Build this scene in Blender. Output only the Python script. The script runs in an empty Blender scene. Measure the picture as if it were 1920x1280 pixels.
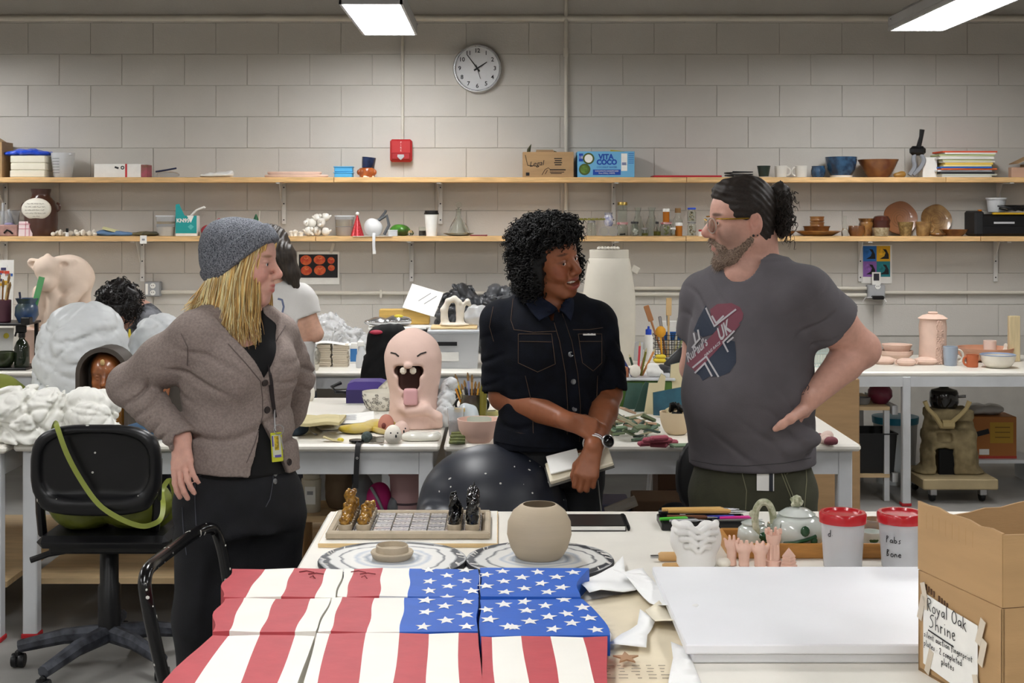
import bpy,bmesh,math,random
import numpy as np
from mathutils import Vector,Matrix
random.seed(7);rng = np.random.default_rng(7)
SC = bpy.context.scene;COL = SC.collection;PI = math.pi
# ---------------------------------------------------------------- camera, world, exposure
F = 2600.0;CX = 940.0;HY = 400.0;CH = 1.62          # focal length and principal point in px of a 1920 frame, eye height
cd = bpy.data.cameras.new('camera');cam = bpy.data.objects.new('camera',cd);COL.objects.link(cam)
cam.location = (0,0,CH);cam.rotation_euler = (PI/2,0,0)
cd.sensor_width = 36;cd.lens = F*36/1920;cd.shift_x = (960-CX)/1920;cd.shift_y = -(640-HY)/1920
cd.clip_start = .05;SC.camera = cam
w = bpy.data.worlds.new('world');SC.world = w;w.use_nodes = True
w.node_tree.nodes['Background'].inputs[0].default_value = (.75,.8,.9,1);w.node_tree.nodes['Background'].inputs[1].default_value = .05
vs = SC.view_settings;vs.view_transform = 'Standard';vs.look = 'None';vs.gamma = 1;vs.use_curve_mapping = False
vs.exposure = 0.27
LAMP = 27.0                                             # radiance of the ceiling panels
# ---------------------------------------------------------------- helpers
def X(px,Y): return (px-CX)*Y/F
def Z(py,Y): return CH-(py-HY)*Y/F
def P(px,py,Y): return Vector((X(px,Y),Y,Z(py,Y)))
def yat(py,z): return F*(CH-z)/(py-HY)                 # depth of the point of plane z seen at py
def lin(c):
 if isinstance(c,str):
  c = c.lstrip('#');c = tuple(int(c[i:i+2],16)/255 for i in (0,2,4))
 return tuple((x/12.92 if x <= .04045 else ((x+.055)/1.055)**2.4) for x in c)
MATS = {}
def M(name,col='#808080',rough=.55,metal=0.,var=0.,vsc=8.,bump=0.,bsc=60.,spec=.5,coat=0.,trans=0.,alpha=1.,col2=None,sss=0.,attr=None,emit=0.,ior=1.45,stretch=None,kind='noise',det=4.):
 if name in MATS: return MATS[name]
 m = bpy.data.materials.new(name);m.use_nodes = True;nt = m.node_tree;N = nt.nodes;L = nt.links
 b = N['Principled BSDF'];c = lin(col)
 b.inputs['Base Color'].default_value = (*c,1);b.inputs['Roughness'].default_value = rough;b.inputs['Metallic'].default_value = metal
 b.inputs['Specular IOR Level'].default_value = spec;b.inputs['Coat Weight'].default_value = coat;b.inputs['Coat Roughness'].default_value = .08
 b.inputs['Transmission Weight'].default_value = trans;b.inputs['Alpha'].default_value = alpha;b.inputs['IOR'].default_value = ior
 if sss: b.inputs['Subsurface Weight'].default_value = sss;b.inputs['Subsurface Radius'].default_value = (.012,.005,.003)
 if emit: b.inputs['Emission Color'].default_value = (*c,1);b.inputs['Emission Strength'].default_value = emit
 tc = N.new('ShaderNodeTexCoord');src = tc.outputs['Object']
 if stretch:
  mp = N.new('ShaderNodeMapping');mp.inputs['Scale'].default_value = stretch;L.new(src,mp.inputs[0]);src = mp.outputs[0]
 base = None
 if attr:
  a = N.new('ShaderNodeAttribute');a.attribute_name = attr;base = a.outputs['Color']
 if var or col2:
  if kind == 'voronoi':
   n = N.new('ShaderNodeTexVoronoi');n.inputs['Scale'].default_value = vsc;fac = n.outputs['Distance']
  elif kind == 'wave':
   n = N.new('ShaderNodeTexWave');n.inputs['Scale'].default_value = vsc;n.inputs['Distortion'].default_value = 6;n.inputs['Detail'].default_value = 3;fac = n.outputs['Fac']
  else:
   n = N.new('ShaderNodeTexNoise');n.inputs['Scale'].default_value = vsc;n.inputs['Detail'].default_value = det;fac = n.outputs['Fac']
  L.new(src,n.inputs['Vector'])
  r = N.new('ShaderNodeValToRGB');L.new(fac,r.inputs[0])
  r.color_ramp.elements[0].position = .36;r.color_ramp.elements[1].position = .64
  if col2: c0,c1 = c,lin(col2)
  else: c0,c1 = tuple(max(0,x*(1-var)) for x in c),tuple(min(1,x*(1+var)) for x in c)
  if base is not None and not col2: c0,c1 = (1-var,)*3,(1+var,)*3
  r.color_ramp.elements[0].color = (*c0,1);r.color_ramp.elements[1].color = (*c1,1)
  if base is not None:
   x = N.new('ShaderNodeMix');x.data_type = 'RGBA';x.blend_type = 'MULTIPLY';x.inputs[0].default_value = 1
   L.new(base,x.inputs[6]);L.new(r.outputs[0],x.inputs[7]);base = x.outputs[2]
  else: base = r.outputs[0]
 if base is not None: L.new(base,b.inputs['Base Color'])
 if bump:
  n2 = N.new('ShaderNodeTexNoise');n2.inputs['Scale'].default_value = bsc;n2.inputs['Detail'].default_value = 3;L.new(src,n2.inputs['Vector'])
  bp = N.new('ShaderNodeBump');bp.inputs['Strength'].default_value = bump;bp.inputs['Distance'].default_value = .004
  L.new(n2.outputs['Fac'],bp.inputs['Height']);L.new(bp.outputs[0],b.inputs['Normal'])
 MATS[name] = m;return m
def mk(name,v,f,mat,parent=None,smooth=True,loc=None,fm=None,ang=40,col=None,rot=None):
 me = bpy.data.meshes.new(name)
 if isinstance(v,np.ndarray) and isinstance(f,np.ndarray):
  n = len(v);q = f.shape[1];me.vertices.add(n);me.vertices.foreach_set('co',v.astype(np.float32).ravel())
  me.loops.add(f.size);me.loops.foreach_set('vertex_index',f.astype(np.int32).ravel())
  me.polygons.add(len(f));me.polygons.foreach_set('loop_start',np.arange(0,f.size,q,dtype=np.int32))
  me.update(calc_edges=True);me.validate()
 else: me.from_pydata([tuple(x) for x in v],[],f)
 for m in (mat if isinstance(mat,(list,tuple)) else [mat]): me.materials.append(m)
 if fm is not None: me.polygons.foreach_set('material_index',np.asarray(fm,dtype=np.int32))
 if smooth:
  me.polygons.foreach_set('use_smooth',np.ones(len(me.polygons),dtype=bool))
  if ang: me.set_sharp_from_angle(angle=math.radians(ang))
 if col is not None:
  ca = me.color_attributes.new('Col','FLOAT_COLOR','POINT');cc = np.ones((len(v),4),dtype=np.float32);cc[:,:3] = col
  ca.data.foreach_set('color',cc.ravel())
 me.update()
 o = bpy.data.objects.new(name,me);COL.objects.link(o)
 if parent: o.parent = parent
 if loc is not None: o.location = loc
 if rot is not None: o.rotation_euler = rot
 return o
def rotm(rx=0,ry=0,rz=0): return Matrix.Rotation(rz,3,'Z') @ Matrix.Rotation(ry,3,'Y') @ Matrix.Rotation(rx,3,'X')
class G:
 def __init__(s): s.v = [];s.f = [];s.m = []
 def add(s,v,f,mi=0,R=None,c=None):
  o = len(s.v)
  for p in v:
   p = Vector(p)
   if R is not None: p = R @ p
   if c is not None: p = p+Vector(c)
   s.v.append(p)
  s.f += [tuple(i+o for i in q) for q in f];s.m += [mi]*len(f);return s
 def box(s,c,d,b=0,R=None,mi=0):
  hx,hy,hz = d[0]/2,d[1]/2,d[2]/2
  if b <= 0:
   v = [(x,y,z) for x in (-hx,hx) for y in (-hy,hy) for z in (-hz,hz)]
   return s.add(v,[(0,1,3,2),(4,6,7,5),(0,4,5,1),(2,3,7,6),(0,2,6,4),(1,5,7,3)],mi,R,c)
  b = min(b,.49*min(d));v = [];ix = {}
  for x in (-1,1):
   for y in (-1,1):
    for z in (-1,1):
     for a in range(3):
      q = [x*(hx-b),y*(hy-b),z*(hz-b)];q[a] = (x*hx,y*hy,z*hz)[a]
      ix[x,y,z,a] = len(v);v.append(q)
  f = []
  for sg in (-1,1):
   f.append([ix[sg,y,z,0] for y,z in ((-1,-1),(1,-1),(1,1),(-1,1))][::sg])
   f.append([ix[x,sg,z,1] for x,z in ((-1,-1),(-1,1),(1,1),(1,-1))][::sg])
   f.append([ix[x,y,sg,2] for x,y in ((-1,-1),(1,-1),(1,1),(-1,1))][::sg])
  for a1 in (-1,1):
   for a2 in (-1,1):
    e = [(ix[-1,a1,a2,1],ix[1,a1,a2,1],ix[1,a1,a2,2],ix[-1,a1,a2,2]),(ix[a1,-1,a2,0],ix[a1,1,a2,0],ix[a1,1,a2,2],ix[a1,-1,a2,2]),(ix[a1,a2,-1,0],ix[a1,a2,1,0],ix[a1,a2,1,1],ix[a1,a2,-1,1])]
    sg = a1*a2;f += [e[0] if sg > 0 else e[0][::-1],e[1][::-1] if sg > 0 else e[1],e[2] if sg > 0 else e[2][::-1]]
  for x in (-1,1):
   for y in (-1,1):
    for z in (-1,1):
     t = (ix[x,y,z,0],ix[x,y,z,1],ix[x,y,z,2]);f.append(t if x*y*z > 0 else t[::-1])
  return s.add(v,[tuple(q) for q in f],mi,R,c)
 def lathe(s,prof,n=24,c=(0,0,0),R=None,mi=0,ell=1.,wob=None):
  v = [];f = [];rings = []
  for r,z in prof:
   if r <= 1e-6: rings.append([len(v)]);v.append((0,0,z))
   else:
    rings.append(list(range(len(v),len(v)+n)))
    for i in range(n):
     a = 2*PI*i/n;q = r*(wob(a,z) if wob else 1);v.append((q*math.cos(a),q*ell*math.sin(a),z))
  for a,b in zip(rings,rings[1:]):
   for i in range(n):
    j = (i+1) % n
    if len(a) == 1 and len(b) == 1: continue
    if len(a) == 1: f.append((a[0],b[j],b[i]))
    elif len(b) == 1: f.append((a[i],a[j],b[0]))
    else: f.append((a[i],a[j],b[j],b[i]))
  return s.add(v,f,mi,R,c)
 def tube(s,path,r,n=8,mi=0,caps=True,flat=None):
  path = [Vector(p) for p in path];k = len(path);rs = r if isinstance(r,(list,tuple)) else [r]*k
  v = [];f = [];up = None
  for i in range(k):
   d = (path[min(i+1,k-1)]-path[max(i-1,0)]).normalized()
   if up is None: up = d.orthogonal().normalized() if flat is None else (Vector(flat)-d*d.dot(Vector(flat))).normalized()
   else: up = (up-d*up.dot(d)).normalized() if flat is None else (Vector(flat)-d*d.dot(Vector(flat))).normalized()
   sd = d.cross(up)
   for j in range(n):
    a = 2*PI*j/n+PI/n;q = rs[i]
    if flat is None: v.append(path[i]+up*(q*math.cos(a))+sd*(q*math.sin(a)))
    else: v.append(path[i]+up*(q[1]*math.cos(a)*1.41)+sd*(q[0]*math.sin(a)*1.41))
  for i in range(k-1):
   for j in range(n):
    l = (j+1) % n;f.append((i*n+j,i*n+l,(i+1)*n+l,(i+1)*n+j))
  if caps: f.append(tuple(range(n-1,-1,-1)));f.append(tuple((k-1)*n+j for j in range(n)))
  return s.add(v,f,mi)
 def prism(s,poly,z0,z1,R=None,c=None,mi=0,tmi=None):
  n = len(poly);a = sum(poly[i][0]*poly[(i+1) % n][1]-poly[(i+1) % n][0]*poly[i][1] for i in range(n))
  if a < 0: poly = poly[::-1]
  v = [(x,y,z0) for x,y in poly]+[(x,y,z1) for x,y in poly]
  f = [(i,(i+1) % n,n+(i+1) % n,n+i) for i in range(n)]
  s.add(v,f,mi,R,c);o = len(s.v)-2*n
  s.f += [tuple(o+i for i in range(n-1,-1,-1)),tuple(o+n+i for i in range(n))];s.m += [mi,mi if tmi is None else tmi];return s
 def sheet(s,fn,nu,nv,t=.0006,mi=0):
  v = [];f = [];g = [[Vector(fn(i/nu,j/nv)) for j in range(nv+1)] for i in range(nu+1)]
  nn = []
  for i in range(nu+1):
   for j in range(nv+1):
    du = g[min(i+1,nu)][j]-g[max(i-1,0)][j];dv = g[i][min(j+1,nv)]-g[i][max(j-1,0)]
    k = du.cross(dv);nn.append(k.normalized() if k.length > 1e-12 else Vector((0,0,1)))
  q = (nu+1)*(nv+1);W = nv+1
  flat = [p for r in g for p in r]
  v = [p+n*t*.5 for p,n in zip(flat,nn)]+[p-n*t*.5 for p,n in zip(flat,nn)]
  for i in range(nu):
   for j in range(nv):
    a,b,c,d = i*W+j,(i+1)*W+j,(i+1)*W+j+1,i*W+j+1
    f += [(a,b,c,d),(q+d,q+c,q+b,q+a)]
  for i in range(nu): f += [(i*W,q+i*W,q+(i+1)*W,(i+1)*W),(i*W+nv,(i+1)*W+nv,q+(i+1)*W+nv,q+i*W+nv)]
  for j in range(nv): f += [(j,j+1,q+j+1,q+j),(nu*W+j,q+nu*W+j,q+nu*W+j+1,nu*W+j+1)]
  return s.add(v,f,mi)
 def ball(s,c,r,n=12,R=None,mi=0):
  if not isinstance(r,(tuple,list)): r = (r,)*3
  m = max(4,n//2);pr = [(math.sin(PI*i/m),-math.cos(PI*i/m)) for i in range(m+1)]
  pr[0] = (0,-1);pr[-1] = (0,1);o = len(s.v);s.lathe(pr,n,mi=mi)
  for i in range(o,len(s.v)):
   p = s.v[i];p = Vector((p.x*r[0],p.y*r[1],p.z*r[2]));s.v[i] = (R @ p if R is not None else p)+Vector(c)
  return s
 def xf(s,R=None,c=(0,0,0)):
  s.v = [(R @ p if R is not None else p)+Vector(c) for p in s.v];return s
 def obj(s,name,mat,parent=None,loc=None,rot=None,smooth=True,ang=40):
  return mk(name,s.v,s.f,mat,parent,smooth,loc,s.m,ang,rot=rot)
def tag(o,label=None,cat=None,group=None,kind=None):
 if label: o['label'] = label
 if cat: o['category'] = cat
 if group: o['group'] = group
 if kind: o['kind'] = kind
 return o
def T(name,label,cat,loc=(0,0,0),rz=0,group=None,rot=None):
 o = bpy.data.objects.new(name,None);COL.objects.link(o);o.empty_display_size = .05
 o.location = loc;o.rotation_euler = rot if rot else (0,0,rz);return tag(o,label,cat,group)
def dup(root,loc=None,rz=None,label=None,group=None,sc=None):
 r = root.copy();COL.objects.link(r)
 if loc is not None: r.location = loc
 if rz is not None: r.rotation_euler = (0,0,rz)
 if sc: r.scale = (sc,)*3 if not isinstance(sc,tuple) else sc
 if label: r['label'] = label
 if group: r['group'] = group
 def rec(a,b):
  for ch in list(a.children):
   c = ch.copy();COL.objects.link(c);c.parent = b;rec(ch,c)
 rec(root,r);return r
def one(name,label,cat,loc,g,mat,rz=0,group=None,rot=None,kind=None,smooth=True):
 return tag(g.obj(name,mat,None,loc,rot if rot else (0,0,rz),smooth),label,cat,group,kind)
ORD = 'first second third fourth fifth sixth seventh eighth ninth tenth eleventh twelfth thirteenth fourteenth fifteenth sixteenth'.split()
def txt(body,size,parent,loc,rot=(PI/2,0,0),mat=None,align='CENTER',sx=1.,ext=.0002,name='lettering',shear=0.,bold=0.):
 c = bpy.data.curves.new(name,'FONT');c.body = body;c.size = size;c.align_x = align;c.align_y = 'CENTER';c.extrude = ext;c.shear = shear;c.offset = bold;c.resolution_u = 3
 me = text_mesh(c,name);me.materials.append(mat);o = bpy.data.objects.new(name,me);COL.objects.link(o);o.parent = parent;o.location = loc;o.rotation_euler = rot;o.scale = (sx,1,1);return o
def text_mesh(c,name):
 q = bpy.data.objects.new('text_source',c);me = bpy.data.meshes.new_from_object(q);bpy.data.objects.remove(q);bpy.data.curves.remove(c);me.name = name;me.materials.clear();return me
def cup(r0,r1,h,t=.004): return [(0,0),(r0*.9,0),(r0,h*.04),(r0*.4+r1*.6,h*.5),(r1,h-t*.4),(r1-t*.5,h),(r1-t,h-t*.4),(r0*.4+r1*.6-t,h*.5),(r0*.8,t),(0,t)]
def bowl(r0,r1,h,t=.005):
 o = [(r0+(r1-r0)*math.sin(u*PI/2),h*(1-math.cos(u*PI/2))**.9) for u in [i/8 for i in range(9)]]
 return [(0,0)]+o+[(r1-t,h)]+[(max(r-t,0),max(z,t)) for r,z in o[::-1][1:]]+[(0,t)]
def ring_handle(g,x,z,r,th,mi=0,n=12,a0=-PI/2,a1=PI/2,sx=1):
 g.tube([(x+sx*r*math.cos(a0+(a1-a0)*i/n)*.85,0,z+r*math.sin(a0+(a1-a0)*i/n)) for i in range(n+1)],th,6,mi);return g
# hand-written strokes: each glyph is a list of polylines in a unit box
GL = {'P': ['.05,0 .05,1 .45,.85 .05,.5'],'R': ['0,0 0,1 .45,.95 .5,.65 .02,.5 .5,0'],'o': ['.25,.5 .05,.35 .05,.1 .25,0 .45,.15 .45,.4 .25,.5'],'y': ['0,.5 .22,.08','.45,.5 .2,-.1 0,-.35'],'a': ['.42,.42 .2,.5 .03,.25 .15,.02 .4,.2 .43,.5 .45,0'],'l': ['.1,1 .12,0'],'O': ['.35,1 .05,.7 .05,.25 .35,0 .65,.3 .6,.8 .3,1'],'k': ['.05,.9 .08,0','.4,.5 .08,.25 .5,-.1'],'S': ['.55,.95 .25,1 .05,.75 .4,.5 .45,.2 .1,0 -.05,.1'],'h': ['.05,1 .05,0','.05,.3 .25,.5 .4,.35 .42,0'],'r': ['.05,.5 .07,0','.07,.3 .2,.48 .35,.45'],'i': ['.08,.5 .1,0','.07,.72 .09,.75'],'n': ['.05,.5 .06,0','.06,.3 .25,.5 .38,.35 .4,0'],'e': ['.03,.25 .4,.3 .3,.5 .1,.45 .03,.2 .2,0 .42,.1'],'s': ['.35,.5 .08,.4 .3,.2 .2,0 .02,.05'],'t': ['.2,.9 .2,.05 .3,0','.02,.55 .4,.6'],'u': ['.05,.5 .06,.1 .25,0 .4,.2 .42,.5','.42,.5 .44,0'],'c': ['.4,.45 .15,.5 .03,.2 .2,0 .42,.1'],'f': ['.4,1 .2,.95 .15,.6 .12,-.2','0,.5 .35,.52'],'g': ['.4,.45 .15,.5 .05,.25 .2,.05 .4,.3 .42,.5 .4,-.25 .1,-.3'],'p': ['.05,.5 .03,-.4','.05,.4 .3,.5 .42,.25 .25,0 .05,.1'],'m': ['.05,.5 .05,0','.05,.3 .2,.5 .28,.3 .28,0','.28,.3 .45,.5 .52,.3 .54,0'],'d': ['.4,.4 .15,.5 .03,.2 .2,0 .4,.2','.42,1 .42,0'],'2': ['.05,.75 .25,1 .42,.75 .02,0 .5,.02'],'.': ['.1,.25 .14,.28'],'b': ['.05,1 .05,0 .3,.05 .4,.3 .2,.5 .05,.35'],'w': ['0,.5 .12,0 .25,.4 .38,0 .5,.5'],'v': ['0,.5 .2,0 .4,.5'],'L': ['.05,1 .05,0 .45,.02'],'B': ['.05,0 .05,1 .4,.85 .05,.55 .45,.25 .05,0']}
def hand_text(g,s,x,z,size,r,jit=.04,adv=.62):
 """ribbon strokes in the local xz plane, y = 0"""
 for ch in s:
  if ch == ' ': x += size*.4;continue
  wd = .2
  for st in GL.get(ch,[]):
   pts = [tuple(map(float,p.split(','))) for p in st.split()];wd = max(wd,max(p[0] for p in pts))
   pts = [(x+(p[0]+random.uniform(-jit,jit))*size,0,z+(p[1]+random.uniform(-jit,jit))*size) for p in pts]
   sm = []
   for i in range(len(pts)-1):
    for q in range(3): sm.append(tuple(pts[i][k]*(1-q/3)+pts[i+1][k]*q/3 for k in range(3)))
   sm.append(pts[-1])
   if len(sm) > 4:
    sm = [sm[0]]+[tuple((sm[i-1][k]+2*sm[i][k]+sm[i+1][k])/4 for k in range(3)) for i in range(1,len(sm)-1)]+[sm[-1]]
   g.tube(sm,[(r,r*.3)]*len(sm),4,flat=(0,1,0))
  x += (wd+.18)*size
 return x
# ---------------------------------------------------------------- implicit surfaces (smooth unions turned into one mesh)
def A3(p): return np.array(p,dtype=np.float32)
class SDF:
 def __init__(s): s.ops = []
 def ell(s,c,r,k=.02,R=None,m='u'):
  r = A3(r if isinstance(r,(tuple,list)) else (r,)*3);R = np.array(R,dtype=np.float32) if R is not None else None
  c = A3(c);rm = float(r.max())
  def fn(x,y,z):
   p = [x-c[0],y-c[1],z-c[2]]
   if R is not None: p = [R[0,i]*p[0]+R[1,i]*p[1]+R[2,i]*p[2] for i in range(3)]
   k0 = np.sqrt((p[0]/r[0])**2+(p[1]/r[1])**2+(p[2]/r[2])**2);k1 = np.sqrt((p[0]/r[0]**2)**2+(p[1]/r[1]**2)**2+(p[2]/r[2]**2)**2)
   return k0*(k0-1)/np.maximum(k1,1e-6)
  s.ops.append((fn,c-rm,c+rm,k,m));return s
 def cap(s,a,b,ra,rb=None,k=.02,m='u',flat=None):
  a,b = A3(a),A3(b);rb = ra if rb is None else rb;ba = b-a;bb = float(ba@ba)+1e-9;rm = max(ra,rb)
  fl = None
  if flat: fl = (A3(flat[0])/np.linalg.norm(flat[0]),flat[1])
  def fn(x,y,z):
   px,py,pz = x-a[0],y-a[1],z-a[2]
   h = np.clip((px*ba[0]+py*ba[1]+pz*ba[2])/bb,0,1)
   qx,qy,qz = px-ba[0]*h,py-ba[1]*h,pz-ba[2]*h
   if fl is not None:
    n,q = fl;d = (qx*n[0]+qy*n[1]+qz*n[2])*(1/q-1);qx,qy,qz = qx+n[0]*d,qy+n[1]*d,qz+n[2]*d
   return np.sqrt(qx*qx+qy*qy+qz*qz)-(ra+(rb-ra)*h)
  s.ops.append((fn,np.minimum(a,b)-rm,np.maximum(a,b)+rm,k,m));return s
 def chain(s,pts,rs,k=.02,m='u',flat=None):
  for i in range(len(pts)-1): s.cap(pts[i],pts[i+1],rs[i],rs[i+1],k,m,flat)
  return s
 def box(s,c,h,r=.01,k=.01,R=None,m='u'):
  c,h = A3(c),A3(h);R = np.array(R,dtype=np.float32) if R is not None else None;rm = float(np.linalg.norm(h))+r
  def fn(x,y,z):
   p = [x-c[0],y-c[1],z-c[2]]
   if R is not None: p = [R[0,i]*p[0]+R[1,i]*p[1]+R[2,i]*p[2] for i in range(3)]
   q = [np.abs(p[i])-h[i]+r for i in range(3)]
   return np.sqrt(sum(np.maximum(t,0)**2 for t in q))+np.minimum(np.maximum(np.maximum(q[0],q[1]),q[2]),0)-r
  s.ops.append((fn,c-rm,c+rm,k,m));return s
 def loft(s,lv,yaw=0.,k=.03,m='u',pw=2.):
  """levels (z, cx, cy, rx, ry): ellipses stacked up z, rx along the direction yaw"""
  lv = sorted(lv);a = np.array(lv,dtype=np.float64);cs,sn = math.cos(yaw),math.sin(yaw)
  zz = np.linspace(a[0,0],a[-1,0],64);tab = []
  for j in range(1,5):
   t = np.interp(zz,a[:,0],a[:,j])
   for _ in range(6): t[1:-1] = .25*t[:-2]+.5*t[1:-1]+.25*t[2:]
   tab.append(t)
  rm = float(a[:,3:].max());lo = A3((a[:,1].min()-rm,a[:,2].min()-rm,a[0,0]));hi = A3((a[:,1].max()+rm,a[:,2].max()+rm,a[-1,0]))
  def fn(x,y,z):
   z1 = z.ravel();cx,cy,rx,ry = [np.interp(z1,zz,t).astype(np.float32).reshape(z.shape) for t in tab]
   u = (x-cx)*cs+(y-cy)*sn;v = -(x-cx)*sn+(y-cy)*cs
   d = ((np.abs(u/rx)**pw+np.abs(v/ry)**pw)**(1/pw)-1)*np.minimum(rx,ry)
   return np.maximum(d,np.maximum(a[0,0]-z,z-a[-1,0]))
  s.ops.append((fn,lo,hi,k,m));return s
 def cut(s,pt,n,k=.004,lo=None,hi=None):
  """removes what lies on the side n points to"""
  pt = A3(pt);n = A3(n)/np.linalg.norm(n)
  s.ops.append((lambda x,y,z: -((x-pt[0])*n[0]+(y-pt[1])*n[1]+(z-pt[2])*n[2]),lo,hi,k,'s'));return s
 def disp(s,fn,lo=None,hi=None): s.ops.append((fn,lo,hi,0,'d'));return s
 def val(s,x,y,z):
  D = np.full(np.broadcast(x,y,z).shape,1.,dtype=np.float32)
  for fn,lo,hi,k,m in s.ops:
   d = fn(x,y,z)
   if m == 'd': D = D+d;continue
   if m == 'i': D = np.maximum(D,d);continue
   hh = np.clip(.5+.5*((D-d) if m == 'u' else (-d-D))/max(k,1e-5),0,1);D = (D*(1-hh)+d*hh-k*hh*(1-hh)) if m == 'u' else (D*(1-hh)-d*hh+k*hh*(1-hh))
  return D
 def pad(s,c,wx,wy,wz,p=3.,k=.01,m='u',r=.01):
  c = A3(c)
  def fn(x,y,z):
   d = ((np.abs((x-c[0])/wx)**p+np.abs((z-c[2])/wz)**p)**(1/p)-1)*min(wx,wz)+r;q = np.abs(y-c[1])-wy+r
   return np.sqrt(np.maximum(d,0)**2+np.maximum(q,0)**2)+np.minimum(np.maximum(d,q),0)-r
  s.ops.append((fn,c-A3((wx,wy,wz)),c+A3((wx,wy,wz)),k,m));return s
 def grp(s,o,k=.02,pad=0.):
  b = [q for q in o.ops if q[1] is not None and q[4] == 'u'];s.ops.append((o.val,np.min([q[1] for q in b],0)-pad,np.max([q[2] for q in b],0)+pad,k,'u'));return s
 def mesh(s,axes,fill=1.):
  xs,ys,zs = [np.asarray(a,dtype=np.float32) for a in axes]
  D = np.full((len(xs),len(ys),len(zs)),fill,dtype=np.float32)
  for fn,lo,hi,k,m in s.ops:
   if lo is None: sl = (slice(None),)*3
   else:
    mg = k+.02;sl = []
    for ax,l,h in zip((xs,ys,zs),lo,hi):
     i0,i1 = np.searchsorted(ax,l-mg),np.searchsorted(ax,h+mg);sl.append(slice(max(0,i0-1),i1+1))
    sl = tuple(sl)
   x,y,z = xs[sl[0]][:,None,None],ys[sl[1]][None,:,None],zs[sl[2]][None,None,:]
   if x.size == 0 or y.size == 0 or z.size == 0: continue
   d = fn(x,y,z);E = D[sl]
   if m == 'd': D[sl] = E+d;continue
   if m == 'u':
    hh = np.clip(.5+.5*(E-d)/max(k,1e-5),0,1);D[sl] = E*(1-hh)+d*hh-k*hh*(1-hh)
   elif m == 's':
    hh = np.clip(.5+.5*(-d-E)/max(k,1e-5),0,1);D[sl] = E*(1-hh)-d*hh+k*hh*(1-hh)
   elif m == 'i': D[sl] = np.maximum(E,d)
  return snets(D,xs,ys,zs)
def snets(D,xs,ys,zs):
 D[0] = D[-1] = 1;D[:,0] = D[:,-1] = 1;D[:,:,0] = D[:,:,-1] = 1
 N = (D < 0);n = N.astype(np.int8)
 c = n[:-1]+n[1:];c = c[:,:-1]+c[:,1:];c = c[:,:,:-1]+c[:,:,1:]
 act = (c > 0) & (c < 8);I,J,K = np.nonzero(act)
 idx = np.full(act.shape,-1,dtype=np.int32);idx[I,J,K] = np.arange(len(I))
 cor = [(a,b,e) for a in (0,1) for b in (0,1) for e in (0,1)]
 dv = np.stack([D[I+a,J+b,K+e] for a,b,e in cor]);acc = np.zeros((len(I),3));cnt = np.zeros(len(I))
 px = np.stack([xs[I],xs[I+1]]);py = np.stack([ys[J],ys[J+1]]);pz = np.stack([zs[K],zs[K+1]])
 for p in range(8):
  for ax in range(3):
   if cor[p][ax]: continue
   q = list(cor[p]);q[ax] = 1;q = cor.index(tuple(q));d0,d1 = dv[p],dv[q];m = (d0 < 0) != (d1 < 0)
   t = np.where(m,d0/np.where(m,d0-d1,1),0)
   a,b,e = cor[p];v = np.stack([px[a],py[b],pz[e]],1).astype(np.float64)
   rngv = [px[1]-px[0],py[1]-py[0],pz[1]-pz[0]][ax];v[:,ax] += t*rngv
   acc += np.where(m[:,None],v,0);cnt += m
 V = acc/cnt[:,None];Q = []
 for ax in range(3):
  sl0 = [slice(1,-1)]*3;sl0[ax] = slice(0,-1);sl1 = [slice(1,-1)]*3;sl1[ax] = slice(1,None)
  a,b = N[tuple(sl0)],N[tuple(sl1)]
  for cond,flip in ((a & ~b,False),(~a & b,True)):
   i = np.array(np.nonzero(cond))
   if i.shape[1] == 0: continue
   for t in range(3):
    if t != ax: i[t] += 1
   o1,o2 = [(1,2),(2,0),(0,1)][ax];cs = []
   for u,v in ((0,0),(1,0),(1,1),(0,1)):
    j = i.copy();j[o1] -= 1-u;j[o2] -= 1-v;cs.append(idx[j[0],j[1],j[2]])
   q = np.stack(cs,1);Q.append(q[:,::-1] if flip else q)
 Q = np.concatenate(Q);Q = Q[(Q >= 0).all(1)]
 return V,Q
def axes(lo,hi,h,fine=()):
 """rectilinear grid of step h, refined to step hf inside (axis, a, b, hf) ranges"""
 out = []
 for ax in range(3):
  x = lo[ax];L = [x]
  while x < hi[ax]:
   st = h
   for fa,a,b,hf in fine:
    if fa == ax and a-h <= x <= b: st = min(st,hf)
   x += st;L.append(x)
  out.append(np.array(L))
 return out
def sobj(name,sd,lo,hi,h,mat,parent=None,loc=None,fine=(),col=None,ang=0,rot=None):
 V,Q = sd.mesh(axes(lo,hi,h,fine))
 o = mk(name,V,Q,mat,parent,True,loc,None,ang,col(V) if col else None,rot)
 return o
def cr(pts,n=6):
 """smooth curve through the points"""
 p = [Vector(q) for q in pts];p = [2*p[0]-p[1]]+p+[2*p[-1]-p[-2]];out = []
 for i in range(1,len(p)-2):
  for k in range(n):
   t = k/n;out.append(.5*((2*p[i])+(p[i+1]-p[i-1])*t+(2*p[i-1]-5*p[i]+4*p[i+1]-p[i+2])*t*t+(3*p[i]-p[i-1]-3*p[i+1]+p[i+2])*t**3))
 return out+[p[-2]]
def wrinkle(x,y,z,f,a,seed=1,n=6,w=.3):
 r = random.Random(seed);d = 0
 for k in range(n): v = Vector((r.uniform(-1,1),r.uniform(-1,1),r.uniform(-1,1))).normalized();d = d+np.exp(-(np.sin(.5*f*(v.x*x+v.y*y+v.z*z)*r.uniform(.6,1.5)+r.uniform(0,6)+1.2*np.sin(x*f*.3+k)+1.2*np.sin(z*f*.35-k))/w)**2)
 return d*a
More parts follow.
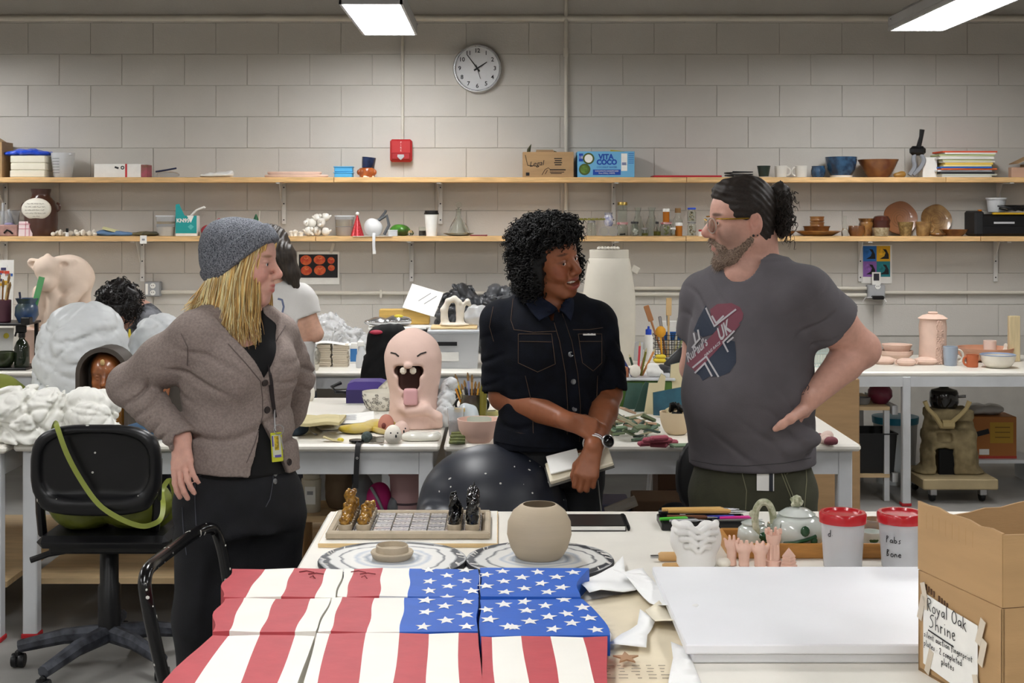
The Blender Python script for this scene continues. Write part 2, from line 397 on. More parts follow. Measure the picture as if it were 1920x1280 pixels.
def nz(x,y,z,f,seed=0.):
 """cheap smooth noise in about -1..1"""
 a = np.sin(x*f*1.3+seed+1.7*np.sin(y*f*.9+seed*2))+np.sin(y*f*1.1+seed*1.3+1.6*np.sin(z*f*1.2+seed))+np.sin(z*f*1.2+seed*.7+1.5*np.sin(x*f*1.05-seed))
 return a/3

# ---------------------------------------------------------------- materials used all over
WALL = M('wall_paint','#C4C0B9',.6,var=.035,vsc=2.5,bump=.25,bsc=120)
TRIM = M('trim_paint','#CFCABE',.45,var=.04,vsc=6)
FLOOR = M('floor_concrete','#8E8C88',.5,var=.12,vsc=3,bump=.1,bsc=40)
CEIL = M('ceiling_paint','#7A7368',.8,var=.05)
PINE = M('pine_board','#D9B27C',.5,var=.14,vsc=9,stretch=(1,9,9),bump=.08)
PINEEDGE = M('pine_raw','#E3C592',.55,var=.12,vsc=12,stretch=(1,8,8))
WHITEMETAL = M('white_enamel','#D6D5D2',.4,var=.04)
BLACK = M('black_plastic','#0B0B0D',.38,var=.3,vsc=30)
DARK = M('hole_shade','#050505',.9)  # near-black colour standing in for shade inside a hollow
TABLETOP = M('table_laminate','#E6E2D8',.36,var=.025,vsc=7,bump=.03,bsc=30)
TABLELEG = M('table_paint','#C9CBCD',.45,var=.06,vsc=6)
REDRUB = M('red_rubber','#B01E26',.5)
PAPER = M('white_paper','#ECEBE6',.8,var=.03,vsc=20)
CREAM = M('cream_paper','#E8DFC8',.8,var=.05,vsc=14)
CARD = M('cardboard','#AE8D66',.8,var=.07,vsc=5,stretch=(1,1,6),bump=.1)
CARDIN = M('cardboard_inside','#8F6A3E',.85,var=.1)
STEEL = M('steel','#B8B8BA',.3,metal=1)
GREYBOX = M('grey_box_metal','#8E9092',.5,var=.06)
INK = M('black_ink','#16161A',.6)
GLASS = M('clear_glass','#F4F8F5',.04,trans=1.,ior=1.2)
CLEAR = M('clear_plastic','#EEF0F2',.18,trans=.85,ior=1.12,var=.03)
MILKY = M('milky_plastic','#E4E6E8',.32,trans=.35,ior=1.3)
BLUEP = M('blue_plastic','#2B50C8',.35)
# ---------------------------------------------------------------- room shell
G().box((0,3,-.05),(11,12.4,.1)).obj('floor',FLOOR)['kind'] = 'structure'
G().box((0,3,3.55),(11,12.4,.1)).obj('ceiling',CEIL)['kind'] = 'structure'
wb = G().box((0,9.0655,1.75),(11,.12,3.5)).obj('wall_back',M('wall_mortar','#C0BCB4',.7,var=.05,bump=.2));wb['kind'] = 'structure'
G().box((-5.2,3,1.75),(.12,12,3.5)).obj('wall_left',WALL)['kind'] = 'structure'
G().box((5.2,3,1.75),(.12,12,3.5)).obj('wall_right',WALL)['kind'] = 'structure'
G().box((0,-3,1.75),(10.4,.12,3.5)).obj('wall_front',WALL)['kind'] = 'structure'
blk = None
for r in range(11):
 z = 2.654+.2032*(.5-r)+.2032-.2032*0
 off = 0 if r % 2 == 0 else .2032
 for i in range(-9,10):
  x = -.024+.2032+i*.4064+(off if r % 2 else 0)
  if x < -3.7 or x > 3.85: continue
  if blk is None: blk = G().box((0,0,0),(.4040,.012,.2010),.002).obj('block',WALL,wb);o = blk
  else: o = blk.copy();COL.objects.link(o)
  o.location = (x,9.006+random.uniform(-.0012,.0012),z)
t1 = G().tube([(-5.1,8.985,2.885),(5.1,8.985,2.885)],.022,10).obj('trim_1',TRIM);t1['kind'] = 'structure'
G().box((0,9,3.18),(10.3,.02,.56)).obj('trim_2',WALL)['kind'] = 'structure'
# ---------------------------------------------------------------- ceiling lamps
LENS = M('lamp_diffuser','#FFFFFF',.5,emit=LAMP)
def lamp(x,y,z,lab,grp=None):
 t = T('ceiling_lamp',lab,'lamp',(x,y,z),0,grp)
 h = G();h.box((0,0,.05),(.325,1.245,.06),.006);h.box((0,0,.1),(.2,1.1,.04),.005)
 for s in (-1,1): h.box((s*.156,0,.009),(.014,1.245,.022));h.box((0,s*.615,.009),(.325,.015,.022))
 h.obj('housing',M('lamp_housing','#B9BABC',.4,var=.05),t)
 G().box((0,0,.012),(.298,1.215,.01)).obj('diffuser',LENS,t)
 for s in (-1,1):
  G().tube([(0,s*.5,.12),(0,s*.5,3.5-z)],.003,6).obj('hanger',STEEL,t)
  c = G().ball((.163,s*.56,.055),.008,8);c.ball((-.163,s*.56,.055),.008,8);c.obj('clip',STEEL,t)
lamp(-.667,7.7,2.69,'lit white ceiling panel hanging left of the round clock')
lamp(2.39,7.37,2.672,'lit white ceiling panel hanging at the upper right over the wall')
for x in (-3.72,-.667,2.39):
 for y in (4.6,1.6,-1.3): lamp(x,y,2.69,'lit white ceiling panel, %s row from the block wall, %s of it' % ({4.6: 'second',1.6: 'third',-1.3: 'fourth'}[y],{-3.72: 'left end',-.667: 'middle',2.39: 'right end'}[x]),'ceiling panels over the front')
lamp(-3.72,7.7,2.69,'lit white ceiling panel far left along the block wall')
# ---------------------------------------------------------------- conduits and wall boxes
one('conduit','tall painted conduit running down the wall behind the blue carton','conduit',(X(1061,9),8.975,0),G().tube([(0,0,1.4),(0,0,3.45)],.012,10).tube([(0,0,2.63),(0,0,2.69)],.017,10),TRIM)
one('conduit','thin painted conduit dropping to the red fire alarm','conduit',(X(755,9),8.982,0),G().tube([(0,0,2.09),(0,0,2.8)],.010,10),TRIM)
one('conduit','long horizontal conduit between the left outlet and the black bags','conduit',(0,8.978,Z(547,9)),G().tube([(X(303,9),0,0),(X(1625,9),0,-.02)],.013,10).box((X(715,9),0,-.01),(.016,.03,.05)),TRIM)
one('conduit','short upper conduit left of the right outlet box','conduit',(0,8.978,Z(540,9)),G().tube([(X(1130,9),0,0),(X(1625,9),0,0)],.012,10),TRIM)
one('conduit','horizontal conduit running right from the right outlet box','conduit',(0,8.978,Z(548,9)),G().tube([(X(1655,9),0,0),(3.9,0,0)],.012,10),TRIM)
def outlet(px,py,w,h,lab,plug=False):
 t = T('outlet_box',lab,'outlet',(X(px,9),8.999,Z(py,9)))
 G().box((0,-.03,0),(w,.06,h),.006).obj('box',GREYBOX,t)
 G().box((0,-.062,0),(w*.9,.006,h*.9),.002).obj('cover_plate',M('plate_grey','#9FA1A3',.45,var=.05),t)
 for k,dx in enumerate((0,) if plug else (0,)):
  for s in ((1,) if plug else (1,-1)):
   g = G().lathe([(0,0),(.017,0),(.017,.006),(0,.006)],16,R=rotm(PI/2),c=(dx+.005,-.065,s*.022+(.012 if plug else 0)))
   g.box((dx-.001,-.0715,s*.022+.002+(.012 if plug else 0)),(.003,.002,.009),mi=1);g.box((dx+.011,-.0715,s*.022+.002+(.012 if plug else 0)),(.003,.002,.009),mi=1)
   g.obj('socket',[M('socket_white','#E9E9E4',.4),INK],t)
 if plug: G().box((0,-.085,-.035),(.075,.05,.024),.006).obj('plug',BLACK,t);G().tube([(.035,-.09,-.035),(.05,-.1,-.06),(.045,-.05,-.09)],.004,6).tube([(-.035,-.09,-.035),(-.07,-.06,-.035),(-.085,-.02,-.07)],.003,6).obj('cord',M('white_cord','#DDDDDD',.5),t)
 else: G().box((-.035,-.066,0),(.016,.002,.07)).obj('sticker',PAPER,t)
outlet(290,541,.1,.096,'grey double outlet box on the wall under the left bracket')
outlet(1639,546,.112,.09,'grey outlet box with a black plug under the colourful poster',True)
# fire alarm
t = T('fire_alarm','red fire alarm pull station on the wall below its conduit','fire alarm',(X(753,9),8.998,Z(283,9)))
RED = M('alarm_red','#B3272B',.35,var=.04)
G().box((0,-.03,0),(.142,.06,.146),.012).obj('housing',RED,t)
G().box((0,-.066,-.036),(.12,.014,.045),.005).obj('pull_bar',M('alarm_red2','#A01E24',.35),t)
g = G().prism([(-.02,.016),(.02,.016),(.022,.002),(0,-.02),(-.022,.002)],0,.008,R=rotm(PI/2),c=(0,-.07,-.042));g.obj('emblem',STEEL,t)
txt('F\nI\nR\nE',.017,t,(0,-.0615,.026),mat=M('alarm_letters','#E8D5D2',.5))
# clock
t = T('wall_clock','round silver rimmed wall clock with black numerals','clock',(X(895,9),8.997,Z(129,9)))
G().lathe([(.14,0),(.158,0),(.158,.03),(.152,.042),(.146,.042),(.14,.034),(.14,0)],64,R=rotm(PI/2)).obj('rim',M('clock_rim','#C9CACB',.25,metal=.9),t)
G().lathe([(0,0),(.142,0),(.142,.022),(0,.022)],64,R=rotm(PI/2)).obj('dial',M('clock_dial','#D9DADC',.35,var=.03),t)
for k in range(1,13):
 a = k*PI/6;txt(str(k),.038,t,(.114*math.sin(a),-.0235,.114*math.cos(a)),mat=INK,name='numeral',bold=.0006)
for nm,deg,ln,wd in (('hour_hand',57,.075,.0055),('minute_hand',323,.112,.0045),('second_hand',163,.07,.0015)):
 a = math.radians(deg);g = G().prism([(-wd,-.025),(wd,-.025),(wd*.5,ln),(-wd*.5,ln)],0,.002);g.xf(rotm(PI/2));o = g.obj(nm,INK,t,(0,-.026-.001*(nm[0] == 'm'),0));o.rotation_euler = (0,a,0)
G().lathe([(0,0),(.006,0),(.006,.006),(0,.006)],12,R=rotm(PI/2),c=(0,-.025,0)).obj('hub',INK,t)
# ---------------------------------------------------------------- wall shelves
ST,SL,SY = 1.848,1.476,8.85
def shelf(z,joints,brs,lab):
 t = T('wall_shelf',lab,'shelf',(0,8.86,z))
 for a,b in zip(joints,joints[1:]):
  G().box(((a+b)/2,random.uniform(-.004,.004),-.016),(b-a-.003,.255,.032),.002).obj('board',PINE,t)
 for px in brs:
  g = G();g.box((0,.124,-.165),(.028,.006,.265),.002);g.box((0,-.005,-.036),(.026,.23,.006));g.box((0,.115,-.04),(.024,.02,.02))
  g.prism([(0,0),(.11,0),(0,-.15)],-.0015,.0015,R=Matrix(((0,0,1),(-1,0,0),(0,1,0))),c=(-.012,.122,-.036))
  for q in (-.06,-.165,-.27): g.lathe([(0,0),(.005,0),(.004,.004),(0,.004)],8,R=rotm(PI/2),c=(0,.1215,q),mi=1)
  g.obj('bracket',[WHITEMETAL,INK],t,(X(px,9),0,0))
shelf(ST,[-3.7,-1.055,1.167,2.8,3.8],(12,533,826,1150,1450,1870),'upper pine wall shelf on white brackets below the clock')
shelf(SL,[-3.7,-1.17,1.163,3.02,3.8],(12,268,533,772,1150,1612,1865),'lower pine wall shelf on white brackets with jars and pots')
one('shelf_tag','small white tag clipped to the lower shelf above the outlet','tag',(X(269,8.73),8.728,Z(449,8.73)),G().box((0,0,0),(.042,.003,.052),.001).box((0,-.002,0),(.018,.001,.012),mi=1),[PAPER,GREYBOX])
# posters
t = T('poster','taped print of six red tomatoes on black below the shelf','poster',(X(597,9),8.995,Z(502,9)))
G().box((0,0,0),(.272,.002,.212)).obj('sheet',PAPER,t)
G().box((0,-.0015,.012),(.252,.001,.152)).obj('print',M('print_black','#141318',.6),t)
TOM = M('tomato_print','#C8402A',.6,col2='#E4703A',vsc=30)
for cx,cz,rx,rz in ((-.08,.05,.037,.032),(-.077,-.017,.036,.03),(.008,.052,.038,.03),(.01,-.015,.038,.032),(.083,.048,.023,.022),(.085,.0,.022,.02)):
 g = G().lathe([(0,0),(1,0),(1,.0006),(0,.0006)],20,R=rotm(PI/2));g.v = [Vector((p.x*rx,p.y,p.z*rz)) for p in g.v];g.xf(None,(cx,-.002,cz))
 g.tube([(cx-.3*rx,-.0032,cz+.5*rz),(cx,-.0032,cz+.2*rz),(cx+.4*rx,-.0032,cz+.45*rz)],.0016,4,1);g.obj('tomato',[TOM,M('tomato_light','#F0B070',.6)],t)
G().box((.09,-.002,.125),(.018,.001,.07),R=rotm(0,.3)).obj('tape',M('tape','#D9D6CC',.4),t)
t = T('poster','white edged print of four bright squares by the right outlet','poster',(X(1643,9),8.994,Z(495,9)))
G().box((0,0,0),(.2,.002,.25)).obj('sheet',PAPER,t)
for i,(c,sx,sz) in enumerate((('#2A72C0',-1,1),('#E2B024',1,1),('#8F62B0',-1,-1),('#1F7F88',1,-1))):
 G().box((sx*.044,-.0015,.018+sz*.05),(.088,.001,.1)).obj('colour_square',M('sq%d' % i,c,.6),t)
 g = G().ball((sx*.044-.012,-.002,.03+sz*.05),(.02,.0006,.024),12);g.prism([(-.03,-.03),(.03,-.03),(.028,.0),(.012,.032),(-.01,.034),(.008,.01),(.0,-.012)],0,.0008,R=rotm(PI/2),c=(sx*.044+.006,-.002,.014+sz*.05),mi=1);g.obj('printed_shape',[M('sqb%d' % i,c,.6,var=.3,vsc=40),INK],t)
t = T('paper_card','small white card with a dark photo above the right outlet','card',(X(1640,9),8.96,Z(524,9)))
G().box((0,0,0),(.056,.002,.1)).obj('sheet',PAPER,t);G().box((0,-.002,.018),(.036,.001,.045)).obj('photo',M('photo_dark','#2A2730',.5,var=.5,vsc=40),t)
# ---------------------------------------------------------------- tables
def table(name,lab,x0,x1,y0,y1,z=.745,th=.028,apr=.09,leg=.055,ins=.03,shelves=(),mid=()):
 t = T(name,lab,'table',((x0+x1)/2,(y0+y1)/2,0));w,d = x1-x0,y1-y0
 G().box((0,0,z-th/2),(w-.006,d-.006,th),.009).obj('tabletop',TABLETOP,t)
 g = G();zz = z-th-apr/2
 g.box((0,-d/2+ins+.01,zz),(w-2*ins-2*leg,.02,apr));g.box((0,d/2-ins-.01,zz),(w-2*ins-2*leg,.02,apr))
 for s in (-1,1): g.box((s*(w/2-ins-.01),0,zz),(.02,d-2*ins-2*leg,apr))
 g.obj('apron',TABLELEG,t)
 for sx in (-1,1):
  for sy in (-1,1):
   c = (sx*(w/2-ins-leg/2),sy*(d/2-ins-leg/2))
   l = G().box((c[0],c[1],(z-th+.015)/2),(leg,leg,z-th-.015),.004).obj('leg',TABLELEG,t)
   G().box((c[0],c[1],.0095),(leg+.01,leg+.01,.018),.003).obj('foot_cap',REDRUB,l)
 for mx in mid: l = G().box((mx-(x0+x1)/2,-d/2+ins+leg/2-.005,(z-th+.015)/2),(leg,leg,z-th-.015),.004).obj('leg',TABLELEG,t);G().box((mx-(x0+x1)/2,-d/2+ins+leg/2,.0095),(leg+.01,leg+.01,.018),.003).obj('foot_cap',REDRUB,l)
 for zs,nm in shelves:
  G().box((0,0,zs),(w-2*ins-.005,d-2*ins-.15,.022)).obj('shelf',M('raw_ply','#C9AE85',.6,var=.1,vsc=6,stretch=(1,6,6)),t)
 return t
TZ = .745
FY = yat(957,TZ)                                   # far edge of the front table
table('work_table','white front work table carrying the painted flag and chess set',-.512,1.72,1.45,FY)
MY0,MY1 = yat(833,TZ),yat(745,TZ)
table('work_table','white middle work table carrying the laughing clay head',X(22,MY0),X(826,MY0),MY0,MY1,shelves=((.2,''),))
table('work_table','white middle work table with green clay offcuts and pink bowl',X(831,MY0),X(1617,MY0),MY0,MY1,shelves=((.16,''),))
table('work_table','white work table at the far left edge beside the office chair',-3.5,X(19,MY0),MY0-.05,MY1,shelves=((.2,''),))
KY0 = 7.67
table('counter_table','white back counter under the shelves on the left',-3.9,-.58,KY0,8.93,apr=.07)
table('counter_table','white back counter behind the woman in dark denim',-.57,1.3,KY0,8.93,apr=.07)
table('counter_table','white back counter on the right holding pink unfired pots',1.31,3.75,KY0,8.6,apr=.055,leg=.045,ins=.0,mid=(X(1698,KY0+.02),))

# ================================================================ people
from mathutils.bvhtree import BVHTree
def hitter(*objs):
 """point and normal where the sight line through a pixel first meets the given meshes"""
 v,f = [],[]
 for o in objs:
  mw = Matrix.LocRotScale(o.location,o.rotation_euler,o.scale);b = len(v)
  if o.parent: mw = Matrix.LocRotScale(o.parent.location,o.parent.rotation_euler,o.parent.scale) @ mw
  v += [mw @ q.co for q in o.data.vertices];f += [tuple(b+i for i in q.vertices) for q in o.data.polygons]
 t = BVHTree.FromPolygons(v,f);c = Vector((0,0,CH))
 def hit(px,py,lift=.001):
  d = (P(px,py,1.)-c).normalized();h = t.ray_cast(c,d)
  if h[0] is None:
   h = t.find_nearest(c+d*4.3)
   if h[0] is None: return None,None
  n = h[1] if h[1].dot(d) < 0 else -h[1]
  return h[0]+n*lift,n
 return hit
def crease(u,w=.28): return np.exp(-(np.sin(u*.5)/w)**2)
def bump3(x,y,z,c,r): return np.exp(-(((x-c[0])/r[0])**2+((z-c[1])/r[1])**2))
def flap(name,hit,polys,mat,parent,lift=.008,th=.006):
 o = poly_decal(name,hit,polys,mat,parent,7.,lift)
 m = o.modifiers.new('thick','SOLIDIFY');m.thickness = th;m.offset = 0;o.data.polygons.foreach_set('use_smooth',[True]*len(o.data.polygons));return o
def seam(name,hit,pts,r,mat,parent,sub=4,flat=None,lift=.001):
 q = []
 for (a,b),(c,d) in zip(pts,pts[1:]):
  for i in range(sub): q.append((a+(c-a)*i/sub,b+(d-b)*i/sub))
 q.append(pts[-1]);h = [hit(x,y,lift) for x,y in q];h = [x for x in h if x[0] is not None]
 g = G()
 if flat: g.tube([x[0] for x in h],[(r,flat)]*len(h),4,flat=tuple(h[len(h)//2][1]))
 else: g.tube([x[0] for x in h],r,5)
 return g.obj(name,mat,parent)
def decal(name,hit,verts,faces,mat,parent,lift=.0012):
 """flat print: each pixel point is laid onto the cloth"""
 v = [hit(x,y,lift)[0] for x,y in verts]
 if any(q is None for q in v): return None
 return mk(name,v,faces,mat,parent,False)
def poly_decal(name,hit,polys,mat,parent,step=6.,lift=.0012):
 vs,fs = [],[]
 for poly in polys:
  bm = bmesh.new();vv = [bm.verts.new((x,y,0)) for x,y in poly];bm.faces.new(vv)
  bmesh.ops.triangulate(bm,faces=bm.faces[:])
  for _ in range(5):
   e = [q for q in bm.edges if q.calc_length() > step]
   if not e: break
   bmesh.ops.subdivide_edges(bm,edges=e,cuts=1);bmesh.ops.triangulate(bm,faces=bm.faces[:])
  b = len(vs);bm.verts.index_update()
  vs += [(q.co.x,q.co.y) for q in bm.verts];fs += [tuple(b+q.index for q in f.verts) for f in bm.faces];bm.free()
 return decal(name,hit,vs,fs,mat,parent,lift)
def text_decal(name,hit,body,size,org,dx,dy,mat,parent,bold=.0,shear=0.,lift=.0014):
 """lettering in pixel space: org left baseline, dx and dy the pixel steps of one unit right and up"""
 c = bpy.data.curves.new('t','FONT');c.body = body;c.size = size;c.offset = bold;c.shear = shear;c.resolution_u = 2
 me = text_mesh(c,'t');vs = [(org[0]+v.co.x*dx[0]+v.co.y*dy[0],org[1]+v.co.x*dx[1]+v.co.y*dy[1]) for v in me.vertices]
 fs = [tuple(p.vertices) for p in me.polygons];bpy.data.meshes.remove(me);return decal(name,hit,vs,fs,mat,parent,lift)
def frame(a,pitch=0.,roll=0.,o=(0,0,0),sc=1.):
 """local x forward, y left, z up; a = turn from facing the lens towards the picture's right"""
 R = Matrix.Rotation(a-PI/2,3,'Z') @ Matrix.Rotation(pitch,3,'Y') @ Matrix.Rotation(roll,3,'X')
 o = Vector(o);L = lambda x,y,z: tuple(o+R @ Vector((x*sc,y*sc,z*sc)));return R,L
def head(S,R,L,sc=1.,mouth='closed',nose=1.,jaw=1.,female=False,ear=True,brow=1.,cr=(-.014,.097)):
 e = lambda c,r,k=.012,m='u': S.ell(L(*c),[q*sc for q in r],k*sc,R,m)
 c = lambda a,b,ra,rb,k=.012,m='u': S.cap(L(*a),L(*b),ra*sc,rb*sc,k*sc,m)
 e((cr[0],0,.036),(cr[1],.077,.088));e((.022,0,-.03),(.066,.061,.085),.03);e((.05,0,.03),(.042,.056,.05),.03)
 for s in (-1,1):
  c((-.012,s*.052*jaw,-.055),(.062,s*.016*jaw,-.099),.02,.018,.025)
  e((.06,s*.040,-.028),(.025,.022,.024),.02)
  c((.082,s*.014,.021),(.07,s*.048,.021),.008*brow,.007*brow,.012)
  e((.099,s*.031,.002),(.017,.018,.0125),.012,'s')
  e((.0765,s*.031,.001),(.0155,.0165,.0145),.004)
  e((.094,s*.031,.000),(.011,.0135,.0047 if mouth != 'smile' else .0042),.002,'s')
  if ear:
   e((-.010,s*.076,-.004),(.018,.009,.031),.006);e((-.004,s*.088,.002),(.010,.011,.017),.003,'s');e((-.012,s*.086,.012),(.004,.008,.014),.002,'s');e((-.004,s*.0745,-.03),(.009,.006,.010),.006)
 c((.062,-.008,-.102),(.062,.008,-.102),.019*jaw,.019*jaw,.015)
 c((.086,0,.016),(.112*(.9+.1*nose),0,-.026),.0075,.0115*nose,.012);e((.108,0,-.031),(.0135*nose,.0125,.0105),.008)
 for s in (-1,1): e((.098,s*.0125,-.036),(.0115,.0075,.0085),.006);e((.103,s*.007,-.0445),(.0045,.004,.004),.003,'s')
 if mouth == 'smile':
  e((.086,0,-.068),(.022,.03,.026),.015)
  for s in (-1,1):
   c((.0985,0,-.0585),(.078,s*.033,-.0535),.0052,.004,.004);c((.0955,0,-.0805),(.086,s*.022,-.074),.0062,.0055,.004);c((.086,s*.022,-.074),(.078,s*.033,-.0545),.0055,.004,.004)
   e((.076,s*.036,-.042),(.014,.013,.014),.012)
  S.ell(L(.1,0,-.0685),[.022*sc,.024*sc,.0075*sc],.003,R,'s');[S.ell(L(.092,s*.018,-.0635),[.018*sc,.012*sc,.0055*sc],.003,R,'s') for s in (-1,1)]
 else:
  e((.080,0,-.066),(.019,.027,.022),.015)
  for s in (-1,1): c((.0945,0,-.0608),(.084,s*.022,-.066),.0052,.003,.006);c((.0925,0,-.0735),(.083,s*.019,-.067),.006,.003,.006)
  c((.101,-.019,-.0668),(.101,.019,-.0668),.0022 if mouth == 'closed' else .0042,.0022 if mouth == 'closed' else .0042,.003,'s')
 c((-.022,0,-.05),(-.04,0,-.15),.054 if not female else .048,.058 if not female else .05,.03)
def eyes(R,L,sc,parent,iris,look=(1,0,0)):
 for s in (-1,1):
  d = Vector(look).normalized();g = G();q = Vector((1,0,0)).rotation_difference(d).to_matrix()
  prof = [(0,.0133)]+[(.0129*math.sin(t),.0129*math.cos(t)) for t in (.14,.3,.47,.75,1.1,1.5,2,2.6)]+[(0,-.0129)]
  g.lathe([(r*sc,z*sc) for r,z in prof],16,R=Matrix(((0,0,1),(0,1,0),(-1,0,0))))
  mi = [2 if i < 32 else 1 if i < 48 else 0 for i in range(len(g.f))];g.m = mi;g.f = [f[::-1] for f in g.f]
  g.xf(R @ q,L(.0765,s*.031,.001));g.obj('eye',[M('eye_white','#E8E4DE',.15),M(iris[0],iris[1],.1),M('pupil','#050505',.1)],parent)
def hand(S,w,f,n,thumb,sc=1.,curl=(.5,.5,.5),spread=.0,th=(.6,.3),k=.006,fist=1.):
 """w wrist, f towards the knuckles, n out of the back of the hand, thumb +1/-1: side f x n; curls per joint"""
 w = Vector(w);f = Vector(f).normalized();n = Vector(n);n = (n-f*n.dot(f)).normalized();t = f.cross(n)*thumb
 tips = []
 for i,(o,ln) in enumerate(((.029,.92),(.0095,1.),(-.0100,.95),(-.0275,.76))):
  b = w+(f*(.086-(.004,0,.003,.011)[i])+t*o)*sc;S.cap(w+(t*o*.55+f*.01)*sc,b,.0125*sc,.0118*sc,.012*sc)
  a = 0;p = b;r = (.0092,.0095,.0091,.008)[i]*sc;W = SDF()
  for j,l in enumerate((.044,.026,.021)):
   a += curl[j] if not isinstance(curl[j],(tuple,list)) else curl[j][i]
   d = f*math.cos(a)-n*math.sin(a)+t*(spread*(1.5-i));d.normalize();q = p+d*l*ln*sc
   W.cap(p,q,r*(1.04-.06*j),r*(.96-.07*j),.004*sc);p = q
  S.grp(W,k*.6*sc);tips.append(p)
 a,b = th;p0 = w+(f*.016+t*.018-n*.004)*sc;d = (f*math.cos(a)+t*math.sin(a)-n*.35).normalized();p1 = p0+d*.046*sc
 d2 = (f*math.cos(a-b)+t*math.sin(a-b)-n*.4).normalized();p2 = p1+d2*.034*sc;d3 = (f*math.cos(a-2*b)+t*math.sin(a-2*b)-n*.45).normalized();p3 = p2+d3*.026*sc
 S.cap(p0,p1,.0155*sc,.0125*sc,.014*sc);S.cap(p1,p2,.0118*sc,.0108*sc,.006*sc);S.cap(p2,p3,.0108*sc,.0085*sc,.004*sc)
 S.cap(w-f*.02*sc,w+f*.02*sc,.024*sc,.022*sc,.015*sc,flat=(n,.72));return tips,p3
def paint(base,R,L,spots,sc=1.):
 """skin colour by place on the head: spots are (local centre, radii, colour, strength)"""
 def fn(V):
  c = np.tile(np.array(lin(base)),(len(V),1));o = np.array(L(0,0,0));q = (V-o) @ np.array(R)/sc
  for ct,r,cl,st in spots:
   for s in ((-1,1) if ct[1] else (1,)):
    d = (((q-np.array((ct[0],ct[1]*s,ct[2])))/np.array(r))**2).sum(1);a = (st*np.clip(1.35-d,0,1))[:,None]
    c = c*(1-a)+np.array(lin(cl))*a
  return c
 return fn
SKINM = lambda name,rough=.5,sss=.08: M(name,'#C09080',rough,attr='Col',var=.05,vsc=60,bump=.05,bsc=400,sss=sss,spec=.4)
def strands(name,paths,r,mat,parent,n=4):
 g = G()
 for p in paths: g.tube(p,[r*(1-.75*max(0,(i/(len(p)-1)-.6)/.4)) for i in range(len(p))] if not isinstance(r,list) else r,n,caps=False)
 o = g.obj(name,mat,parent,smooth=True,ang=0);return o
def legs(S,hips,knees,ankles,r=(.095,.065,.05),k=.04):
 for h,kn,an in zip(hips,knees,ankles): S.chain([h,kn,an],r,k)
def shoes(parent,ankles,yaw,mat):
 for a in ankles:
  S = SDF();f = Vector((math.sin(yaw),-math.cos(yaw),0));a = Vector((a[0],a[1],0))
  S.cap(a-f*.05+Vector((0,0,.045)),a+f*.14+Vector((0,0,.035)),.043,.036,.02).cap(a+Vector((0,0,.05)),a+Vector((0,0,.11)),.042,.045,.03).cut((0,0,.003),(0,0,-1))
  sobj('shoe',S,a+Vector((-.25,-.25,0)),a+Vector((.25,.25,.18)),.012,mat,parent)

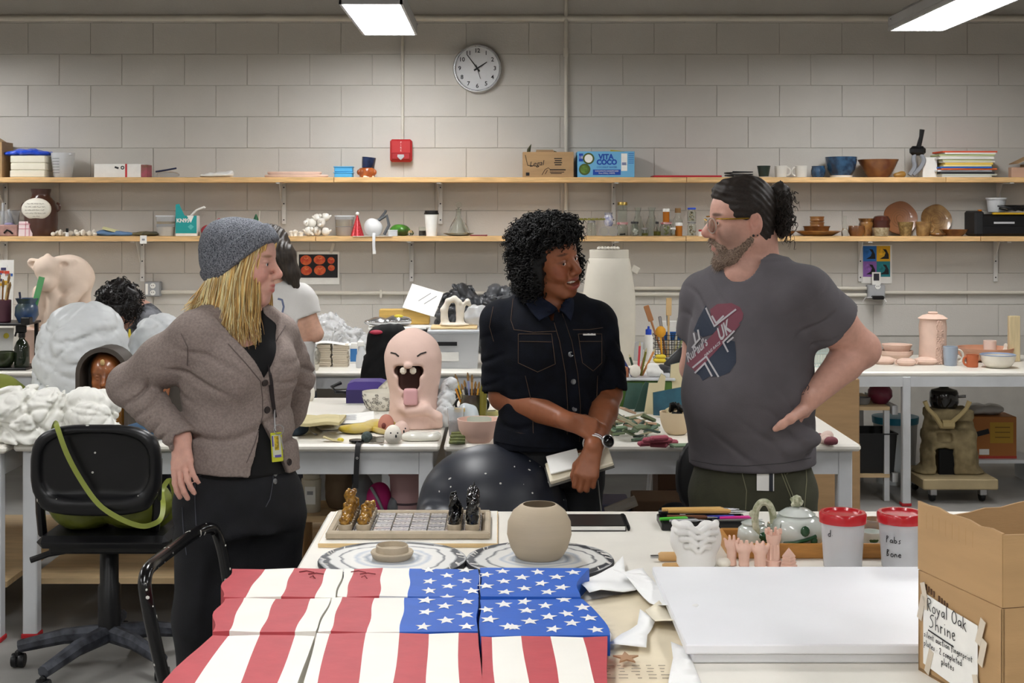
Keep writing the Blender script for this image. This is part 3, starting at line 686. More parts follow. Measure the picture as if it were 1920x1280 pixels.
# ---------------------------------------------------------------- woman in dark denim, middle
def person_denim():
 Y = 4.5;a = math.radians(24);fx,fy = math.sin(a),-math.cos(a);q = lambda px,py,dy=0: P(px,py,Y+dy)
 C = lambda py,px=1031,dy=0.: (X(px,Y),Y+dy)
 t = T('person','woman in dark denim jacket with black curls, smiling, holding a notebook','person',(X(1031,Y),Y,0));off = -Vector(t.location)
 def fixo(o): o.location = off;return o
 SK = SKINM('skin_brown',.42)
 R,L = frame(math.radians(50),math.radians(2),math.radians(14),q(1028,487,-.02),1.02)
 S = SDF();head(S,R,L,1.02,'smile',1.05,.98,True,True,.55)
 S.cap(L(-.03,0,-.08),q(1030,585,.02),.05,.062,.03)
 zc = lambda py: Z(py,Y)
 lv = lambda e: [(zc(835),*C(0),.178+e,.128+e),(zc(765),*C(0),.160+e,.115+e),(zc(660),*C(0),.172+e,.118+e),(zc(612),*C(0),.178+e,.100+e),(zc(583),*C(0),.150+e,.078+e),(zc(560),X(1033,Y),Y+.01,.085+e,.06+e)]
 S.loft(lv(-.02),a,.03)
 rs,re,rw = q(938,604,-.02),q(944,742,-.03),q(1066,790,-.20);ls,le,lw = q(1118,604,.04),q(1140,738,.05),q(1112,838,-.215)
 S.chain([rs,re],[.05,.045],.02);S.chain([ls,le],[.05,.045],.02)
 S.chain([re,re.lerp(rw,.35),rw],[.047,.047,.029],.015);S.chain([le,le.lerp(lw,.35),lw],[.047,.046,.029],.015)
 tipsR,_ = hand(S,rw,q(1130,812,-.19)-rw,(-.15,-.8,.6),-1,.98,((.5,.55,.6,.65),.9,.6),.05,(.5,.3))
 tipsL,thL = hand(S,lw+Vector((0,-.004,-.012)),q(1096,895,-.255)-lw,(-.15,-.95,.2),1,.98,((.5,.5,.5,.5),1.3,.8),.0,(.55,.5))
 legs(S,[q(985,870),q(1080,870,.02)],[Vector((X(985,Y),Y,.46)),Vector((X(1085,Y),Y,.46))],[Vector((X(985,Y),Y+.02,.09)),Vector((X(1085,Y),Y+.02,.09))],(.075,.05,.038))
 S.cap(q(1000,850),q(1060,850),.1,.1,.04)
 tn,dk = '#6E3D29','#3B1D14'
 col = paint('#8C5539',R,L,[((.097,0,-.0555),(.02,.03,.007),'#6E2E2A',.8),((.095,0,-.08),(.02,.03,.0085),'#8F4640',.85),((.083,.033,.030),(.03,.019,.0042),'#1E100C',.7),((.075,.045,-.025),(.03,.025,.025),'#8A4A33',.6),((.08,.031,.006),(.02,.02,.006),'#3A1E16',.5),((.11,0,-.03),(.02,.02,.02),'#80442F',.4)],1.02)
 hx,hz = (L(0,0,0)[0],L(0,0,0)[2])
 bo = o = fixo(sobj('body',S,(X(890,Y),Y-.42,.02),(X(1175,Y),Y+.24,1.67),.0075,SK,t,fine=((0,hx-.11,hx+.13,.0028),(2,hz-.135,hz+.06,.0028),(1,Y-.16,Y+.0,.0032),(1,Y-.31,Y-.15,.0034),(2,.83,.985,.0034),(0,X(1062,Y),X(1160,Y),.0034)),col=col));o['label'] = 'brown skin, face turned to the right with a smile'
 eyes(R,L,1.02,t,('iris_brown','#24120A'),(.86,-.5,.06))
 for e in t.children:
  if e.name.startswith('eye'): e.location = off
 g = G()
 for i in range(-4,5):
  an = i*.17;g.box(L(.052+.038*math.cos(an),.038*math.sin(an),-.0635+.0003*i*i),(.004,.0068,.0105 if abs(i) < 3 else .009),.0015,R=R @ rotm(0,0,an))
 fixo(g.obj('teeth',M('teeth','#EDE8DE',.25),t))
 # jacket
 DN = M('dark_denim','#080B14',.85,var=.35,vsc=25,bump=.3,bsc=350,spec=.2);ST_ = M('denim_stitch','#4A382B',.8)
 J = SDF();J.loft(lv(.012),a,.03,pw=2.2)
 for s in (-1,1): J.ell((X(1031,Y)+fx*.095+s*.075*math.cos(a),Y+fy*.085+s*.075*math.sin(a),zc(660)),(.062,.05,.07),.05)
 J.chain([q(1035,572,.02),rs+Vector((.015,0,.012))],[.06,.062],.04);J.chain([q(1035,572,.03),ls+Vector((-.01,0,.012))],[.06,.06],.04)
 for A,B in ((rs,re),(ls,le)):
  W = SDF().chain([A,A.lerp(B,.55),B+Vector((0,0,.025))],[.069,.064,.066],.02);W.cap(A.lerp(B,.78),A.lerp(B,.97),.070,.071,.004);W.cut(A.lerp(B,.96),(.0,-.2,-1));W.cap(A.lerp(B,.9),A.lerp(B,1.1),.058,.06,.004,'s');J.grp(W,.02)
 J.disp(lambda x,y,z: .0022*nz(x,y,z,40,1.)+.006*crease(z*75+x*22+5*np.sin(x*13+y*9))*np.exp(-((z-.98)/.09)**2)+.006*crease((z+.7*np.abs(x-X(1031,Y)))*80+3*np.sin(y*18))*np.clip((np.abs(x-X(1031,Y))-.14)*30,0,1)*np.exp(-((z-1.13)/.1)**2))
 J.cut(q(1031,833),(0,0,-1))
 J.cap(q(1034,552,-.02),q(1034,600,-.09),.058,.012,.01,'s')
 jo = fixo(sobj('denim_jacket',J,(X(885,Y),Y-.26,.8),(X(1178,Y),Y+.22,1.42),.0055,DN,t))
 hit = hitter(jo);ad = lambda o: o and setattr(o,'location',off)
 # waistband, placket, pockets, seams
 ad(seam('waistband',hit,[(930,815),(975,824),(1030,828),(1078,826)],.02,DN,t,8,.003))
 ad(seam('placket',hit,[(1044,585),(1060,640),(1072,700),(1077,760),(1076,826)],.017,DN,t,10,.0025))
 for l in ([(1034,588),(1049,640),(1060,700),(1064,760),(1063,828)],[(1054,588),(1072,640),(1083,700),(1088,760),(1086,828)],[(964,618),(1000,623),(1042,621)],[(1074,618),(1105,618),(1130,614)],[(930,806),(1000,815),(1062,818)],[(962,560),(958,600),(964,618)],
              [(972,626),(972,680),(1008,697),(1041,682),(1034,626),(972,626)],[(974,640),(1034,641)],[(1084,626),(1092,680),(1112,695),(1128,680),(1128,626),(1084,626)],[(1086,640),(1128,640)],[(985,704),(998,760),(1000,812)],[(1120,704),(1118,760)],[(925,575),(918,612),(926,640)]): ad(seam('stitching',hit,l,.0011,ST_,t,6))
 for px,py in ((1046,590),(1069,664),(1074,715),(1076,767)):
  p,n = hit(px,py,.002);ro = Vector((0,0,1)).rotation_difference(n).to_matrix()
  o = G().lathe([(0,0),(.0085,0),(.0095,.002),(.008,.004),(.004,.0032),(0,.0032)],16,R=ro,c=p).obj('button',M('tack_button','#8D8F92',.3,metal=.9),t);o.location = off
 p,n = hit(1104,627,.001);ad(seam('white_label',hit,[(1093,627),(1104,627),(1116,627)],.003,PAPER,t,2,.0008));ad(seam('waist_clip',hit,[(1074,816),(1078,826)],.002,STEEL,t,2))
 # collar: two pointed leaves and a band round the neck
 hc = hitter(jo,bo);DC = M('dark_denim_collar','#151B2B',.8,spec=.2,var=.3,vsc=25,bump=.3,bsc=350)
 for pts in ([(1006,541),(1014,552),(1026,566),(1041,579),(1043,585),(1010,604),(996,588),(983,566),(988,551)],[(1048,585),(1056,590),(1067,604),(1072,584),(1072,566),(1066,556),(1060,560),(1054,572)]): ad(flap('collar',hc,[pts],DC,t,.011,.008))
 ad(seam('collar_band',hc,[(984,556),(996,545),(1010,541)],.012,DC,t,6,.008,.01))
 # jeans
 B = SDF();B.loft([(zc(905),*C(0),.165,.12),(zc(822),*C(0),.162,.118)],a,.03)
 legs(B,[q(985,880),q(1080,880,.02)],[Vector((X(985,Y),Y,.46)),Vector((X(1085,Y),Y,.46))],[Vector((X(985,Y),Y+.02,.07)),Vector((X(1085,Y),Y+.02,.07))],(.092,.064,.052))
 fixo(sobj('jeans',B,(X(900,Y),Y-.2,.04),(X(1160,Y),Y+.2,.95),.011,M('black_jeans','#0D0E12',.8,var=.3,vsc=30,bump=.2,bsc=300),t))
 shoes(t,[(X(985,Y),Y+.02),(X(1085,Y),Y+.02)],a,M('black_shoe','#111112',.5))
 for e in t.children:
  if e.name.startswith('shoe'): e.location = Vector(e.location)+off
 # hair
 HM = M('black_curls','#060505',.55,var=.5,vsc=60,spec=.35)
 H = SDF();e = lambda c,r,k=.02,m='u': H.ell(L(*c),r,k,R,m)
 e((-.022,0,.045),(.100,.098,.092));e((-.035,0,-.02),(.08,.098,.08));e((.035,0,.095),(.07,.08,.042));e((-.0,.092,-.02),(.042,.034,.085));e((-.005,-.088,-.03),(.046,.036,.075))
 e((.09,0,-.03),(.075,.067,.105),.01,'s');H.cap(L(-.03,0,-.09),q(1030,590,.0),.055,.06,.01,'s')
 H.disp(lambda x,y,z: .006*nz(x,y,z,130,3.)+.004*nz(x,y,z,260,5.))
 ho = fixo(sobj('hair',H,(X(930,Y),Y-.2,1.32),(X(1130,Y),Y+.2,1.68),.006,HM,t))
 r2 = random.Random(3);me = ho.data;cand = [(p.center.copy(),p.normal.copy()) for p in me.polygons];paths = [];Rl = np.array(R);o0 = Vector(L(0,0,0))
 inv = R.transposed()
 for c0,n in r2.sample(cand,min(2400,len(cand))):
  ql = inv @ (c0-o0)
  if ql.x > .02 and ql.z < .05 and abs(ql.y) < .088: continue
  if inv.to_3x3() @ n is None or (inv @ n).x > .6 and ql.z < .07: continue
  ln = r2.uniform(.02,.042);rad = r2.uniform(.004,.0065);tw = r2.uniform(380,560);ph = r2.uniform(0,6.3)
  d = (n*.8+Vector((0,0,-.75 if ql.z < .06 else -.1))+Vector((r2.uniform(-.4,.4),r2.uniform(-.4,.4),r2.uniform(-.3,.3)))).normalized();u = d.orthogonal().normalized();v = d.cross(u);pth = []
  for i in range(19):
   s = i/18*ln;dd = d*s+Vector((0,0,-1))*(s*s*5);pth.append(c0-n*.004+dd+u*rad*math.cos(tw*s+ph)+v*rad*math.sin(tw*s+ph))
  paths.append(pth)
 # long loose locks at the far side of the face
 for k in range(26):
  y = -1 if k % 3 == 0 else 1;st = Vector(L(r2.uniform(-.03,.06),y*r2.uniform(.085,.12),r2.uniform(-.03,.05)));ln = r2.uniform(.06,.12);ph = r2.uniform(0,6.3);pth = []
  for i in range(22):
   s = i/21*ln;pth.append(st+Vector((.006*math.cos(420*s+ph),.006*math.sin(420*s+ph),-s)))
  paths.append(pth)
 fixo(strands('curls',paths,.0026,HM,t,4))
 # earring, ring, bracelet, watch ring
 GO = M('gold','#C9A24A',.25,metal=1);ep = Vector(L(-.012,-.083,-.058));g = G();g.tube([ep+Vector((.016*math.cos(u),.003*math.sin(2*u),.016*math.sin(u))) for u in [i*2*PI/14 for i in range(15)]],.0055,6);g.ball(ep+Vector((.004,-.006,-.004)),.008,8);fixo(g.obj('earring',GO,t))
 p = tipsR[1]+Vector((.0,-.02,.012));ro = Vector((0,0,1)).rotation_difference(Vector((.35,-.85,.25)).normalized()).to_matrix()
 o = G().lathe([(0,.0),(.019,0),(.021,.004),(.018,.007)],24,R=ro,c=q(1139,827,-.225)).obj('ring',STEEL,t);o.location = off
 o = G().lathe([(0,.0062),(.0175,.0062),(.015,.0085),(0,.0095)],24,R=ro,c=q(1139,827,-.225)).obj('ring_stone',M('onyx','#050506',.15),t);o.location = off
 ax = (le-lw).normalized();ro = Vector((0,0,1)).rotation_difference(ax).to_matrix();pw = lw.lerp(le,.06)
 g = G();[g.lathe([(.0325,-.006+.004*i),(.0355,-.005+.004*i),(.0355,-.002+.004*i),(.0325,-.001+.004*i)],28,R=ro,c=pw,mi=i % 2) for i in range(4)];fixo(g.obj('bracelet',[M('bead_white','#DCDAD6',.5),M('bead_red','#5A1A22',.5)],t))
 o = G().tube([q(1122+9*math.cos(u),0,0)*0+tipsL[2]+Vector((.012*math.cos(u),-.012*math.sin(u)-.004,.018)) for u in [i*PI/6 for i in range(13)]],.0028,6).obj('finger_ring',STEEL,t);o.location = off
 # notebook in the left hand (a thing of its own)
 nb = T('notebook','open white notebook held in the hand of the woman in denim','notebook',q(1086,872,-.175))
 RN = Matrix.Rotation(math.radians(-17),3,'Y') @ Matrix.Rotation(math.radians(32),3,'X')
 G().box((0,0,.003),(.205,.088,.016),.003,R=RN).obj('pages',CREAM,nb);G().box((-.048,.0,.012),(.1,.084,.006),.002,R=RN @ rotm(0,.06)).obj('open_page',PAPER,nb)
 G().box((0,0,-.007),(.21,.092,.004),.001,R=RN).obj('cover',M('book_cover','#55534E',.6),nb)
 g = G();g.tube([q(1121,900,-.19),q(1124,930,-.19),q(1128,962,-.19)],.0022,5).xf(None,-Vector(nb.location));g.obj('bookmark_ribbon',M('ribbon','#6C6A66',.6),nb)
 return t

# ---------------------------------------------------------------- man in grey t-shirt, right
def person_man():
 Y = 4.42;a = math.radians(-46);fx,fy = math.sin(a),-math.cos(a);q = lambda px,py,dy=0: P(px,py,Y+dy);zc = lambda py: Z(py,Y)
 t = T('person','bearded man with a hair bun in a grey printed t-shirt, hand on hip','person',(X(1410,Y),Y,0));off = -Vector(t.location)
 def fixo(o): o.location = off;return o
 sc = 1.13;R,L = frame(math.radians(-84),math.radians(3),math.radians(-3),q(1397,414),sc)
 S = SDF();head(S,R,L,sc,'closed',1.15,1.08,False,True,1.3,(.0,.084))
 S.cap(L(-.03,0,-.06),q(1408,515,.0),.064,.075,.03);S.cap(L(.0,0,-.09),q(1388,520,-.02),.05,.055,.03)
 cx = lambda px: (X(px,Y),Y)
 lv = lambda e: [(zc(884),*cx(1411),.200+e,.160+e),(zc(800),*cx(1406),.204+e,.168+e),(zc(730),*cx(1403),.207+e,.168+e),(zc(610),*cx(1407),.205+e,.145+e),(zc(560),*cx(1410),.195+e,.125+e),(zc(520),*cx(1412),.165+e,.095+e),(zc(488),*cx(1412),.095+e,.07+e)]
 S.loft(lv(-.02),a,.03)
 ls,le,lw = q(1507,555,-.13),q(1612,652,-.06),q(1514,752,-.15);rs,re,rw = q(1322,560,.14),q(1304,690,.22),q(1350,790,.17)
 S.chain([ls,ls.lerp(le,.55),le],[.068,.068,.056],.02);S.chain([le,le.lerp(lw,.3),lw.lerp(le,.02)],[.055,.056,.034],.012);S.ell(le+Vector((.012,0,-.008)),.05,.03)
 S.chain([rs,re,rw],[.062,.05,.035],.02)
 tips,th = hand(S,lw,q(1505,800,-.06)-lw,(.75,-.6,.25),1,1.08,(.35,.4,.3),.03,(.9,.1))
 S.chain([lw.lerp(q(1500,785,-.2),.4),q(1482,785,-.232),q(1466,796,-.236),q(1454,804,-.232)],[.021,.0135,.0115,.0095],.012)
 legs(S,[q(1365,905),q(1460,905,-.05)],[Vector((X(1360,Y),Y,.48)),Vector((X(1465,Y),Y-.05,.48))],[Vector((X(1360,Y),Y+.02,.09)),Vector((X(1465,Y),Y-.03,.09))],(.09,.06,.045))
 lip,br = '#A8746A','#5E463C'
 spots = [((.06,.045,-.055),(.05,.035,.05),'#8E7266',.62),((.075,.0,-.108),(.05,.04,.03),'#6B5448',.75),((.1,0,-.0535),(.02,.036,.0075),'#5B4439',.8),((.1,0,-.0605),(.012,.02,.0035),'#A66B63',.6),((.1,0,-.073),(.015,.018,.006),'#B47A70',.8),((.083,.032,.024),(.03,.024,.0055),'#3A2A22',.8),((.115,0,-.03),(.02,.016,.016),'#C98878',.5),((-.01,.08,-.004),(.03,.02,.034),'#CC8F80',.5),((.0,.03,-.12),(.06,.05,.03),'#A5857A',.4)]
 pc = paint('#BF9282',R,L,spots,sc)
 hx,hz,hy = L(0,0,0)[0],L(0,0,0)[2],L(0,0,0)[1]
 body_ = o = fixo(sobj('body',S,(X(1260,Y),Y-.32,.02),(X(1665,Y),Y+.34,1.76),.0075,SKINM('skin_fair',.5),t,fine=((0,hx-.15,hx+.03,.003),(2,hz-.15,hz+.07,.003),(1,Y-.105,Y+.105,.0035),(1,Y-.29,Y-.1,.0036),(2,.9,1.06,.0036),(0,X(1440,Y),X(1545,Y),.0036)),col=pc));o['label'] = 'fair skin with the face in profile to the left'
 eyes(R,L,sc,t,('iris_man','#3A2A1C'),(1,.1,0));[setattr(e,'location',off) for e in t.children if e.name.startswith('eye')]
 # t-shirt
 TM = M('grey_jersey','#524E52',.85,var=.06,vsc=12,bump=.15,bsc=300)
 K = SDF();K.loft(lv(.008),a,.03,pw=2.15)
 K.ell((X(1407,Y)+fx*.06,Y+fy*.06,zc(745)),(.165,.165,.15),.06)
 K.chain([q(1412,516),ls+Vector((0,0,.01))],[.075,.085],.05);K.chain([q(1412,516),rs+Vector((0,0,.01))],[.07,.075],.05)
 W = SDF().chain([ls,ls.lerp(le,.66)],[.088,.096],.03);W.cut(ls.lerp(le,.56),le-ls,.004);W.cap(ls.lerp(le,.5),ls.lerp(le,.75),.074,.080,.004,'s');K.grp(W,.03)
 W = SDF().chain([rs,rs.lerp(re,.6)],[.08,.082],.03);W.cut(rs.lerp(re,.55),re-rs,.004);K.grp(W,.03)
 lx,ly = math.cos(a),math.sin(a)
 K.disp(lambda x,y,z: .003*nz(x,y,z,16,2.)+.009*crease(70*(z+.45*(x-X(1520,Y)))+3*np.sin(x*16+y*13),.35)*bump3(x,y,z,(X(1480,Y),.94),(.13,.11))+.008*crease(60*(z-.8*x)+3*np.sin(y*17),.3)*bump3(x,y,z,(X(1520,Y),1.3),(.1,.1))+.005*crease(60*(z+.2*x)+4*np.sin(x*9),.3)*bump3(x,y,z,(X(1400,Y),.9),(.2,.07))+.006*crease(70*(z+.6*x)+3*np.sin(y*15),.3)*bump3(x,y,z,(X(1320,Y),1.33),(.06,.08)))
 K.cut(q(1411,868),(.05,0,-1))
 K.ops.append(SDF().cap(L(-.03,0,-.06),q(1392,495,-.06),.064,.063,.004,'s').ops[0])
 # bunched hem lifted by the hand
 K.ell(q(1512,822,-.16),(.045,.05,.03),.03).ell(q(1480,838,-.165),(.05,.04,.022),.03)
 so = fixo(sobj('t_shirt',K,(X(1262,Y),Y-.36,.78),(X(1612,Y),Y+.34,1.53),.0058,TM,t));hit = hitter(so);ad = lambda o: o and setattr(o,'location',off)
 ad(seam('hem',hit,[(1297,862),(1340,870),(1400,873),(1470,868),(1520,858)],.0013,M('jersey_dark','#3B393C',.85),t,6));
 # print on the chest
 NV,WH,RD = M('print_navy','#232B3A',.8),M('print_white','#A9A5A8',.8),M('print_red','#6E3A46',.8)
 cen = (1345,650);pd = lambda n,m,*ps: ad(poly_decal(n,hit,ps,m,t,9))
 pd('print_red_cloud',RD,[(1332,580),(1345,570),(1372,568),(1388,576),(1394,588),(1392,600),(1378,612),(1352,612),(1335,606)])
 pd('print_navy_field',NV,[(1301,620),(1310,598),(1324,572),(1330,592),(1348,622),(1318,632)],[(1306,700),(1330,668),(1358,636),(1378,640),(1380,660),(1380,680),(1368,698),(1350,706),(1330,706),(1318,714),(1312,704)])
 def band(p0,p1,wd,m,nm='print_band',lf=.0022):
  dx,dy = p1[0]-p0[0],p1[1]-p0[1];l = math.hypot(dx,dy);nx,ny = -dy/l*wd/2,dx/l*wd/2
  ad(poly_decal(nm,hit,[[(p0[0]+nx,p0[1]+ny),(p1[0]+nx,p1[1]+ny),(p1[0]-nx,p1[1]-ny),(p0[0]-nx,p0[1]-ny)]],m,t,9,lf))
 band((1297,690),(1379,600),26,RD)
 for p0,p1 in (((1325,577),(1341,613)),((1340,612),(1381,580)),((1336,592),(1344,606)),((1344,606),(1358,592)),((1300,690),(1326,668)),((1325,668),(1348,707)),((1304,700),(1324,680)),((1322,680),(1336,706)),((1356,642),(1378,620)),((1357,642),(1366,660)),((1364,642),(1376,632)),((1310,618),(1313,636)),((1302,624),(1306,644)),((1299,652),(1314,634))): band(p0,p1,3.2,WH,'print_stripe',.003)
 u = (.735,-.68);up = (-.25,-.95)
 ad(text_decal('lettering',hit,'RuPaul\u2019s',25,(1292,680),(.60*u[0],.60*u[1]),up,WH,t,.6,lift=.0035));ad(text_decal('lettering',hit,'UK',34,(1351,640),(.62*u[0],.62*u[1]),up,WH,t,1.1,lift=.0035));ad(text_decal('lettering',hit,'DRAG RACE',7.6,(1323,671),(u[0]*.95,u[1]*.95),up,WH,t,.2,lift=.0035))
 # trousers
 OL = M('olive_twill','#3B3B2C',.85,var=.15,vsc=12,bump=.2,bsc=200)
 B = SDF();B.loft([(zc(1000),*cx(1411),.185,.15),(zc(866),*cx(1410),.19,.152)],a,.03)
 legs(B,[q(1358,930,.02),q(1465,930,-.05)],[Vector((X(1355,Y),Y+.02,.48)),Vector((X(1468,Y),Y-.05,.48))],[Vector((X(1355,Y),Y+.03,.07)),Vector((X(1468,Y),Y-.03,.07))],(.115,.085,.075))
 B.disp(lambda x,y,z: .003*nz(x,y,z,28,4.))
 bo = fixo(sobj('trousers',B,(X(1265,Y),Y-.3,.04),(X(1560,Y),Y+.25,.9),.010,OL,t));hb = hitter(bo)
 for l in ([(1461,876),(1470,900),(1480,925),(1488,945)],[(1466,876),(1475,900),(1485,925),(1493,945)],[(1510,862),(1512,900),(1508,950)],[(1390,880),(1400,920),(1398,955)]): ad(seam('stitching',hb,l,.0014,M('olive_thread','#7C7A62',.8),t,5))
 p,n = hb(1435,898,.004);g = G();g.box((0,0,0),(.052,.002,.07),.0008).box((.017,-.0016,0),(.012,.0012,.07),mi=1)
 g.xf(Matrix.Rotation(math.atan2(n.x,-n.y),3,'Z') if n else None,p);fixo(g.obj('card_tag',[PAPER,M('card_navy','#20242E',.5)],t))
 shoes(t,[(X(1355,Y),Y+.03),(X(1468,Y),Y-.03)],a,M('brown_shoe','#2A221E',.5));[setattr(e,'location',Vector(e.location)+off) for e in t.children if e.name.startswith('shoe')]
 # hair, bun, beard
 HM = M('dark_brown_hair','#211914',.6,var=.5,vsc=50,stretch=(3,3,12),spec=.4)
 H = SDF();e = lambda c,r,k=.012,m='u': H.ell(L(*c),[v*sc for v in r],k,R,m)
 e((.0,0,.042),(.090,.0835,.090));e((-.03,0,-.03),(.048,.07,.066),.03);e((.045,0,.085),(.045,.06,.032),.02)
 e((.125,0,.0),(.09,.11,.072),.012,'s');e((.05,.088,-.045),(.065,.03,.06),.012,'s');e((.05,-.088,-.045),(.065,.03,.06),.012,'s')
 for s in (-1,1): e((-.006,s*.09,-.012),(.024,.03,.038),.008,'s')
 e((-.02,0,-.14),(.1,.1,.05),.01,'s')
 H.disp(lambda x,y,z: .0016*np.sin(300*(z*.9+x*.5)+5*np.sin(x*30))+.0022*nz(x,y,z,120,2.))
 hb_ = fixo(sobj('hair',H,(hx-.16,hy-.14,hz-.14),(hx+.17,hy+.14,hz+.19),.0042,HM,t))
 r2 = random.Random(5);pb = q(1462,400);paths = []
 Bn = SDF();Bn.ell(q(1462,372),(.034,.042,.055),.02).ell(q(1466,418),(.028,.036,.05),.02).cap(q(1440,380),q(1460,380),.03,.03,.02).disp(lambda x,y,z: .006*nz(x,y,z,150,1.));fixo(sobj('hair_bun',Bn,q(1415,495,-.09),q(1510,325,.09),.006,HM,t))
 for k in range(420):
  st = q(1460,385)+Vector((r2.gauss(0,.016),r2.gauss(0,.024),max(-.09,min(.045,r2.gauss(-.012,.036)))));d = Vector((r2.uniform(.1,1),r2.uniform(-.7,.7),r2.uniform(-.8,.3))).normalized();ln = r2.uniform(.03,.07);ph = r2.uniform(0,6.3);u_ = d.orthogonal().normalized();v_ = d.cross(u_);rd = r2.uniform(.004,.01);pth = []
  for i in range(18):
   s = i/17*ln;w_ = 1 if s > .012 else s/.012;pth.append(st+d*s*.62+Vector((0,0,-1))*(s*s*7)+(u_*math.cos(160*s/ .6+ph)+v_*math.sin(160*s/.6+ph))*rd*w_)
  paths.append(pth)
 for k in range(0):
  th_ = r2.uniform(-.5,.6);x0 = r2.uniform(-.09,.07);st = Vector(L(x0,r2.uniform(-.03,.03),.125-abs(x0)**2*3.2));paths.append([st+Vector((.012*i+.004*math.sin(i),r2.uniform(-.002,.002),.0045*i-.0012*i*i+r2.uniform(0,.002))) for i in range(6)])
 fixo(strands('loose_curls',paths,.0015,HM,t,4))
 D = SDF();d = lambda a_,b_,ra,rb,k=.012: D.cap(L(*a_),L(*b_),ra*sc,rb*sc,k)
 for s in (-1,1): d((.0,s*.058,-.05),(.05,s*.034,-.098),.017,.024);d((.05,s*.034,-.098),(.072,0,-.115),.024,.025);d((.098,s*.004,-.0525),(.078,s*.032,-.073),.0085,.009);d((.078,s*.032,-.073),(.066,s*.026,-.1),.009,.018)
 D.ell(L(.098,0,-.067),[.02*sc,.017*sc,.0085*sc],.006,R,'s').disp(lambda x,y,z: .0022*nz(x,y,z,420,1.)+.0016*nz(x,y,z,800,4.))
 BM = M('beard_hair','#57443A',.8,col2='#94806F',vsc=260,bump=.6,bsc=500)
 be = fixo(sobj('beard',D,(hx-.16,hy-.12,hz-.2),(hx+.06,hy+.12,hz-.02),.0034,BM,t))
 pl = [p for p in be.data.polygons];paths = []
 for p in r2.sample(pl,min(1500,len(pl))):
  n = p.normal;dn = Vector((-.3,0,-.8));st = p.center-n*.001;paths.append([st,st+(n*.5+dn*.5)*.005,st+(n*.55+dn)*.009+Vector((r2.uniform(-.003,.003),)*3)])
 fixo(strands('beard_bristle',paths,.0005,M('bristle','#5C473B',.6,col2='#9A8878',vsc=120),t,3))
 # glasses, studs
 GF = M('gold_frame','#C09A3C',.25,metal=.9);g = G()
 for s in (-1,1): g.tube([L(.098,s*.055,.014),L(.05,s*.079,.013),L(.012,s*.084,.013)],[.0022,.0027,.0022],6)
 g.tube([L(.112,-.009,.008),L(.117,0,.011),L(.112,.009,.008)],.0016,6)
 for s in (-1,1): g.tube([L(.110-.011*abs(math.cos(u)*.5+.5)*1.,s*(.032+.024*math.cos(u)),-.006+.021*math.sin(u)) for u in [i*PI/12 for i in range(25)]],.0016,5,1)
 fixo(g.obj('glasses',[GF,M('rim_clear','#9E968C',.2)],t));g = G()
 for s in (-1,1): g.prism([(.023*math.cos(u),.020*math.sin(u)) for u in [i*PI/10 for i in range(20)]],-.0005,.0005,R=R @ Matrix(((0,0,1),(1,0,0),(0,1,0))),c=L(.1045,s*.032,-.006));fixo(g.obj('lens',GLASS,t));g = G()
 pass
 for dx,rr in ((-.006,.0045),(.006,.003)): o = G().ball(L(-.004+dx*-1,.0845,-.036),rr,8).obj('ear_stud',BLACK,t);o.location = off
 hs = hitter(body_);[ad(seam('tattoo',hs,l,.0011,M('tattoo_ink','#3A3438',.6),t,3,.0003)) for l in ([(1508,735),(1512,728),(1510,722)],[(1514,732),(1517,726),(1514,720)],[(1504,740),(1508,738)])]
 return t
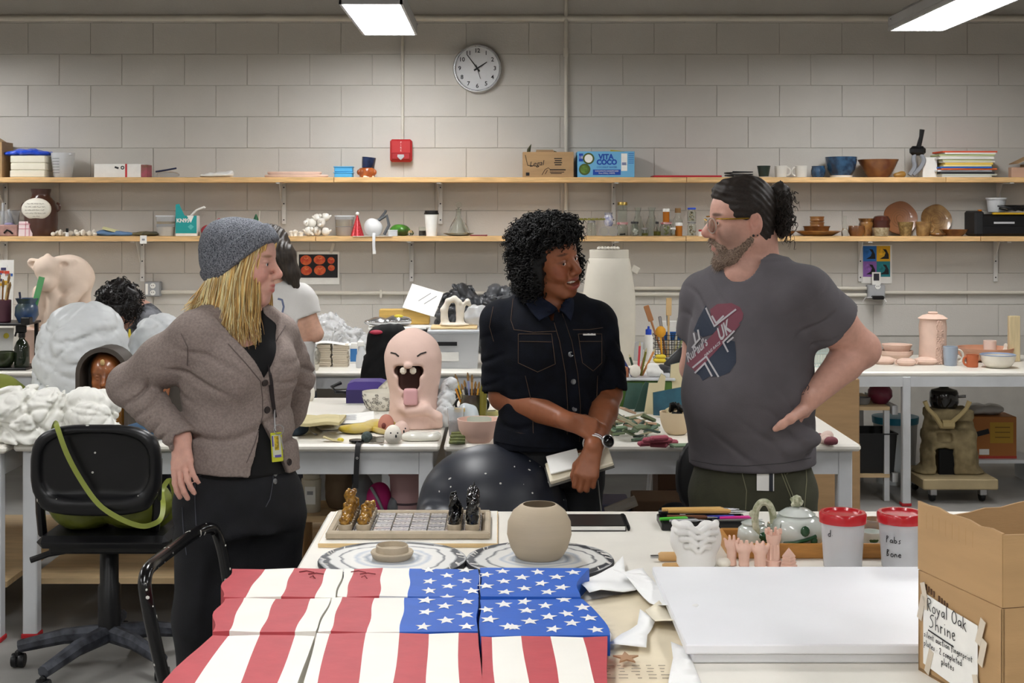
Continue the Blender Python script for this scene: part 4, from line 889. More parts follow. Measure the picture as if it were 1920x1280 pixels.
# ---------------------------------------------------------------- blonde woman in a knit hat, left
def person_blonde():
 Y = 4.0;a = math.radians(42);fx,fy = math.sin(a),-math.cos(a);q = lambda px,py,dy=0: P(px,py,Y+dy);zc = lambda py: Z(py,Y);cx = lambda px: (X(px,Y),Y)
 t = T('person','blonde woman in a grey knit hat and taupe cardigan, hands on hips','person',(X(447,Y),Y,0));off = -Vector(t.location)
 def fixo(o): o.location = off;return o
 sc = 1.0;R,L = frame(math.radians(80),math.radians(2),0,q(454,493,.0),sc);hx,hy,hz = L(0,0,0)
 S = SDF();head(S,R,L,sc,'open',.92,.88,True,False,.45);S.cap(L(-.03,0,-.08),q(450,590,.02),.05,.06,.03)
 lv = lambda e: [(zc(884),*cx(452),.168+e,.132+e),(zc(820),*cx(449),.160+e,.122+e),(zc(770),*cx(446),.150+e,.114+e),(zc(690),*cx(441),.160+e,.128+e),(zc(640),*cx(441),.168+e,.110+e),(zc(605),*cx(443),.150+e,.082+e),(zc(575),*cx(447),.085+e,.06+e)]
 S.loft(lv(-.02),a,.03)
 rs,re,rw = q(369,632,-.1),q(243,722,-.03),q(341,822,-.16);ls,le,lw = q(518,632,.11),q(556,706,.2),q(548,785,.2)
 S.chain([rs,re,rw],[.05,.042,.027],.015);S.chain([ls,le,lw],[.048,.042,.027],.015)
 hand(S,rw+Vector((0,0,-.004)),q(342,870,-.2)-rw,(-.35,-.93,-.1),1,.95,((.1,.14,.18,.22),.35,.3),.05,(.62,.22),.003);hand(S,lw,(-.5,.5,-.7),(.8,.4,.3),-1,.9,(.2,.3,.3),.02,(.4,.1))
 S.cap(q(425,905),q(475,905,.02),.08,.08,.03)
 hips = [q(402,930,-.04),q(498,930,.06)];kn = [Vector((X(398,Y),Y-.05,.47)),Vector((X(500,Y),Y+.06,.47))];an = [Vector((X(392,Y),Y-.02,.09)),Vector((X(500,Y),Y+.08,.09))]
 legs(S,hips,kn,an,(.075,.055,.042))
 pc = paint('#CF9F8F',R,L,[((.1,0,-.0605),(.014,.024,.005),'#B05A58',.9),((.098,0,-.0735),(.014,.02,.0065),'#C2706C',.9),((.083,.032,.024),(.03,.02,.0045),'#7A5838',.75),((.07,.045,-.025),(.03,.03,.03),'#D99A8C',.6),((.112,0,-.03),(.02,.016,.016),'#D9988A',.5),((.08,.031,.005),(.02,.02,.004),'#8F6A5C',.5)],sc)
 o = fixo(sobj('body',S,(X(180,Y),Y-.3,.02),(X(610,Y),Y+.38,1.66),.0078,SKINM('skin_pale',.5),t,fine=((0,hx+.02,hx+.125,.003),(2,hz-.13,hz+.05,.003),(1,Y-.08,Y+.07,.0035),(1,Y-.29,Y-.1,.0036),(2,.84,1.0,.0036),(0,X(312,Y),X(385,Y),.0036)),col=pc));o['label'] = 'pale skin with the face in profile to the right'
 eyes(R,L,sc,t,('iris_blue','#4F6570'),(1,0,0));[setattr(e,'location',off) for e in t.children if e.name.startswith('eye')]
 # black top under the cardigan
 U = SDF().loft([(z,x,y,rx,ry) for z,x,y,rx,ry in lv(-.004)],a,.03)
 for s in (-1,1): U.ell((X(441,Y)+fx*.095+s*.07*math.cos(a),Y+fy*.095+s*.07*math.sin(a),zc(690)),(.056,.05,.06),.05)
 U.ops.append(SDF().cap(L(-.02,0,-.08),q(466,612,-.09),.06,.06,.004,'s').ops[0])
 fixo(sobj('black_top',U,(X(310,Y),Y-.24,.85),(X(590,Y),Y+.24,1.4),.008,M('black_jersey','#0A0A0C',.85,bump=.1),t))
 # cardigan
 CM = M('taupe_knit','#8D807A',.95,var=.13,vsc=150,bump=.35,bsc=420,spec=.2)
 K = SDF();K.loft(lv(.014),a,.03)
 for s in (-1,1): K.ell((X(441,Y)+fx*.095+s*.07*math.cos(a),Y+fy*.095+s*.07*math.sin(a),zc(690)),(.072,.066,.076),.05)
 K.chain([q(447,598,.01),rs+Vector((0,0,.008))],[.062,.066],.04);K.chain([q(447,598,.01),ls+Vector((0,0,.004))],[.06,.06],.04)
 K.chain([rs,rs.lerp(re,.5),re],[.072,.070,.058],.025);W = SDF().chain([re,re.lerp(rw,.4),rw,rw+(rw-re)*.2],[.060,.055,.041,.040],.012);W.cut(rw+(rw-re).normalized()*.012,rw-re,.003);W.cap(rw.lerp(re,.04),rw+(rw-re)*.4,.0285,.0295,.003,'s');K.grp(W,.015);K.ell(re+Vector((-.004,0,0)),.056,.02)
 K.chain([ls,ls.lerp(le,.5),le,lw],[.066,.062,.055,.04],.02)
 # sleeve folds, pulls across the back and the waist
 def fold(x,y,z):
  d = .015*crease(150*((z-zc(735))*.55-(x-X(270,Y))*.8)+2.*np.sin(x*25+z*18),.35)*bump3(x,y,z,(X(285,Y),zc(735)),(.06,.05))
  d = d+.009*crease(230*(z*.8-x*.6)+1.5*np.sin(z*40),.4)*bump3(x,y,z,(X(325,Y),zc(800)),(.05,.06))
  d = d+.014*crease(75*(z+.55*(x-X(441,Y)))+2.5*np.sin(x*12+y*20),.35)*bump3(x,y,z,(X(395,Y),zc(690)),(.09,.07))
  d = d+.013*crease(62*(z-.3*(x-X(441,Y)))+2.*np.sin(x*15),.4)*np.exp(-(((z-zc(815))/.075)**2))*(x > X(356,Y))
  d = d+.012*crease(110*(z+.2*x)+2*np.sin(y*15),.35)*bump3(x,y,z,(X(560,Y),zc(715)),(.05,.06))
  return d+.0012*nz(x,y,z,60,1.)
 K.disp(fold,(X(190,Y),Y-.4,.8),(X(620,Y),Y+.4,1.4))
 K.cut(q(450,876),(-.08,0,-1))
 hem = q(500,800)  # front edges
 fr = Vector((fx,fy,0));lt = Vector((-fy,fx,0));ctr = Vector((X(443,Y),Y,0))
 def wedge(x,y,z):
  u = (x-ctr.x)*lt.x+(y-ctr.y)*lt.y-.006;v = (x-ctr.x)*fr.x+(y-ctr.y)*fr.y
  zt,zb = zc(706),zc(778)
  wd = np.where(z > zt,(z-zt)*.62,np.where(z < zb,(zb-z)*.42,-1))
  return np.maximum(np.maximum(np.abs(u-np.where(z < zb,(zb-z)*.1,0))-wd,.06-v),(z-1.45))
 K.ops.append((wedge,None,None,.004,'s'))
 K.ops.append(SDF().cap(L(-.03,0,-.08),q(455,600,-.03),.056,.064,.004,'s').ops[0])
 ko = fixo(sobj('cardigan',K,(X(190,Y),Y-.33,.84),(X(605,Y),Y+.36,1.42),.0056,CM,t));hit = hitter(ko);ad = lambda o: o and setattr(o,'location',off)
 BT = M('brown_button','#2A2120',.4)
 for px,py in ((496,717),(500,768),(541,866)):
  p,n = hit(px,py,.001);ro = Vector((0,0,1)).rotation_difference(n).to_matrix()
  g = G().lathe([(0,0),(.0095,0),(.0105,.002),(.009,.0045),(.006,.0035),(0,.0035)],18,R=ro,c=p);o = g.obj('button',BT,t);o.location = off
 KD = M('knit_seam','#6A5E5A',.95)
 for l in ([(428,645),(460,680),(488,714),(492,745),(492,780),(478,830),(462,868)],[(535,610),(512,650),(500,690)],[(340,625),(352,650),(352,685)]): ad(seam('knit_edge',hit,l,.0016,KD,t,5))
 # lanyard and badge
 pts = [(503,642),(506,690),(510,740),(513,775)];hl = hitter(ko);ad(seam('lanyard',hl,pts,.0045,M('lanyard_dark','#1D1416',.6),t,4,.001,lift=.004));ad(seam('lanyard',hl,[(505,720),(510,760),(514,782)],.0045,M('lanyard_dark','#1D1416',.6),t,4,.001,lift=.006))
 pb = hl(512,790,.01)[0];bd = P(519,838,pb.y-.015)
 g = G();g.tube([pb+Vector((0,0,.03)),pb,bd+Vector((-.004,0,.045))],.0025,6);g.tube([bd+Vector((.006+.014*math.sin(u),-.004,.05+.014*math.cos(u))) for u in [i*PI/6 for i in range(13)]],.0013,5);g.tube([bd+Vector((.012,-.006,.03)),bd+Vector((.02,-.008,-.005))],.002,5);fixo(g.obj('badge_clip',STEEL,t))
 g = G();g.box((0,0,0),(.032,.003,.083),.002).box((0,-.002,.004),(.024,.001,.062),mi=1).box((.0,-.0026,.012),(.012,.001,.04),mi=2).box((-.011,-.0026,.018),(.004,.001,.03),mi=3).box((.002,-.0026,-.025),(.018,.001,.007),mi=3);g.xf(rotm(0,-.06,.3),bd)
 fixo(g.obj('id_badge',[M('badge_lime','#BFC22E',.4),M('badge_pale','#C9CBB8',.5),M('badge_yellow','#B39B1E',.5,var=.5,vsc=90),M('badge_violet','#5A4FA0',.5)],t))
 # jeans
 JM = M('black_denim','#101116',.8,var=.25,vsc=18,bump=.25,bsc=320)
 B = SDF();B.loft([(zc(985),*cx(455),.166,.138),(zc(905),*cx(454),.158,.126),(zc(846),*cx(450),.142,.108)],a,.03)
 B.chain([hips[0]+Vector((0,0,-.02)),kn[0],an[0]],[.115,.092,.085],.05);B.chain([hips[1]+Vector((0,0,-.02)),kn[1],an[1]],[.112,.09,.085],.05)
 B.disp(lambda x,y,z: .003*nz(x,y,z,26,4.)+.003*np.sin(70*z+3*np.sin(x*20))*np.exp(-((z-.72)/.06)**2))
 jo = fixo(sobj('jeans',B,(X(320,Y),Y-.3,.06),(X(600,Y),Y+.32,.96),.009,JM,t));hj = hitter(jo);TH = M('jeans_thread','#4A4C55',.8)
 for l in ([(368,893),(400,886),(440,884)],[(366,898),(366,940),(368,985)],[(510,862),(512,900),(506,935),(498,950)],[(342,950),(344,990),(350,1040)],[(490,850),(500,848)]): ad(seam('stitching',hj,l,.0012,TH,t,6))
 for py in (873,888,902): p,n = hj(515,py,.001);o = G().lathe([(0,0),(.0075,0),(.008,.002),(.005,.0035),(0,.003)],14,R=Vector((0,0,1)).rotation_difference(n).to_matrix(),c=p).obj('fly_button',M('tack_button','#8D8F92',.3,metal=.9),t);o.location = off
 shoes(t,[(an[0].x,an[0].y),(an[1].x,an[1].y)],a,M('black_shoe','#111112',.5));[setattr(e,'location',Vector(e.location)+off) for e in t.children if e.name.startswith('shoe')]
 # hat
 HM = M('heather_knit','#3A3E46',.95,col2='#8C8F96',vsc=330,bump=.6,bsc=300,spec=.2,stretch=(1,1,.7))
 def hat(e_,lo_,hi_):
  h = SDF();h.ell(L(-.012,0,.03),(.108+e_,.096+e_,.098+e_),.02,R).ell(L(.02,0,.045),(.078+e_,.08+e_,.08+e_),.02,R).ell(L(-.05,0,.055),(.072+e_,.08+e_,.07+e_),.03,R).ell(L(-.05,0,.0),(.068+e_,.075+e_,.07+e_),.03,R)
  nrm = Vector(L(.1,0,-.12))-Vector(L(0,0,0));nrm.normalize()  # brim plane normal, down and forward
  p = Vector(L(.014,0,.002));h.disp(lambda x,y,z: .0018*nz(x,y,z,60,2.));h.cut(p-nrm*lo_,nrm,.004)
  if hi_ is not None: h.cut(p-nrm*hi_,-nrm,.004)
  return h
 lo,hi = (hx-.16,hy-.14,hz-.12),(hx+.14,hy+.14,hz+.17)
 fixo(sobj('hat',hat(.0,.012,None),lo,hi,.005,HM,t));fixo(sobj('hat_cuff',hat(.009,-.002,.055),lo,hi,.005,HM,t))
 # hair
 r2 = random.Random(11);paths = [];base = []
 def path(th,jit,ln,lead=0.):
  rx,ry = .088,.076;x0,y0 = rx*math.cos(th)-.012,ry*math.sin(th);out = []
  zt = .012+.075*math.cos(th);fr_ = abs(th) < 1.3
  for i in range(13):
   s = i/12;z = zt-s*(zt+ln)
   k = 1+jit[0]*.12+.22*s*(1-.45*s)+(.10*s if abs(th) > 2 else 0)
   xx,yy = x0*k-.012*s,y0*k*(1+.25*s)
   if fr_: w_ = min(1,s*2.6);w_ = w_*w_*(3-2*w_);xs_ = (x0+.012)*1.12*(1+jit[0]*.04);xx = xs_+(min(x0,.060)+jit[1]*.006-.004*s-xs_)*w_
   wob = .006*math.sin(6*s+jit[2]*6)*s;fl = max(0,s-.82)/.18
   out.append(Vector(L(xx+jit[1]*.016*s+wob+fl*.012*(1 if fr_ else -1.3)*jit[3],yy+wob*.5,z)))
  return out
 for k in range(1500):
  th = r2.uniform(.48,5.80)
  if th > PI: th -= 2*PI
  b = abs(th) > 2.2
  paths.append(path(th,(r2.uniform(-1,.7),r2.uniform(-1,1),r2.random(),r2.uniform(.2,1.2)),(r2.uniform(.18,.25) if not b else r2.uniform(.12,.18))))
 cols = [('blonde_dark','#B08A50'),('blonde_mid','#DDB873'),('blonde_light','#F2DFAC')]
 for i,(nm,c) in enumerate(cols): fixo(strands('hair',paths[i::3],.0017,M(nm,c,.42,var=.22,vsc=14,stretch=(6,6,1),spec=.5),t,4))
 HB = SDF();HB.ell(L(-.03,0,-.02),(.066,.074,.085),.02,R).cap(L(-.03,0,-.05),L(-.03,0,-.16),.062,.05,.03)
 HB.cut(L(.012,0,0),Vector(L(1,0,0))-Vector(L(0,0,0)))
 fixo(sobj('hair_base',HB,(hx-.14,hy-.12,hz-.23),(hx+.09,hy+.12,hz+.07),.007,M('blonde_root','#6B4F2A',.6),t))
 return t
# ---------------------------------------------------------------- two people at the back
def person_tee():
 Y = 7.15;q = lambda px,py,dy=0: P(px,py,Y+dy);zc = lambda py: Z(py,Y);cx = lambda px: (X(px,Y),Y)
 t = T('person','person in a white t-shirt with long dark hair, bending over the back counter','person',(X(535,Y),Y,0));off = -Vector(t.location)
 def fixo(o): o.location = off;return o
 R,L = frame(math.radians(130),math.radians(25),0,q(508,470,.05),1.);S = SDF();head(S,R,L,1.,'closed',1,.95,True,False)
 S.cap(L(-.03,0,-.08),q(525,545),.05,.06,.03);lv = lambda e: [(zc(760),*cx(533),.17+e,.12+e),(zc(680),*cx(534),.145+e,.105+e),(zc(600),*cx(535),.155+e,.11+e),(zc(555),*cx(535),.165+e,.09+e),(zc(533),*cx(530),.1+e,.06+e)]
 S.loft(lv(-.015),0,.03);rs,re,rw = q(566,556,-.02),q(592,626,-.02),q(545,640,.16);ls,le,lw = q(502,560,.02),q(480,640,.05),q(500,640,.2)
 S.chain([rs,re,rw],[.042,.04,.028],.012);S.chain([ls,le,lw],[.042,.038,.028],.012);hand(S,rw,(-.6,.7,-.2),(.2,.2,1),1,.9,(.3,.4,.4));hand(S,lw,(.3,.9,-.2),(0,.2,1),-1,.9,(.3,.4,.4))
 hp = [q(512,775),q(556,775)];kn = [Vector((X(512,Y),Y,.45)),Vector((X(556,Y),Y,.45))];an = [Vector((X(512,Y),Y+.02,.09)),Vector((X(556,Y),Y+.02,.09))];legs(S,hp,kn,an,(.08,.055,.04))
 fixo(sobj('body',S,(X(445,Y),Y-.25,.02),(X(620,Y),Y+.38,1.6),.0095,SKINM('skin_peach',.5),t,col=lambda V: np.tile(np.array(lin('#D0A48E')),(len(V),1))))
 K = SDF().loft(lv(.006),0,.03);K.chain([rs,rs.lerp(re,.55)],[.058,.06],.03);K.chain([ls,ls.lerp(le,.55)],[.058,.06],.03);K.chain([q(530,548),rs],[.06,.056],.03).chain([q(530,548),ls],[.06,.056],.03)
 K.disp(lambda x,y,z: .003*nz(x,y,z,30,1.)).cut(rs.lerp(re,.5),re-rs,.003,lo=A3(rs.lerp(re,.5))-A3((.02,.08,.1)),hi=A3(re)+.08).cut(ls.lerp(le,.5),le-ls,.003,lo=A3(le)-.1,hi=A3(ls.lerp(le,.5))+A3((.0,.1,.04)))
 o = fixo(sobj('t_shirt',K,(X(450,Y),Y-.22,.7),(X(620,Y),Y+.25,1.3),.008,M('white_tee','#D5D3D0',.85,var=.05,bump=.15),t));h = hitter(o)
 x = seam('printed_ring',h,[(521,560),(529,562),(532,575),(529,588),(521,590)],.005,M('print_bluegrey','#6A7390',.8),t,3,.0006);x.location = off
 B = SDF();legs(B,hp,kn,[a-Vector((0,0,.03)) for a in an],(.095,.07,.06));B.loft([(zc(800),*cx(534),.17,.13),(zc(735),*cx(534),.165,.12)],0,.03);fixo(sobj('trousers',B,(X(465,Y),Y-.2,.04),(X(605,Y),Y+.2,.75),.014,M('dark_trousers','#1B1D24',.8),t))
 shoes(t,[(an[0].x,an[0].y),(an[1].x,an[1].y)],PI,M('black_shoe','#111112',.5));[setattr(e,'location',Vector(e.location)+off) for e in t.children if e.name.startswith('shoe')]
 H = SDF().ell(L(-.018,0,.035),(.104,.09,.1),.02,R);H.chain([L(-.03,0,.0),q(528,480,-.04),q(545,512,-.05),q(556,535,-.06)],[.08,.07,.045,.02],.03).chain([L(.0,.05,.0),q(520,530,.02)],[.05,.03],.02);H.ell(L(.1,0,-.04),(.06,.06,.09),.01,R,'s').disp(lambda x,y,z: .003*np.sin(260*x+8*np.sin(z*14)))
 fixo(sobj('hair',H,(X(455,Y),Y-.2,zc(545)),(X(580,Y),Y+.25,zc(410)),.007,M('brunette_hair','#2B221A',.5,var=.4,vsc=14,stretch=(8,8,1)),t));return t
def person_curly():
 Y = 7.1;q = lambda px,py,dy=0: P(px,py,Y+dy)
 t = T('person','person with dark curls and patterned grey shirt, seated bent behind the white bags','person',(X(240,Y),Y,0));off = -Vector(t.location)
 def fixo(o): o.location = off;return o
 R,L = frame(math.radians(25),math.radians(48),0,q(222,578,-.1),.95);S = SDF();head(S,R,L,1.,'closed',1,1,False,True);nk = q(258,600,.02)
 S.cap(L(-.05,0,-.06),nk,.055,.06,.03);S.chain([nk,q(262,700,.08),q(255,780,.1)],[.11,.12,.13],.05)
 rs,re,rw = q(205,632,-.05),q(195,700,-.2),q(228,672,-.38);ls,le,lw = q(312,622,.05),q(330,690,-.1),q(280,672,-.32)
 S.chain([rs,re,rw],[.045,.04,.028],.015).chain([ls,le,lw],[.045,.04,.028],.015);hand(S,rw,q(252,655,-.42)-rw,(0,-.5,.9),1,.9,(.3,.5,.4));hand(S,lw,q(250,668,-.4)-lw,(0,-.4,.9),-1,.9,(.3,.5,.4))
 kn = [q(225,815,-.32),q(295,815,-.3)];an = [Vector((k.x,k.y,.09)) for k in kn];legs(S,[q(235,800,.05),q(285,800,.05)],kn,an,(.08,.06,.045))
 fixo(sobj('body',S,(X(150,Y),Y-.55,.02),(X(360,Y),Y+.3,1.36),.0105,SKINM('skin_peach',.5),t,col=lambda V: np.tile(np.array(lin('#C99A86')),(len(V),1))))
 K = SDF().chain([nk+Vector((0,0,-.02)),q(262,700,.08),q(258,775,.1)],[.125,.14,.15],.05).chain([nk+Vector((0,0,-.03)),rs,re,re.lerp(rw,.7)],[.07,.065,.055,.045],.03).chain([nk+Vector((0,0,-.03)),ls,le,le.lerp(lw,.7)],[.07,.065,.055,.045],.03);K.ell(q(278,600,.0),(.07,.08,.06),.04).disp(lambda x,y,z: .004*nz(x,y,z,30,1.)).ops.append(SDF().cap(L(-.05,0,-.05),nk,.06,.06,.004,'s').ops[0])
 fixo(sobj('shirt',K,(X(150,Y),Y-.5,.55),(X(370,Y),Y+.3,1.22),.0105,M('patterned_cotton','#8E9096',.85,col2='#26262B',vsc=14,bump=.1),t))
 B = SDF();legs(B,[q(232,800,.05),q(288,800,.05)],kn,an,(.1,.075,.06));fixo(sobj('trousers',B,(X(160,Y),Y-.5,.05),(X(350,Y),Y+.25,.72),.014,M('dark_trousers','#1B1D24',.8),t))
 shoes(t,[(an[0].x,an[0].y),(an[1].x,an[1].y)],0,M('black_shoe','#111112',.5));[setattr(e,'location',Vector(e.location)+off) for e in t.children if e.name.startswith('shoe')]
 H = SDF().ell(L(-.018,0,.045),(.108,.1,.1),.02,R).ell(L(.03,.0,.07),(.085,.09,.055),.03,R);H.ell(L(.12,0,-.04),(.075,.075,.09),.01,R,'s').disp(lambda x,y,z: .012*nz(x,y,z,70,3.)+.006*nz(x,y,z,150,5.))
 HM = M('near_black_hair','#120D0C',.45,var=.5,vsc=40);o = fixo(sobj('hair',H,(X(160,Y),Y-.35,Z(640,Y)),(X(300,Y),Y+.2,Z(500,Y)),.0075,HM,t));r2 = random.Random(4);paths = []
 for p in r2.sample(list(o.data.polygons),260):
  n = p.normal;d = (n+Vector((r2.uniform(-.6,.6),r2.uniform(-.6,.6),r2.uniform(-.7,.1)))).normalized();u = d.orthogonal().normalized();v = d.cross(u);paths.append([p.center+d*.03*s/9+(u*math.cos(s*.9)+v*math.sin(s*.9))*.009-Vector((0,0,.02*(s/9)**2)) for s in range(10)])
 fixo(strands('curls',paths,.003,HM,t,4))
 # stool under the seated person
 st = T('stool','black stool hidden under the person with dark curls','stool',(X(258,Y),Y+.08,0));G().lathe([(0,.39),(.16,.39),(.17,.405),(.17,.42),(.15,.43),(0,.43)],24).obj('seat',BLACK,st)
 for k in range(4): b = k*PI/2+.7;G().tube([(.1*math.cos(b),.1*math.sin(b),.41),(.17*math.cos(b),.17*math.sin(b),.01)],.012,6).obj('leg',STEEL,st)
 return t
import os
def build_people():
 person_denim();person_man();person_blonde();person_tee();person_curly()
build_people()

# ================================================================ things on the two wall shelves
US = F/SY                                            # px per metre at the middle of the shelf
def SX(px): return X(px,SY)
def put(name,label,cat,px,z=ST,y=SY,rz=0,group=None): return T(name,label,cat,(X(px,y),y,z),rz,group)
def u(px): return px/US
C_ = lambda nm,c,r=.35,**k: M('glaze_'+nm,c,r,coat=.4,**k)
CLAY = M('pale_clay','#DDBFAE',.85,var=.04,vsc=15,bump=.12,bsc=80)
CLAYW = M('white_clay','#E3DDD0',.85,var=.05,vsc=15,bump=.15,bsc=80)
STONE = M('stoneware','#B5A791',.8,var=.06,vsc=30,bump=.12,bsc=150)
def carton(t,w,d,h,mat,flaps=True,th=.004,inside=CARDIN):
 g = G()
 for s in (-1,1): g.box((s*(w/2-th/2),0,h/2),(th,d,h));g.box((0,s*(d/2-th/2),h/2),(w-2*th,th,h))
 g.box((0,0,th/2),(w-2*th,d-2*th,th));return g.obj('box_body',mat,t)
def blob(name,parent,parts,mat,h=.006,disp=None,lo=None,hi=None,cut=True,loc=None,k=.02):
 """soft lump in local coordinates from (centre, radii) ellipsoids standing on z = 0"""
 S = SDF();[S.ell(c,r,k) for c,r in parts]
 if disp: S.disp(disp)
 if cut: S.cut((0,0,.001),(0,0,-1),.002)
 a = np.array([np.array(c)-np.array(r) for c,r in parts]).min(0)-.03;b = np.array([np.array(c)+np.array(r) for c,r in parts]).max(0)+.03
 return sobj(name,S,a,b,h,mat,parent,loc)
# ---- upper shelf, from the left
t = put('cardboard_box','open cardboard box at the left end of the upper shelf','box',-16);carton(t,u(60),.2,u(66),CARD)
G().box((.035,.03,u(72)),(.14,.14,.004),R=rotm(0,.55)).obj('flap',CARD,t)
for k in range(3):
 one('plaster_block','%s cream plaster block of the stack under the blue bag' % ('bottom','middle','top')[k],'block',(SX(60)+random.uniform(-.004,.004),SY,ST+k*.0462),G().box((0,0,.0225),(.222,.17,.045),.005),M('plaster','#E6E1D0',.85,var=.03,bump=.1),group='plaster blocks on the upper shelf')
t = put('plastic_bag','bright blue plastic bag lying on the stack of cream blocks','bag',54,ST+.1395)
blob('bag_film',t,[((-.1,0,.012),(.07,.08,.016)),((.0,-.01,.02),(.09,.09,.022)),((.08,0,.014),(.07,.07,.018))],M('blue_film','#1F4FD6',.3,coat=.3),.007,lambda x,y,z: .006*nz(x,y,z,55,1.)+.004*nz(x,y,z,120,2.))
t = put('measuring_pitcher','clear plastic pitcher with black measuring marks by the cream blocks','pitcher',118)
G().lathe(cup(.057,.074,.158,.003),28).obj('body',MILKY,t)
for k in range(6): G().tube([(-.045+.0*k,-.0605-.0014*k,.03+k*.018),(-.02,-.0675-.0016*k,.03+k*.018),(.0,-.069-.0017*k,.03+k*.018)],.0012,4).obj('mark',INK,t)
G().box((.05,-.04,.148),(.04,.02,.012),.003).obj('spout',MILKY,t)
t = put('white_box','long white carton with a red stripe on the upper shelf','box',231);w_ = u(99)
G().box((-.02,0,.043),(w_-.04,.12,.086),.002).obj('box_body',PAPER,t);G().box((w_/2-.02,0,.041),(.04,.118,.08),.002).obj('box_end',M('carton_brown','#7A5B48',.7,col2='#B0586A',vsc=18),t)
G().box((.035,-.0605,.043),(.012,.0012,.086)).obj('stripe',M('stripe_red','#C22A30',.5),t);G().box((-.025,-.0607,.062),(.026,.001,.012),.0,R=rotm(0,.3)).obj('printed_icon',INK,t);G().lathe([(.006,0),(.012,0),(.012,.001),(.006,.001)],14,R=rotm(PI/2),c=(.012,-.0603,.062)).obj('printed_icon',INK,t)
t = put('zip_bag','small clear zip bag with a dark blue zipper on the upper shelf','bag',314)
blob('bag_film',t,[((-.02,0,.02),(.05,.04,.02)),((.03,0,.018),(.05,.03,.018))],CLEAR,.006,lambda x,y,z: .004*nz(x,y,z,70,2.));G().tube([(-.07,-.02,.038),(0,-.025,.048),(.062,-.02,.06)],.006,6).obj('zipper',M('navy','#1C2547',.4),t)
t = put('plastic_bag','crumpled white plastic bag lying flat on the upper shelf','bag',408)
blob('bag_film',t,[((-.05,0,.012),(.06,.06,.014)),((.02,0,.016),(.07,.06,.018)),((.075,0,.022),(.03,.03,.022))],M('white_film','#E4E3DF',.35,coat=.2),.006,lambda x,y,z: .006*nz(x,y,z,70,3.))
for k,(w1,dx) in enumerate(((.205,0),(.175,-.012))):
 one('clay_slab',('wide lower','smaller upper')[k]+' pink clay slab of the flat pair on the upper shelf','slab',(SX(556)+dx,SY,ST+k*.0195),G().lathe([(0,0),(w1*.96,0),(w1,.01),(w1*.98,.018),(0,.018)],32,ell=.42),CLAY,group='pink clay slabs')
for k in range(2):
 t = put('storage_box',('lower','upper')[k]+' light blue plastic box of the small stack on the upper shelf','box',645,ST+k*.036,group='light blue boxes');c = M('sky_blue_plastic','#4FA8DC',.4)
 G().box((0,0,.014),(.115,.09,.028),.004).obj('box_body',c,t);G().box((0,0,.031),(.124,.098,.008),.003).obj('lid',c,t)
t = put('face_pot','small orange ceramic face pot carrying a tilted blue cup','pot',688)
G().lathe([(0,0),(.046,0),(.05,.012),(.05,.02),(.052,.03),(.05,.055),(.044,.062),(.038,.058),(.038,.03),(0,.03)],24,wob=lambda a,z: 1+.03*math.sin(5*a+z*90)).obj('body',C_('orange','#B2622E',.3,col2='#8C4218',vsc=30),t);G().lathe([(0,0),(.047,0),(.049,.012),(0,.012)],24).obj('foot',CLAYW,t)
for s in (-1,1): G().ball((s*.05,-.01,.035),(.014,.012,.018),10).obj('ear',C_('orange','#B2622E'),t)
one('cup','dark blue glazed cup tilted on top of the orange face pot','cup',(SX(690),SY,ST+.0605),G().lathe(cup(.04,.045,.07,.004),24),C_('navy','#1E2F55',.2,col2='#121C34',vsc=20),rot=(0,.1,0))
t = put('cardboard_box','brown cardboard box with dark leaves poking out beside the blue carton','box',1027);carton(t,u(94),.2,u(47),CARD)
for dx in (-.09,): G().prism([(-.06,0),(.06,0),(.05,.075),(-.055,.075)],0,.003).obj('flap',CARD,t,(dx*.2,-.08,u(46)),(.25,0,0))
G().tube([(-.125,.02,.13),(-.12,.02,.18),(-.105,.02,.215)],[.012,.012,.001],6).tube([(0,.03,.14),(.03,.02,.17),(.06,.02,.165)],[.012,.009,.002],6).obj('leaf',M('dark_leaf','#3A3A22',.7),t)
txt('Legal',.045,t,(-.075,-.1012,.085),rot=(PI/2,-.12,0),mat=INK,shear=.3);g = G()
for k in range(4): g.box((.062,-.1012,.118-k*.013),(.05-.008*(k % 2),.0008,.006))
g.tube([(-.04,-.101,.015),(-.02,-.101,.05),(0,-.101,.06),(.012,-.101,.05)],.0014,4).tube([(-.02,-.101,.02),(-.005,-.101,.045)],.0014,4);g.box((.06,-.1012,.047),(.1,.0008,.007)).box((.055,-.1012,.033),(.09,.0008,.004)).box((.05,-.1012,.024),(.07,.0008,.004)).box((-.13,-.1012,.02),(.022,.0008,.02));g.tube([(-.145,-.101,.14),(-.13,-.101,.075),(-.06,-.101,.07)],.0018,4);g.obj('printed_marks',INK,t)
t = put('beverage_carton','sky blue coconut water carton on the upper shelf','box',1134);w_ = u(106);h_ = u(48);LB = M('carton_sky','#6FB2DB',.45)
G().box((0,0,h_/2),(w_,.2,h_),.002).obj('box_body',LB,t);BL = M('carton_blue','#1648A8',.45)
txt('VITA',.046,t,(.0,-.1015,.128),mat=BL,bold=.0018,sx=.95);txt('COCO',.044,t,(.005,-.1015,.094),mat=BL,bold=.0022,sx=.95);txt('COCONUT WATER',.017,t,(.005,-.1015,.063),mat=BL,sx=.85);G().box((.005,-.1012,.032),(.175,.001,.034)).obj('label_band',BL,t);txt('COCONUTS HANDPICKED\nfrom SMALL FARMS',.0135,t,(.005,-.1022,.032),mat=PAPER,sx=.9)
txt('18',.026,t,(-.158,-.1022,.125),mat=PAPER);G().box((-.158,-.1012,.125),(.026,.001,.05)).obj('count_panel',BL,t)
